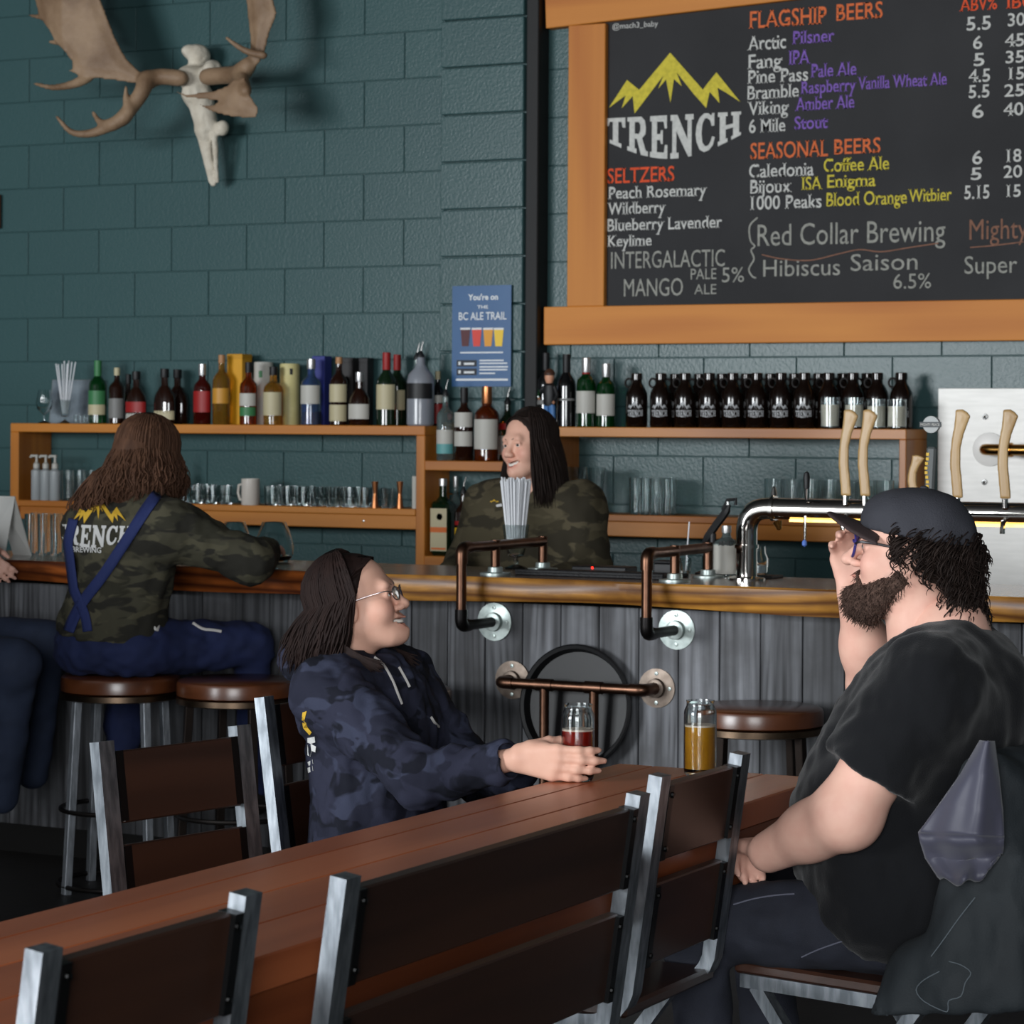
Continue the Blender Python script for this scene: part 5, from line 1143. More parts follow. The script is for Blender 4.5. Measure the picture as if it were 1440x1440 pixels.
def strap(pts, wpx):
    P = smooth_path([(x,y,0) for x,y in pts], 6); rows = []
    for i in range(len(P)):
        t = (P[min(i+1,len(P)-1)]-P[max(i-1,0)]).normalized(); n = Vector((-t.y,t.x,0))
        r_ = [on_cloth(tr_, *(P[i]+n*k*wpx/2)[:2], off=0.007) for k in (-1,-0.33,0.33,1)]
        if all(q is not None for q in r_): rows.append(r_)
    m = MB(); n = len(rows); m.add([q for r_ in rows for q in r_], [(i*4+k,i*4+k+1,(i+1)*4+k+1,(i+1)*4+k) for i in range(n-1) for k in range(3)])
    o = part('strap', m, M_strap, ov, 60); md = o.modifiers.new('thick', 'SOLIDIFY'); md.thickness = 0.004; md.offset = 0
strap([(228,686),(205,718),(175,765),(145,810),(118,845),(104,870),(97,888)], 15)
strap([(104,730),(97,760),(95,790),(99,815),(110,842),(120,865),(124,888)], 13)
def lm(a, b, c, d): return lambda u, v: (a[0]+(b[0]-a[0])*u+(c[0]-a[0])*v, a[1]+(b[1]-a[1])*u+(c[1]-a[1])*v)
mp_ = lm((104,736),(178,737),(104,697),None); cloth_print(tr_, [PEAK], M_pry, sw, 'logo', 0.004, 0.2, mp_)
x = 0; word = 'TRENCH'; wds = {'N':1.1,'R':1.0,'E':.88,'T':.95,'C':.95,'H':1.08}; tot = sum(wds[c] for c in word)+0.08*5
for c in word:
    def mp2(u, v, x=x, c=c):
        U = (x+u*wds[c])/tot; px_ = 78+108*U; bow = math.sin(math.pi*U); top = 737+3*U; bot = 752+17*bow+3*U; return (px_+(v-0.5)*3, bot+(top-bot)*v)
    cloth_print(tr_, LOGO[c], M_prw, sw, 'logo', 0.004, 0.25, mp2); x += wds[c]+0.08
V, Fc = text_polys('BREWING', 1.0, 0.02); xs = [v.x for v in V]; a_, b_ = min(xs), max(xs)
W_ = [on_cloth(tr_, 102+41*(v.x-a_)/(b_-a_), 776+1.5*(v.x-a_)/(b_-a_)-8*v.y/0.73, off=0.008) for v in V]
part('logo', MB().add([w_ if w_ is not None else Vector((-5.3,7.1,1.0)) for w_ in W_], [f for f in Fc if all(W_[i] is not None for i in f)]), M_prw, sw, 0)
for px, py in ((215,868),):
    tr2 = bvh_of(ov)
    for pts in ([(213,885),(212,872),(219,866),(224,872),(222,886),(216,880)],[(272,876),(285,884),(300,886),(312,888)]):
        P = [on_cloth(tr2,*p,off=0.004) for p in pts]; P = [p for p in P if p is not None]
        if len(P) > 2: part('drawcord', MB().tube(smooth_path(P,3), 0.005, 6), M_cord, ov)
swp = lambda ph, t: Vector((-0.005*t, -0.05*t*max(0,-math.cos(ph))*0.9, 0))
st = hair_strands(HO, HR, hs, [(0,360)], lambda ph: 1.305, 1800, 0.003, 0.013, 12, out=1.13, jit=0.03, seed=21, sweep=swp)
for i in range(150):      # curls spread over the left shoulder
    r_ = random.Random(500+i); u = r_.uniform(0,1); a = HO+HR@Vector((-0.07,0.07*r_.uniform(0.2,1),-0.02)); b = Vector((-5.22-0.13*u, 7.13+0.05*r_.random(), 1.315-0.02*u+r_.uniform(-.012,.02)))
    c = a.lerp(b,0.5)+Vector((0,-0.04,0.01)); P = smooth_path([a,c,b,b+Vector((r_.uniform(-.03,.02),-0.01,-0.04))],5)
    P = [p+Vector((0.006*math.sin(k*1.3+i),0,0.006*math.cos(k*1.1+i))) for k,p in enumerate(P)]; st.append((P,[0.0035]*(len(P)-3)+[0.003,0.002,0.001],0.6))
hw = tubes_part('hair', st, M_hairbrn, cu, 5)
V, Q = surf([('u',0,ell((-0.014,0,0.042),(0.101,0.08,0.087))),('u',0.05,cap((-0.06,0,0.0),(-0.075,0,-0.13),0.075,0.07)),('s',0.02,ell((0.1,0,-0.03),(0.08,0.08,0.11)))], (-0.22,-0.14,-0.24),(0.13,0.14,0.16), 0.007)
S = Solid(); S.add(V@np.array(HR).T+np.array(tuple(HO)), Q); part('hair_base', S.mesh('hair_base'), M_hairbrn, hw, 0)
# ---------------------------------------------------------------- bartender
ba = person((-4.42,8.62,0), 'smiling bartender with long dark hair in green camouflage sweatshirt')
HO = Vector((-4.428,8.60,1.468)); HR = frame((-0.33,-0.94,-0.02), roll=0.06); hs = 0.98
S = Solid(); make_head(S, HO, HR, hs, head_prims(1.03, 1.4, 0.55, 0.047, (-0.03,0,-0.2), 0.92, 0.85, 1.35), lambda V: head_tint(V, 1.3, 0.5, None, (0.8,0.45,0.45)))
sR = Vector((-4.575,8.60,1.245)); eR = Vector((-4.635,8.52,1.03)); hR = Vector((-4.60,8.30,1.0)); sL = Vector((-4.235,8.62,1.245)); eL = Vector((-4.15,8.54,1.01)); hL = Vector((-4.22,8.30,0.99))
for e_, h_, sd in ((eR,hR,1),(eL,hL,-1)):
    d_ = (h_-e_).normalized(); pr = [('u',0,cap(lerp(e_,h_,0.5),h_,0.032,0.025))]+[(o_,max(k_,0.01),f_) for o_,k_,f_ in hand_prims(h_, d_, (0,0,-1), (sd,0,0), [(0.3,0.4,0.3)]*4, 0.3)]
    V, Q = surf(pr, tuple(h_-Vector((0.24,0.26,0.12))), tuple(h_+Vector((0.24,0.24,0.12))), 0.0075); S.add(V,Q)
V, Q = surf([('u',0,cap((-4.42,8.62,0.85),(-4.42,8.62,1.25),0.11,0.07))], (-4.7,8.4,0.7),(-4.2,8.85,1.4),0.03); S.add(V,Q)
part('body', S.mesh('body'), M_skinB, ba, 0); eyes(ba, HO, HR, hs, (1,0.25,0)); brows(ba, HO, HR, hs, None, 0.003)
part('teeth', MB().tube(smooth_path([HO+HR@Vector(q) for q in ((0.074,-0.022,-0.06),(0.087,-0.012,-0.066),(0.0915,0,-0.069),(0.087,0.012,-0.066),(0.074,0.022,-0.06))],4), 0.005, 6), M_teeth, ba)
M_camoB = camo('olive_camouflage', [(74,68,52),(60,55,42),(84,77,60),(52,48,38)], 8.0, (1,1,1.9))
pr = [('u',0,ell((-4.42,8.62,1.10),(0.2,0.135,0.19))),('u',0.1,ell((-4.42,8.62,0.9),(0.18,0.135,0.2))),('u',0.07,cap(sR,sL,0.085)),('u',0.06,cap((-4.47,8.62,1.285),(-4.37,8.62,1.285),0.06)),
      ('u',0.06,cap(sR,eR,0.088,0.075)),('u',0.04,cap(eR,lerp(eR,hR,0.85),0.07,0.05)),('u',0.06,cap(sL,eL,0.088,0.075)),('u',0.04,cap(eL,lerp(eL,hL,0.85),0.07,0.05)),('s',0.01,ell(HO+Vector((0,-0.01,-0.165)),(0.068,0.068,0.04))),('i',0,half((0,0,0.78),(0,0,-1)))]
swb = solid_part('sweatshirt', pr, (-4.85,8.15,0.7), (-3.95,8.85,1.4), 0.0105, M_camoB, ba, [(0.008,(12,12,12),1),(0.005,(30,30,20),2)])
tr_ = bvh_of(swb)
cloth_print(tr_, [PEAK], M_pry, swb, 'logo', 0.004, 0.4, lm((689,707),(703,707),(689,702),None)); cloth_print(tr_, [[(698,710),(706,708),(707,712),(699,713)]], M_prw, swb, 'logo', 0.004, 4, lambda x,y:(x,y))
pr = [('u',0,ell((-4.42,8.62,0.85),(0.18,0.14,0.1)))]
for xx in (-4.52,-4.32): pr += leg_prims((xx,8.62,0.84),(xx,8.62,0.46),(xx,8.63,0.1),0.09,0.065,0.05)
pr += [('i',0,half((0,0,0.07),(0,0,-1)))]
solid_part('trousers', pr, (-4.7,8.4,0.05), (-4.1,8.85,1.0), 0.016, M_denim_d, ba, [(0.004,(25,25,25),4)])
shoe(ba, (-4.52,8.63,0.09), (0,-1,0)); shoe(ba, (-4.32,8.63,0.09), (0,-1,0))
swp = lambda ph, t: Vector((0.055*t*max(0,math.sin(ph))+0.0, -0.03*t, 0))
st = hair_strands(HO, HR, hs, [(52,180),(180,285)], lambda ph: 1.27 if ph < math.pi else 1.22, 1500, 0.0028, 0.003, 5, out=1.12, jit=0.015, seed=31, sweep=swp)
for i in range(360):       # long strands falling forward over the shoulder and swept from the parting
    r_ = random.Random(900+i); u = r_.uniform(0,1); s = 1 if i % 5 else -1
    P = [(0.06-0.03*u, s*(0.004+0.015*u), 0.108), (0.05-0.03*u, s*(0.055+0.015*u), 0.088), (0.02-0.035*u, s*0.086, 0.02), (0.0-0.03*u, s*0.094, -0.06), (-0.005-0.03*u, s*(0.1+0.01*u), -0.16)]
    st.append(([HO+HR@Vector(p) for p in smooth_path(P,3)], [0.0015]+[0.0027]*10+[0.002,0.001], 0.5))
for i in range(60):
    r_ = random.Random(950+i); u = r_.uniform(-1,1)
    P = smooth_path([HO+HR@Vector((-0.01,-0.085,-0.06)), Vector((-4.56+0.012*u,8.555,1.27)), Vector((-4.615+0.016*u,8.505,1.18)), Vector((-4.615+0.016*u,8.485,1.09)), Vector((-4.60+0.012*u,8.475,1.02+0.02*u))],5)
    st.append((P,[0.005]*(len(P)-3)+[0.004,0.003,0.001],0.6))
hw = tubes_part('hair', st, M_hairblk, ba, 5)
V, Q = surf([('u',0,ell((-0.014,0,0.042),(0.101,0.08,0.087))),('u',0.04,cap((-0.05,0,0.0),(-0.06,0.01,-0.12),0.072,0.07)),('s',0.02,ell((0.09,0,-0.035),(0.09,0.075,0.125)))], (-0.2,-0.14,-0.24),(0.13,0.14,0.16), 0.007)
S = Solid(); S.add(V@np.array(HR).T+np.array(tuple(HO)), Q); part('hair_base', S.mesh('hair_base'), M_hairblk, hw, 0)
# ---------------------------------------------------------------- customer at the edge of the picture
ed = person((-5.95,7.05,0.71), 'customer in dark jeans with hands beside the white tent card')
HO = Vector((-6.2,7.1,1.42)); HR = frame((0.6,0.8,0)); S = Solid(); make_head(S, HO, HR, 1.0, head_prims(1.0), lambda V: head_tint(V), 0.006)
wA = Vector((-6.075,7.46,1.13)); eA = Vector((-6.29,7.32,1.06))
pr = [('u',0,cap(eA,wA,0.042,0.03))]+[(o_,max(k_,0.01),f_) for o_,k_,f_ in hand_prims(wA, (0.85,0.5,0.05), (0.3,-0.2,-0.9), (-0.3,0.9,0.1), [(0.9,0.9,0.6)]*4, 0.6, 1.05)]
V, Q = surf(pr, (-6.4,7.15,0.95), (-5.8,7.7,1.25), 0.006); S.add(V,Q)
wB = Vector((-6.06,7.53,1.085)); pr = [('u',0,cap((-6.2,7.3,1.04),wB,0.04,0.028))]+[(o_,max(k_,0.008),f_) for o_,k_,f_ in hand_prims(wB, (0.75,-0.02,-0.45), (-0.3,0.9,-0.3), (0.3,0.2,0.9), [(0.5,0.3,0.2)]*4, 0.4, 0.95)]
V, Q = surf(pr, (-6.3,7.2,0.9), (-5.75,7.75,1.25), 0.006); S.add(V,Q)
V, Q = surf([('u',0,cap((-6.1,7.08,0.8),(-6.2,7.1,1.3),0.12,0.06))], (-6.4,6.85,0.6),(-5.9,7.3,1.45),0.03); S.add(V,Q)
part('body', S.mesh('body'), M_skinA, ed, 0); eyes(ed, HO, HR, 1.0); brows(ed, HO, HR, 1.0)
M_gsh = mat('grey_shirt', (60,62,66), 0.9)
pr = [('u',0,ell((-6.15,7.08,1.05),(0.19,0.15,0.22))),('u',0.1,ell((-6.08,7.06,0.84),(0.18,0.17,0.15))),('u',0.06,cap((-6.02,7.18,1.2),eA,0.08,0.06)),('u',0.06,cap((-6.36,7.05,1.2),(-6.25,7.28,1.03),0.08,0.06)),('u',0.06,cap((-6.35,7.0,1.2),(-6.0,7.15,1.2),0.08)),('i',0,half((0,0,0.8),(0,0,-1)))]
solid_part('shirt', pr, (-6.6,6.8,0.7), (-5.85,7.45,1.4), 0.014, M_gsh, ed, [(0.006,(14,14,14),1)])
kA = aty(62,905,7.38); kB = aty(20,935,7.02)
pr = [('u',0,ell((-6.05,7.06,0.79),(0.18,0.18,0.1))),('u',0.06,cap((-6.0,7.15,0.80),kA,0.1,0.082)),('u',0.06,cap((-6.0,6.95,0.79),kB,0.1,0.09)),('u',0.03,cap(kA,kA+Vector((-0.08,0.05,-0.45)),0.075,0.055)),('u',0.03,cap(kB,kB+Vector((-0.12,0.1,-0.45)),0.08,0.055))]
solid_part('jeans', pr, (-6.35,6.75,0.15), (-5.3,7.65,1.0), 0.013, mat('faded_dark_denim',(40,50,72),0.85,var=0.5,vscale=16,col2=(28,36,54)), ed, [(0.006,(20,20,20),3)])
st = hair_strands(HO, HR, 1.0, [(60,300)], 1.36, 120, 0.008, 0.003, 5, seed=41); tubes_part('hair', st, M_hairblk, ed, 5)
# ================================================================ glassware, bottles and bar things
M_glass = mat('clear_glass', (240,246,246), 0.03, trans=1.0, ior=1.45)
M_pouch = mat('steel_pourer', (190,190,188), 0.25, 1.0)
G = {'amber': mat('amber_spirit_glass',(150,62,10),0.04,trans=0.85,coat=0.5), 'dark': mat('dark_spirit_glass',(34,16,9),0.05,coat=0.6), 'green': mat('green_bottle_glass',(12,84,34),0.04,trans=0.75,coat=0.5),
     'clear': mat('clear_spirit_glass',(205,222,220),0.04,trans=0.92), 'red': mat('red_brown_glass',(74,16,10),0.05,trans=0.5,coat=0.5), 'black': mat('black_bottle_glass',(12,12,13),0.06,coat=0.6), 'gold': mat('pale_gold_spirit',(206,150,60),0.04,trans=0.85),
     'blue': mat('blue_tint_glass',(92,122,170),0.04,trans=0.8), 'grey': mat('grey_frosted_bottle',(132,136,144),0.3,coat=0.4), 'dgreen': mat('dark_green_glass',(16,34,18),0.05,coat=0.6), 'brown': mat('growler_brown_glass',(20,11,7),0.12,coat=0.3)}
def paint(name, c, r=0.5): return mat('paint_'+name, c, r)
LB = {'white': paint('label_white',(186,184,176)), 'cream': paint('label_cream',(188,178,144)), 'gold': paint('label_gold',(196,140,48)), 'black': paint('label_black',(22,22,24)), 'teal': paint('label_teal',(96,160,160)), 'green': paint('label_green',(58,120,74)),
      'red': paint('label_red',(150,28,28)), 'grey': paint('label_grey',(120,120,118)), 'orange': paint('label_orange',(206,104,38)), 'yellow': paint('label_yellow',(224,180,40)), 'copper': mat('copper_cap',(196,128,84),0.3,0.9), 'silver': mat('silver_cap',(205,205,205),0.3,0.8), 'cork': paint('cork_stopper',(170,124,84))}
PROF = {'wine': [(.9,0),(1,.01),(1,.56),(.94,.63),(.42,.74),(.36,.8),(.36,.96)], 'whisky': [(.92,0),(1,.015),(1,.6),(.9,.66),(.42,.74),(.36,.8),(.36,.95)], 'flask': [(.8,0),(.95,.04),(1,.2),(1,.38),(.9,.52),(.5,.66),(.32,.7),(.32,.94)],
        'gin': [(.92,0),(1,.015),(1,.62),(.9,.69),(.5,.74),(.4,.78),(.4,.95)], 'tall': [(.92,0),(1,.015),(1,.64),(.85,.69),(.4,.76),(.33,.82),(.33,.96)], 'growler': [(.9,0),(1,.03),(1,.56),(.93,.65),(.66,.76),(.5,.81),(.46,.87),(.52,.88),(.52,.985),(.46,1)],
        'jug': [(.9,0),(1,.02),(1,.55),(.88,.63),(.5,.7),(.3,.76),(.26,.86)]}
def spot(px, top, base, y, w):
    x = aty(px, base, y).x; D_ = -sT*x+cT*y; return x, (base-top)*D_/FPX, w/2*D_/FPX
def shell(r, a0, a1, z0, z1, n=12, sq=(1,1)):
    m = MB(); V = []
    for i in range(n+1):
        a = a0+(a1-a0)*i/n
        for z in (z0, z1): V.append((r*math.cos(a)*sq[0], r*math.sin(a)*sq[1], z))
    return m.add(V, [(2*i,2*i+2,2*i+3,2*i+1) for i in range(n)])
FACE = -math.pi/2+0.25
def bottle(px, top, base, w, y, zb, style, glass, label, labels=(), cap=None, pour=False, group=None, sq=(1,1), name='bottle', fill=None):
    x, h, r = spot(px, top, base, y, w); o = thing(name, (x,y,zb), label, 'bottle', group)
    P = PROF[style]; lpart('glass', MB().lathe([(a*r,b*h) for a,b in P], seg=20, squash=sq), G[glass], o)
    nr = P[-1][0]*r; nz = P[-1][1]*h
    if fill:
        lpart('spirit', MB().lathe([(r*.93,h*.012),(r*.93,fill[1]*h)], seg=20, squash=sq), fill[0], o)
    for z0, z1, c in labels:
        zm = (z0+z1)/2; rr = next((a0+(a1-a0)*(zm-b0)/max(b1-b0,1e-6) for (a0,b0),(a1,b1) in zip(P[:-1],P[1:]) if b0 <= zm <= b1), 1.0)
        lpart('label', shell(r*rr*1.014, FACE-1.25, FACE+1.25, z0*h, z1*h, 12, sq), LB[c], o)
    if pour:
        lpart('pourer', MB().lathe([(nr*1.05,nz-0.012),(nr*1.1,nz),(nr*.6,nz+0.012),(nr*.35,nz+0.02)], seg=10), LB['black'], o)
        lpart('spout', MB().tube([(0,0,nz+0.012),(0.004,0,nz+0.035),(0.012,0,nz+0.06)], [nr*.32,nr*.28,nr*.22], 8), M_pouch, o)
    elif cap:
        cm, ch = cap; lpart('cap', MB().lathe([(nr*1.12,nz-ch*h),(nr*1.15,nz-ch*h+0.002),(nr*1.15,h*0.995),(nr*1.0,h)], seg=14), LB[cm], o)
    return o
def boxthing(name, px, top, base, w, y, zb, m, label, cat, depth=0.07, lid=None):
    x, h, r = spot(px, top, base, y, w); o = thing(name, (x,y,zb), label, cat)
    lpart('carton', MB().box((0,0,h/2),(r*1.7,depth,h),bev=0.002), m, o)
    lpart('lid_flap', MB().box((0,0,h-0.012),(r*1.7+0.0016,depth+0.0016,0.022),bev=0.002), lid or m, o); return o
YF, YB = 9.975, 10.095
# ---- top shelf, whisky side
bottle(138,503,592,26,YF,UP,'whisky','green','green glass whiskey bottle with pale green label beside the straw glass',[(.14,.3,'cream'),(.3,.52,'green')],('green',.25))
bottle(165,513,592,23,YF+.01,UP,'tall','dark','dark bottle with cream capsule next to the green whiskey bottle',[(.1,.45,'grey')],('cream',.1))
bottle(192,518,592,33,YF,UP,'flask','dark','wide dark bourbon flask with small white bottom label and red stripe',[(.08,.2,'white'),(.22,.42,'red')],('black',.1),sq=(1,.6))
bottle(181,520,590,22,YB,UP,'flask','dark','black-capped bottle half hidden behind the red-striped bourbon flask',[],('black',.14),sq=(1,.6))
bottle(232,514,592,34,YF,UP,'flask','dark','dark round-shouldered bourbon flask with cream bottom label',[(.08,.24,'cream')],('black',.1),sq=(1,.6))
bottle(250,515,592,34,YB,UP,'flask','dark','plain dark bourbon flask just behind its labelled twin',[],('black',.1),sq=(1,.6))
bottle(285,507,592,27,YF,UP,'whisky','red','red-brown square-shouldered bottle with silver-topped neck',[(.2,.55,'red')],('silver',.14),sq=(1,.7))
bottle(312,497,595,25,YF-.01,UP,'tall','gold','tall pale gold bottle with gold label before the yellow carton',[(.3,.52,'gold')],('cork',.08))
boxthing('whisky_carton',337,497,596,30,YF+.085,UP,paint('carton_yellow',(208,150,22)),'tall bright yellow whisky carton on the top shelf','carton',0.08,paint('carton_yellow_lid',(196,140,20)))
bottle(350,507,595,25,YF-.02,UP,'whisky','amber','amber bottle with white label and green dot beside yellow carton',[(.14,.28,'green'),(.3,.5,'white')],('black',.12))
x, h, r = spot(371,506,594,YB,27); o = thing('whisky_tube',(x,YB,UP),'white cylindrical whisky tube behind the amber bottles','tube'); lpart('tube',MB().lathe([(r,0),(r,h*.97),(r*.96,h)],seg=24),LB['white'],o); lpart('dot',shell(r*1.01,FACE-.2,FACE+.2,h*.75,h*.86,6),LB['green'],o)
bottle(385,513,595,28,YF-.01,UP,'whisky','gold','squat pale bottle with large cream label beside cream tube',[(.16,.56,'cream')],('black',.1))
x, h, r = spot(408,510,596,YF+.085,28); o = thing('whisky_tube',(x,YF+.085,UP),'cream yellow cylindrical whisky tube with dark emblem','tube'); lpart('tube',MB().lathe([(r,0),(r,h*.74),(r*.985,h*.745),(r*.985,h*.75),(r,h*.755),(r,h*.97),(r*.96,h)],seg=24),mat('tube_cream',(206,196,140),0.5,var=0.4,vscale=20,col2=(170,160,100)),o); lpart('emblem',shell(r*1.01,FACE+.3,FACE+.6,h*.82,h*.92,6),LB['black'],o)
bottle(438,502,595,29,YF-.01,UP,'whisky','blue','bluish clear bottle with amber dregs before the blue carton',[(.32,.6,'white')],('silver',.1),fill=(G['amber'],.2))
boxthing('whisky_carton',453,497,594,24,YB-.02,UP,paint('carton_blue',(46,54,128)),'deep blue whisky carton behind the bluish bottle','carton',0.06)
bottle(477,498,594,26,YF,UP,'tall','dark','dark corked bottle with beige label near the blue carton',[(.06,.3,'cream'),(.34,.6,'cream')],('cork',.06))
o = boxthing('gift_box',493,497,592,22,YB,UP,paint('carton_charcoal',(44,42,42)),'charcoal gift box with pale oval standing behind the round decanter','carton',0.06)
lpart('oval',MB().lathe([(0,0),(0.014,0)],(0.0,-0.031,0.19),16,(0,-1,0),squash=(1,1.7)),LB['grey'],o)
bottle(506,517,592,32,YF,UP,'flask','dark','round decanter bottle with white label and pale stopper',[(.12,.4,'white')],('silver',.12),sq=(1,.8))
boxthing('gift_box',515,497,592,17,YB+.01,UP,LB['black'],'plain black gift box behind the round decanter bottle','carton',0.05)
bottle(544,489,592,28,YF,UP,'wine','dgreen','dark green whiskey bottle with red capsule and cream label',[(.22,.56,'cream')],('red',.2))
bottle(559,492,592,26,YB-.01,UP,'wine','dgreen','second red-capped whiskey bottle standing behind its twin',[(.22,.5,'cream')],('red',.18))
bottle(592,478,593,39,YF,UP,'jug','grey','large frosted grey vodka bottle with black band and pourer',[(.33,.52,'black')],None,True)
bottle(587,490,592,26,YB,UP,'whisky','clear','clear bottle with pourer hidden behind the grey vodka bottle',[(.1,.3,'red')],None,True)
bottle(616,515,592,18,YB,UP,'whisky','black','dark bottle with red and white label at the shelf corner',[(.04,.4,'red'),(.42,.56,'white')],('cream',.1))
# ---- cubby shelf
bottle(627,552,650,25,YF,1.387,'tall','clear','clear bottle with white and teal label on the cubby shelf',[(.1,.24,'teal'),(.24,.44,'white')],None,True)
bottle(653,547,650,27,YF,1.387,'whisky','dark','dark rum bottle with white labels and black cap',[(.2,.4,'white'),(.46,.66,'white')],('black',.16))
bottle(685,545,650,35,YF,1.387,'whisky','amber','amber rum bottle with copper cap and white crest label',[(.16,.56,'white')],('copper',.18))
bottle(714,562,650,24,YB,1.387,'whisky','dgreen','green liqueur bottle with pourer beside the amber rum',[(.1,.4,'white'),(.5,.6,'red')],None,True)
o = thing('bottle',(aty(623,783,YF).x,YF,0.985),'square dark green herbal liqueur bottle with orange-striped white label','bottle')
lpart('glass',MB().box((0,0,0.115),(0.088,0.07,0.23),bev=0.012).lathe([(0.036,0.225),(0.016,0.25),(0.015,0.31)],seg=16),G['dgreen'],o); lpart('cap',MB().lathe([(0.017,0.295),(0.017,0.325),(0.0,0.327)],seg=14),LB['silver'],o)
lpart('label',MB().box((0,-0.036,0.11),(0.078,0.002,0.18)),LB['cream'],o); lpart('stripe',MB().box((0,-0.0375,0.11),(0.078,0.001,0.022)),LB['orange'],o); lpart('stripe',MB().box((0,-0.0375,0.03),(0.07,0.001,0.008)),LB['orange'],o); lpart('emblem',MB().lathe([(0,0),(0.014,0)],(0.005,-0.038,0.165),16,(0,-1,0)),LB['green'],o)
bottle(652,690,785,24,YF+.01,0.985,'tall','dark','dark bottle with yellow label and pourer in the lower cubby',[(.02,.42,'yellow'),(.46,.52,'red')],None,True)
bottle(641,675,785,18,YB,0.985,'tall','clear','clear bottle behind the herbal liqueur bottle',[],('silver',.1))
# ---- right shelf
bottle(768,488,592,24,YB-.02,UP,'wine','black','black bottle standing behind the little figurine',[(.3,.36,'grey')],('black',.2))
bottle(797,490,592,27,YF,UP,'wine','black','black wine-shaped bottle between figurine and green gin',[(.36,.39,'grey')],('black',.25))
bottle(825,495,592,28,YF,UP,'gin','green','tall green gin bottle with red seal and white label',[(.2,.52,'white'),(.72,.82,'red')],('silver',.16))
bottle(853,503,592,27,YF+.02,UP,'gin','green','plain green gin bottle with white label, no red seal',[(.18,.52,'white')],('silver',.16))
fg = thing('figurine',(aty(773,590,YF-.05).x,YF-.05,UP),'small figurine in black shirt and blue jeans holding a drink','figurine')
M_fsk = paint('figurine_skin',(206,150,120)); sx = 1.0
lpart('jeans',MB().tube([(-0.013,0,0.0),(-0.012,0,0.08),(-0.004,0,0.1)],[0.012,0.013,0.016],8).tube([(0.018,0,0.0),(0.014,0,0.08),(0.004,0,0.1)],[0.012,0.013,0.016],8),paint('figurine_jeans',(72,120,176)),fg)
lpart('shirt',MB().lathe([(0.022,0.085),(0.026,0.1),(0.028,0.14),(0.024,0.17),(0.01,0.18)],seg=14,squash=(1,.7)).tube([(-0.022,0,0.165),(-0.04,-0.005,0.135),(-0.035,-0.02,0.12)],0.009,8).tube([(0.022,0,0.165),(0.036,0,0.13),(0.03,-0.015,0.105)],0.009,8),LB['black'],fg)
hd = lpart('head',MB().lathe([(0.0,0.176),(0.014,0.18),(0.021,0.2),(0.02,0.218),(0.012,0.23),(0,0.232)],seg=14,squash=(.95,.9)),M_fsk,fg); lpart('hair',MB().lathe([(0.022,0.212),(0.0235,0.222),(0.014,0.236),(0,0.24)],(0,0.002,0),14),paint('figurine_hair',(70,44,32)),hd)
lpart('hand',MB().lathe([(0,-0.008),(0.008,0),(0,0.008)],(-0.035,-0.024,0.118),8),M_fsk,fg); lpart('hand',MB().lathe([(0,-0.008),(0.008,0),(0,0.008)],(0.03,-0.02,0.1),8),M_fsk,fg); lpart('drink',MB().lathe([(0.006,0),(0.006,0.02),(0.003,0.028),(0.003,0.036)],(-0.036,-0.026,0.118),10),G['green'],fg)
# growlers
M_gprint = paint('growler_print',(176,178,180))
def logo_cyl(r, z0, w_, hp, parent):
    V, Fc = fill2d([PEAK]); f = lambda u, v, zz, hh: (r*math.cos(FACE+(u-.5)*w_/r), r*math.sin(FACE+(u-.5)*w_/r), zz+hh*v)
    lpart('logo', MB().add([f(v.x,v.y,z0+0.024,hp) for v in V],Fc), M_gprint, parent, 0)
    k = MB(); x = 0; wds = {'N':1.1,'R':1.0,'E':.88,'T':.95,'C':.95,'H':1.08}
    for c in 'TRENCH':
        V, Fc = fill2d(LOGO[c], 0.5); k.add([f((x+v.x*wds[c])/6.4, v.y*(1+.3*math.sin(math.pi*(x+.5)/6.4))-.3*math.sin(math.pi*(x+.5)/6.4), z0, 0.022) for v in V],Fc); x += wds[c]+0.1
    lpart('logo', k, M_gprint, parent, 0)
x, h, r = spot(896,518,594,YF,31)
gr = thing('growler',(x,YF,UP),'dark brown glass growler standing next to the green gin bottles','growler','front-row growlers on the shelf')
lpart('glass',MB().lathe([(a*r,b*h) for a,b in PROF['growler']],seg=24),G['brown'],gr)
lpart('handle',MB().tube([(-r*0.45-0.016+0.016*math.cos(t),0,h*0.82+0.018*math.sin(t)) for t in [k*math.pi/8 for k in range(17)]],0.0045,6,False),mat('growler_handle',(16,10,8),0.5,spec=0.2),gr)
logo_cyl(r*1.012,h*0.22,r*1.5,h*0.16,gr)
for px in (930,964,998,1031,1065,1099,1132,1166,1200,1234,1268): copy_tree(gr,(aty(px,594,10.02 if px > 1150 else YF).x,10.02 if px > 1150 else YF,UP),None,'dark brown glass growler with a wax-filled jar before it' if px > 1150 else 'dark brown glass growler with white logo in the middle of the front row')
for px in (952,986,1018,1052,1086,1120,1154,1188,1222): copy_tree(gr,(aty(px,594,YB).x-0.01,YB+.01,UP),0,'dark brown glass growler standing behind the front row','back-row growlers on the shelf')
M_wax = paint('candle_wax',(236,224,206))
def candle(px, top, base, label):
    x, h, r = spot(px,top,base,9.936,27.5); o = thing('candle_jar',(x,9.936,UP),label,'candle','candle jars before the growlers')
    lpart('jar',MB().lathe([(0,0.003),(r*.9,0),(r,0.005),(r,h),(r*.95,h),(r*.94,0.009),(0,0.009)],seg=24),M_glass,o); lpart('wax',MB().lathe([(0,0.01),(r*.92,0.01),(r*.92,h*.76),(0,h*.74)],seg=24),M_wax,o)
for px, t in ((1168,552),(1202,552),(1233,554),(1262,554)): candle(px,t,596,'clear jar filled with white wax before the dark growlers')
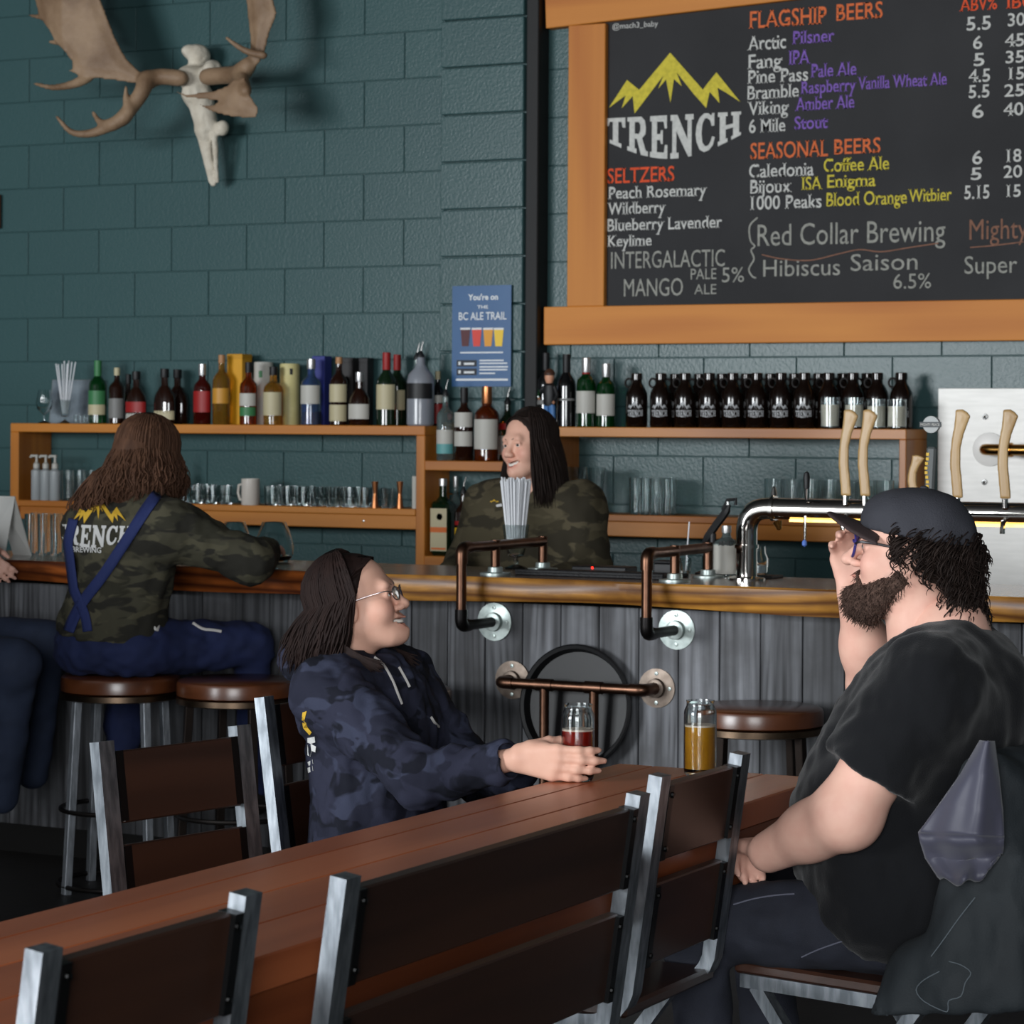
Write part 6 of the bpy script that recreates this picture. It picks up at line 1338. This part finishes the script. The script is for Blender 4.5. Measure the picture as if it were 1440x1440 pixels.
# ---- glasses
def tumbler_me(r, h, taper=0.9, wall=0.003, base=0.008, seg=20, ang=40):
    return MB().lathe([(0,0),(r*taper,0),(r*(taper+.02),0.002),(r,h),(r-wall,h),(r*taper-wall,base),(0,base)],seg=seg).mesh('glass',ang)
TM = {}
def glasses_row(kind, pts, y, zb, r, h, taper, label, group, name):
    me = TM.setdefault(kind, tumbler_me(r,h,taper,seg=12,ang=12) if kind == 'rocks' else tumbler_me(r,h,taper))
    for px, py in pts:
        o = link(name, me, M_glass, None, (aty(px,py,y).x,y,zb)); tag(o,label,'glass',group)
glasses_row('rocks',[(381,712),(402,712),(424,712),(446,712),(468,712),(490,712),(511,712),(546,712)],YF-.02,LO,0.0285,0.085,.86,'short clear rocks glass in the row under the whisky bottles','rocks glasses on the left shelf','rocks_glass')
glasses_row('rocks',[(255,710),(276,710),(297,710),(318,710)],YF-.02,LO,0.0285,0.085,.86,'short clear rocks glass between the white mug and the long-haired customer','rocks glasses beside the mug','rocks_glass')
glasses_row('rocks',[(392,712),(414,712),(436,712),(458,712),(480,712),(502,712),(524,712),(266,710),(287,710)],YB-.02,LO,0.033,0.082,.86,'short clear rocks glass in the rear row under the whisky bottles','rear rocks glasses on the left shelf','rocks_glass')
glasses_row('high',[(95,698),(111,698),(127,698)],YF-.02,LO,0.028,0.14,.85,'tall clear highball glass beside the soap pump bottles','highball glasses on the left shelf','highball_glass')
glasses_row('high2',[(893,722),(908,722),(922,722),(937,722)],YF-.03,1.178,0.0218,0.15,.88,'tall clear highball glass in the cluster under the growlers','highball cluster on the right shelf','highball_glass')
glasses_row('high2',[(900,722),(915,722),(930,722),(944,722)],YF+.06,1.178,0.027,0.15,.88,'tall clear highball glass at the back of the cluster under the growlers','rear highball cluster on the right shelf','highball_glass')
glasses_row('rocks2',[(1088,722),(1114,722),(1140,722),(1166,722),(1192,722),(1218,722),(1245,722)],YF-.02,1.178,0.036,0.155,.92,'clear straight beer glass in the row behind the tap handles','beer glasses on the right shelf','beer_glass')
glasses_row('coupe',[(812,715),(838,715)],YF-.02,1.178,0.042,0.19,.5,'flared cut-glass tumbler behind the bartender','cut-glass tumblers','tumbler')
glasses_row('pint',[(42,779),(60,779),(78,779),(96,779)],7.92,BARTOP,0.0185,0.15,.8,'tall clear pint glass on the bar beyond the white card','pint glasses on the bar','pint_glass')
glasses_row('pint',[(50,775),(66,775),(82,775)],8.02,BARTOP,0.0185,0.15,.8,'tall clear pint glass in the rear row on the bar','rear pint glasses on the bar','pint_glass')
# soap pumps
for px, lb in ((52,'white-labelled soap pump bottle nearest the shelf end panel'),(65,'middle soap pump bottle of the three'),(78,'clear soap pump bottle beside the highball glasses')):
    x, h, r = spot(px,655,700,YF-.04,15); o = thing('pump_bottle',(x,YF-.04,LO),lb,'bottle','soap pumps'); lpart('bottle_body',MB().lathe([(r*.95,0),(r,0.004),(r,h*.92),(r*.4,h)],seg=16),mat('milky_plastic',(190,196,198),0.3,trans=0.4),o)
    pp = lpart('pump',MB().lathe([(r*.62,h),(r*.62,h+0.02),(r*.25,h+0.028),(r*.22,h+0.055)],seg=12),LB['white'],o); lpart('nozzle',MB().tube([(0.008,0,h+0.056),(-0.03,0,h+0.056),(-0.034,0,h+0.048)],0.006,8),LB['white'],pp)
# mug, jiggers, pouring bottle, white card
x, h, r = spot(353,674,711,YF-.03,26); o = thing('mug',(x,YF-.03,LO),'white ceramic mug on the lower left shelf','mug'); lpart('cup',MB().lathe([(0,0.002),(r*.95,0),(r,0.006),(r,h),(r*.92,h),(r*.9,0.008),(0,0.008)],seg=24),mat('white_ceramic',(214,206,196),0.25),o); lpart('handle',MB().tube([(-r*.95,0,h*.8),(-r*1.5,0,h*.75),(-r*1.6,0,h*.45),(-r*1.35,0,h*.2),(-r*.95,0,h*.18)],0.006,8),MATS['white_ceramic'],o)
for px, t, lb in ((528,675,'dark steel jiggers standing among the rocks glasses'),(563,674,'slim copper jigger at the end of the glass row')):
    x, h, r = spot(px,t,712,YF-.045,11); o = thing('jigger',(x,YF-.045,LO),lb,'jigger'); lpart('cup',MB().lathe([(r*.95,0),(r*.5,h*.55)],seg=16),LB['copper'],o); lpart('top_cup',MB().lathe([(r*.5,h*.55),(r*.9,h),(r*.82,h),(r*.4,h*.58)],seg=16),LB['copper'],o)
x, h, r = spot(585,670,716,YF-.03,8); o = link('paper_sleeve',MB().box((0,0,h/2),(0.02,0.03,h),bev=0.002).mesh('paper_sleeve'),LB['white'],None,(x,YF-.03,LO)); tag(o,'narrow white paper sleeve leaning at the shelf end panel','paper')
bottle(247,655,712,16,YF+.03,LO,'tall','clear','slim clear bottle with pourer beside the long-haired customer',[],None,True)
# snifter, framed card, straw glass at the shelf end
def snifter(px, top, base, y, w, label):
    x, h, r = spot(px,top,base,y,w); o = link('snifter_glass',MB().lathe([(0,0),(r*.8,0),(r*.7,0.004),(r*.1,0.012),(r*.1,h*.25),(r*.8,h*.4),(r,h*.6),(r*.7,h),(r*.66,h),(r*.93,h*.6),(r*.7,h*.43),(0,h*.28)],seg=20).mesh('snifter'),M_glass,None,(x,y,UP)); tag(o,label,'glass')
snifter(63,545,592,YF,24,'stemmed snifter glass at the end of the bottle shelf')
x, h, r = spot(105,531,592,YB,86); o = thing('framed_card',(x,YB,UP),'grey postcard leaning on the wall behind the straw glass','card'); lpart('card',MB().box((0,0,h/2),(2*r*.92,0.006,h),Matrix.Rotation(-0.12,3,'X')),mat('postcard',(128,140,148),0.5,var=0.8,vscale=9,col2=(40,52,66)),o); lpart('card_border',MB().box((0,0.005,h/2),(2*r*.97,0.004,h*1.02),Matrix.Rotation(-0.12,3,'X')),LB['grey'],o)
M_straw = paint('paper_straw',(222,224,228))
def sundae(x, y, z, h, r, label):
    o = thing('stemmed_glass',(x,y,z),label,'glass'); lpart('glass',MB().lathe([(0,0),(r*.85,0),(r*.8,0.006),(r*.16,0.016),(r*.22,0.026),(r*.14,0.036),(r*.6,h*.3),(r*.8,h*.55),(r,h),(r*.94,h),(r*.74,h*.55),(r*.5,h*.33),(0,h*.27)],seg=24),M_glass,o); return o
def straws(x, y, z, zt, n, spread, r, label, group, seed, r0=0.012):
    rn = random.Random(seed)
    for i in range(n):
        a = i*2.39996; q = math.sqrt((i+0.5)/n); b = Vector((r0*q*math.cos(a),r0*q*math.sin(a),0)); t = Vector((spread*q*math.cos(a),spread*q*math.sin(a),zt-z+rn.uniform(-.012,.006)))
        o = link('paper_straw',MB().tube([b,t],r,6).mesh('paper_straw'),M_straw,None,(x,y,z)); tag(o,label,'straw',group)
p = atz(726,800,BARTOP); sundae(p.x,p.y,BARTOP,0.15,0.046,'tall stemmed glass packed with white paper-wrapped straws on the bar')
straws(p.x,p.y,BARTOP+0.076,BARTOP+0.305,60,0.054,0.0029,'white paper-wrapped straw in the stemmed glass on the bar','straws in the bar glass',4,0.0272)
x, h, r = spot(92,560,593,YF-.03,16); sundae(x,YF-.03,UP,h,r,'small stemmed glass of white straws on the bottle shelf')
straws(x,YF-.03,UP+0.045,UP+0.28,9,0.05,0.003,'white straw in the small glass on the bottle shelf','straws on the bottle shelf',8,0.0105)
for px in (107,113,119,124): snif = link('shot_glass',TM.setdefault('shot',tumbler_me(0.008,0.04,.8,.0015,.006)),M_glass,None,(aty(px,592,YF-.08).x,YF-.08,UP)); tag(snif,'tiny shot glass before the grey postcard','glass','shot glasses')
# ---- things on the bar
M_rub = mat('black_rubber_mat',(20,20,22),0.6,bump=0.4,bscale=120)
a, b = atz(790,808,BARTOP), atz(1010,812,BARTOP)
o = thing('bar_mat',((-3.78),7.86,BARTOP),'black rubber bar mat between the two pipe rails','mat'); part('mat_sheet',MB().box((-3.78,7.86,BARTOP+0.006),(0.53,0.2,0.012),bev=0.003),M_rub,o); part('raised_lip',MB().box((-3.78,7.765,BARTOP+0.014),(0.53,0.012,0.012),bev=0.003),M_rub,o)
o = thing('card_reader',(-3.92,8.02,BARTOP),'small black card reader with a red light on the bar','device'); part('case',MB().box((-3.85,8.03,BARTOP+0.012),(0.2,0.09,0.022),bev=0.004),LB['black'],o); rp = aty(833,790,7.98); part('led',MB().lathe([(0,0),(0.004,0),(0,0.003)],(rp.x,7.984,BARTOP+0.018),8,(0,-1,0)),mat('red_led',(255,30,20),0.4,emit=6),o)
o = thing('stapler_box',(-3.62,8.02,BARTOP),'black receipt box on the bar between the pipe rails','box'); part('case',MB().box((-3.62,8.02,BARTOP+0.02),(0.07,0.06,0.04),bev=0.004),LB['black'],o); part('lid',MB().box((-3.62,8.02,BARTOP+0.044),(0.074,0.064,0.008),bev=0.002),M_rub,o)
op = atz(1003,808,BARTOP); yo_ = op.y
o = thing('bottle_opener',(op.x,yo_,BARTOP),'black lever bottle opener on a round stand beside the tap tower','bottle opener')
part('base',MB().lathe([(0,0),(0.058,0),(0.058,0.006),(0.03,0.016),(0,0.018)],(op.x,yo_,BARTOP),28),LB['black'],o); part('post',MB().tube([(op.x,yo_,BARTOP+0.01),(op.x,yo_,BARTOP+0.135)],0.011,10),LB['black'],o)
part('lever',MB().tube(smooth_path([aty(q[0],q[1],yo_) for q in ((984,775),(995,757),(1008,738),(1020,722),(1026,710))],3),[0.007]*3+[0.014]*8+[0.008]*2,8),LB['black'],o); part('jaw',MB().tube([aty(1017,717,yo_),aty(1024,703,yo_),aty(1036,702,yo_),aty(1035,710,yo_)],0.006,8),LB['black'],o); part('clip',MB().lathe([(0,0),(0.008,0.004),(0.006,0.016),(0,0.018)],aty(1024,712,yo_),8),M_pouch,o)
o = bottle(1022,735,806,36,8.087,BARTOP,'tall','clear','clear bottle with broad white label behind the bottle opener',[(.05,.62,'white')],('silver',.1))
lpart('lettering',MB().add([(lambda a: (0.0435*math.cos(a),0.0435*math.sin(a),q[1]))(FACE+q[0]) for q in [((v.x-.9)*0.55,0.1+v.y*0.022) for v in text_polys('AND',1.0,0.02)[0]]],text_polys('AND',1.0,0.02)[1]),LB['black'],o,0)
jp = atz(1066,812,BARTOP); o = thing('glass_jar',(jp.x,jp.y,BARTOP),'small clear jar on a black coaster beside the tap tower','jar')
part('coaster',MB().box((jp.x+0.005,jp.y,BARTOP+0.004),(0.13,0.1,0.008),bev=0.002),LB['black'],o); part('jar_glass',MB().lathe([(0,0.01),(0.03,0.01),(0.034,0.02),(0.035,0.06),(0.026,0.08),(0.026,0.1),(0.023,0.1),(0.023,0.08),(0.031,0.06),(0.03,0.016),(0,0.016)],(jp.x,jp.y,BARTOP),20),M_glass,o); part('contents',MB().lathe([(0,0.017),(0.029,0.017),(0.029,0.04),(0,0.044)],(jp.x,jp.y,BARTOP),14),mat('ice_grey',(170,180,190),0.3),o)
sp = atz(965,806,BARTOP); o = link('shot_glass',tumbler_me(0.02,0.05,.8),M_glass,None,(sp.x,sp.y,BARTOP)); tag(o,'small shot glass holding a stirrer beside the pipe rail','glass')
o = link('stirrer',MB().tube([(0,0,0.008),(0.012,0,0.17)],0.0025,6).mesh('stirrer'),M_straw,None,(sp.x,sp.y,BARTOP)); tag(o,'thin white stirrer standing in the shot glass','stirrer')
for px, w, lb in ((331,48,'round glass carafe by the customer\'s elbow'),(386,56,'larger round glass carafe on the bar beyond the elbow')):
    q = atz(px,790,BARTOP); D_ = -sT*q.x+cT*q.y; r = w/2*D_/FPX; h = 56*D_/FPX
    o = link('glass_carafe',MB().lathe([(0,0),(r*.7,0),(r*.95,0.02),(r,h*.4),(r*.8,h*.75),(r*.6,h),(r*.57,h),(r*.76,h*.75),(r*.95,h*.4),(r*.9,0.022),(0,0.012)],seg=28).mesh('carafe'),M_glass,None,(q.x,q.y,BARTOP)); tag(o,lb,'carafe')
tcx = atz(8,790,BARTOP); o = thing('tent_card',(tcx.x,7.8,BARTOP),'white folded table tent card standing on the bar','card')
M_card = mat('white_card',(214,214,210),0.6)
c0 = aty(-18,785,7.72); c1 = aty(30,785,7.9); ct = aty(22,698,7.8); hh = ct.z-BARTOP
part('front_leaf',MB().add([(c0.x-0.02,7.70,BARTOP),(ct.x+0.015,7.72,BARTOP),(ct.x,7.80,ct.z),(c0.x-0.02,7.80,ct.z),(c0.x-0.02,7.704,BARTOP),(ct.x+0.015,7.724,BARTOP),(ct.x,7.804,ct.z),(c0.x-0.02,7.804,ct.z)],[(0,1,2,3),(4,5,6,7)[::-1],(0,4,5,1),(1,5,6,2),(2,6,7,3),(3,7,4,0)]),M_card,o)
part('back_leaf',MB().add([(c0.x-0.02,7.90,BARTOP),(ct.x+0.015,7.88,BARTOP),(ct.x,7.80,ct.z),(c0.x-0.02,7.80,ct.z),(c0.x-0.02,7.896,BARTOP),(ct.x+0.015,7.876,BARTOP),(ct.x,7.796,ct.z),(c0.x-0.02,7.796,ct.z)],[(0,1,2,3),(4,5,6,7)[::-1],(0,4,5,1),(1,5,6,2),(2,6,7,3),(3,7,4,0)]),M_card,o)
# ---- steel panel and tap tower
M_inox = mat('brushed_inox',(205,203,199),0.45,0.3,var=0.25,vscale=8,stretch=(1,1,8),col2=(164,162,158)); M_chrome = mat('polished_chrome',(214,210,204),0.06,1.0); M_brass = mat('brass_fitting',(200,150,80),0.2,1.0)
sp_ = thing('steel_panel',(-2.9,10.14,0.88),'bright stainless steel panel on the wall behind the taps','panel')
part('sheet',MB().box((-2.75,10.145,1.297),(1.33,0.02,0.794),bev=0.002),M_inox,sp_)
for px, py in ((1386,586),(1385,678)): q = aty(px,py,10.134); part('screw',MB().lathe([(0,0),(0.012,0),(0.011,0.004),(0.005,0.005),(0,0.002)],q,14,(0,-1,0)),M_pouch,sp_)
q = aty(1392,632,10.134); part('flange',MB().lathe([(0,0),(0.066,0),(0.066,0.006),(0.03,0.012),(0,0.012)],q,28,(0,-1,0)),paint('white_flange',(232,230,226),0.3),sp_)
part('pipe',MB().tube(fillet([(q.x,10.13,q.z),(q.x-0.0,10.05,q.z),(q.x+0.3,10.02,q.z)],0.04,6),0.022,12),M_brass,sp_); part('clamp',MB().tube([(q.x+0.09,10.04,q.z),(q.x+0.12,10.037,q.z)],0.028,12),M_brass,sp_)
TY, TZ2 = 7.93, 1.283; tx0 = atz(1052,815,BARTOP).x
tw = thing('tap_tower',(tx0,TY,BARTOP),'polished steel beer tap tower with wooden axe-handle taps','beer tower')
part('base_plate',MB().lathe([(0,0),(0.06,0),(0.06,0.006),(0.04,0.012),(0,0.012)],(tx0,TY,BARTOP),28),M_chrome,tw)
part('pipe',MB().tube(fillet([(tx0,TY,BARTOP+0.005),(tx0,TY,TZ2),(-1.35,TY,TZ2)],0.075,10),0.034,24),M_chrome,tw)
cxx = aty(1089,720,TY).x; part('clamp_ring',MB().tube([(cxx-0.006,TY,TZ2),(cxx+0.006,TY,TZ2)],0.04,24),M_chrome,tw); part('wing_screw',MB().lathe([(0,0),(0.012,0.006),(0.006,0.03),(0,0.034)],(cxx,TY,TZ2+0.036),10),M_chrome,tw); part('wing_screw',MB().lathe([(0,0),(0.016,0.006),(0.008,0.03),(0,0.034)],(cxx+0.01,TY,TZ2-0.036),10,(0.3,0,-1)),M_brass,tw)
part('clamp_ring',MB().tube([(tx0,TY,BARTOP+0.1),(tx0,TY,BARTOP+0.112)],0.039,24),M_chrome,tw)
part('led_strip',MB().box(((-1.4+cxx)/2+0.03,TY-0.012,TZ2-0.036),(-1.4-cxx-0.06,0.014,0.008)),mat('warm_led',(255,206,110),0.4,emit=2.2),tw)
hpoly = [((a-430)*0.00057,(890-b)*0.00057) for a,b in ((418,378),(455,375),(480,392),(497,415),(485,450),(462,520),(446,600),(445,700),(455,800),(460,890),(405,890),(398,800),(390,700),(392,620),(400,540),(412,470))]
V, Q = surf([('u',0,polyplate(hpoly,0,0.014))],(-0.045,-0.03,-0.02),(0.06,0.03,0.32),0.004); S = Solid(); S.add(V,Q); hme = S.mesh('tap_handle'); M_ash = wood('ash_handle',(158,122,72),(196,162,108),'Z',8,0.45,0.2,0.06,3,0.7,0.1)
kn = MB().tube([(0,0,0),(0,0,-0.03)],0.009,10).mesh('ferrule')
def tap(px, top, lb=None, sc=1.0):
    q = aty(px,700,TY-0.03); o = link('tap_handle',hme,M_ash,tw,Vector((q.x,TY-0.03,TZ2+0.045))-tw.location); hgt = aty(px,top,TY-0.03).z-(TZ2+0.045); k = hgt/0.292; o.scale = (max(k,0.8)*1.15,1.1,k)
    link('ferrule',kn,M_chrome,o); part('spout',MB().tube(smooth_path([(q.x,TY-0.02,TZ2-0.02),(q.x,TY-0.05,TZ2-0.03),(q.x,TY-0.055,TZ2-0.06)],4),0.008,8),M_chrome,tw)
for px, t in ((1190,576),(1217,576),(1286,640),(1347,576),(1414,576)): tap(px,t)
q = aty(1309,700,TY-0.03); bt = part('brand_tap',MB().box((q.x,TY-0.03,TZ2+0.115),(0.03,0.02,0.17),Matrix.Rotation(0.05,3,'Y'),bev=0.006),paint('tap_grey',(88,92,92)),tw,label='grey branded tap handle with yellow letters')
bp_ = aty(1311,597,TY-0.03); part('badge',MB().lathe([(0,0),(0.026,0),(0.026,0.016),(0,0.016)],bp_+Vector((0,0.008,0)),24,(0,-1,0)),paint('badge_silver',(150,154,152),0.35),bt); part('banner',MB().box((bp_.x,bp_.y-0.012,bp_.z),(0.068,0.006,0.016)),paint('banner_dark',(60,66,68)),bt)
part('banner_text',fit_text('MIGHTY PEACE',bp_.x-0.03,bp_.x+0.03,bp_.z-0.004,0.008,bp_.y-0.0155,0.01),LB['white'],bt,0)
for k in range(9): part('yellow_mark',MB().box((q.x-0.008+0.0025*math.sin(k),TY-0.0415,TZ2+0.065+k*0.014),(0.009,0.001,0.009)),LB['yellow'],bt)
q = aty(1135,700,TY-0.03); part('small_tap',MB().tube([(q.x,TY-0.03,TZ2+0.03),(q.x,TY-0.03,TZ2+0.07)],0.006,8),M_chrome,tw); part('black_knob',MB().lathe([(0,0.06),(0.009,0.066),(0.011,0.1),(0.008,0.115),(0,0.12)],(q.x,TY-0.03,TZ2),12),LB['black'],tw); part('small_spout',MB().tube([(q.x,TY-0.04,TZ2-0.02),(q.x,TY-0.045,TZ2-0.1)],[0.006,0.004],8),M_chrome,tw); part('spout_plug',MB().lathe([(0,-0.012),(0.008,-0.006),(0.008,0.004),(0.003,0.012)],(q.x,TY-0.045,TZ2-0.105),10),paint('plug_blue',(84,120,200)),tw)
# ---- beers on the table
def beer(px, py, col, m, label, hgt=0.168):
    q = atz(px,py,0.76); r = 0.037; o = thing('beer_glass',(q.x,q.y,0.76),label,'beer glass')
    lpart('glass',MB().lathe([(0,0),(r*.86,0),(r*.96,0.006),(r,0.014),(r,hgt*.82),(r*.97,hgt*.87),(r*.84,hgt*.93),(r*.83,hgt*.97),(r*.87,hgt),(r*.83,hgt),(r*.79,hgt*.95),(r*.92,hgt*.87),(r*.955,hgt*.82),(r*.955,0.016),(r*.8,0.009),(0,0.009)],seg=32),M_glass,o)
    lpart('beer',MB().lathe([(0,0.0095),(r*.8,0.0095),(r*.95,0.0165),(r*.95,hgt*.655),(0,hgt*.655)],seg=32),m,o); lpart('foam',MB().lathe([(0,hgt*.655),(r*.95,hgt*.655),(r*.95,hgt*.68),(r*.7,hgt*.672),(0,hgt*.67)],seg=32),mat('beer_foam',(222,200,184),0.8),o); return o
beer(813,1097,0,mat('red_ale',(176,34,18),0.1,trans=0.4,coat=0.3),'glass of red ale held by the woman in the hoodie')
beer(985,1090,0,mat('hazy_yellow_ale',(214,146,34),0.15,trans=0.25,coat=0.3),'glass of hazy yellow ale near the table end')
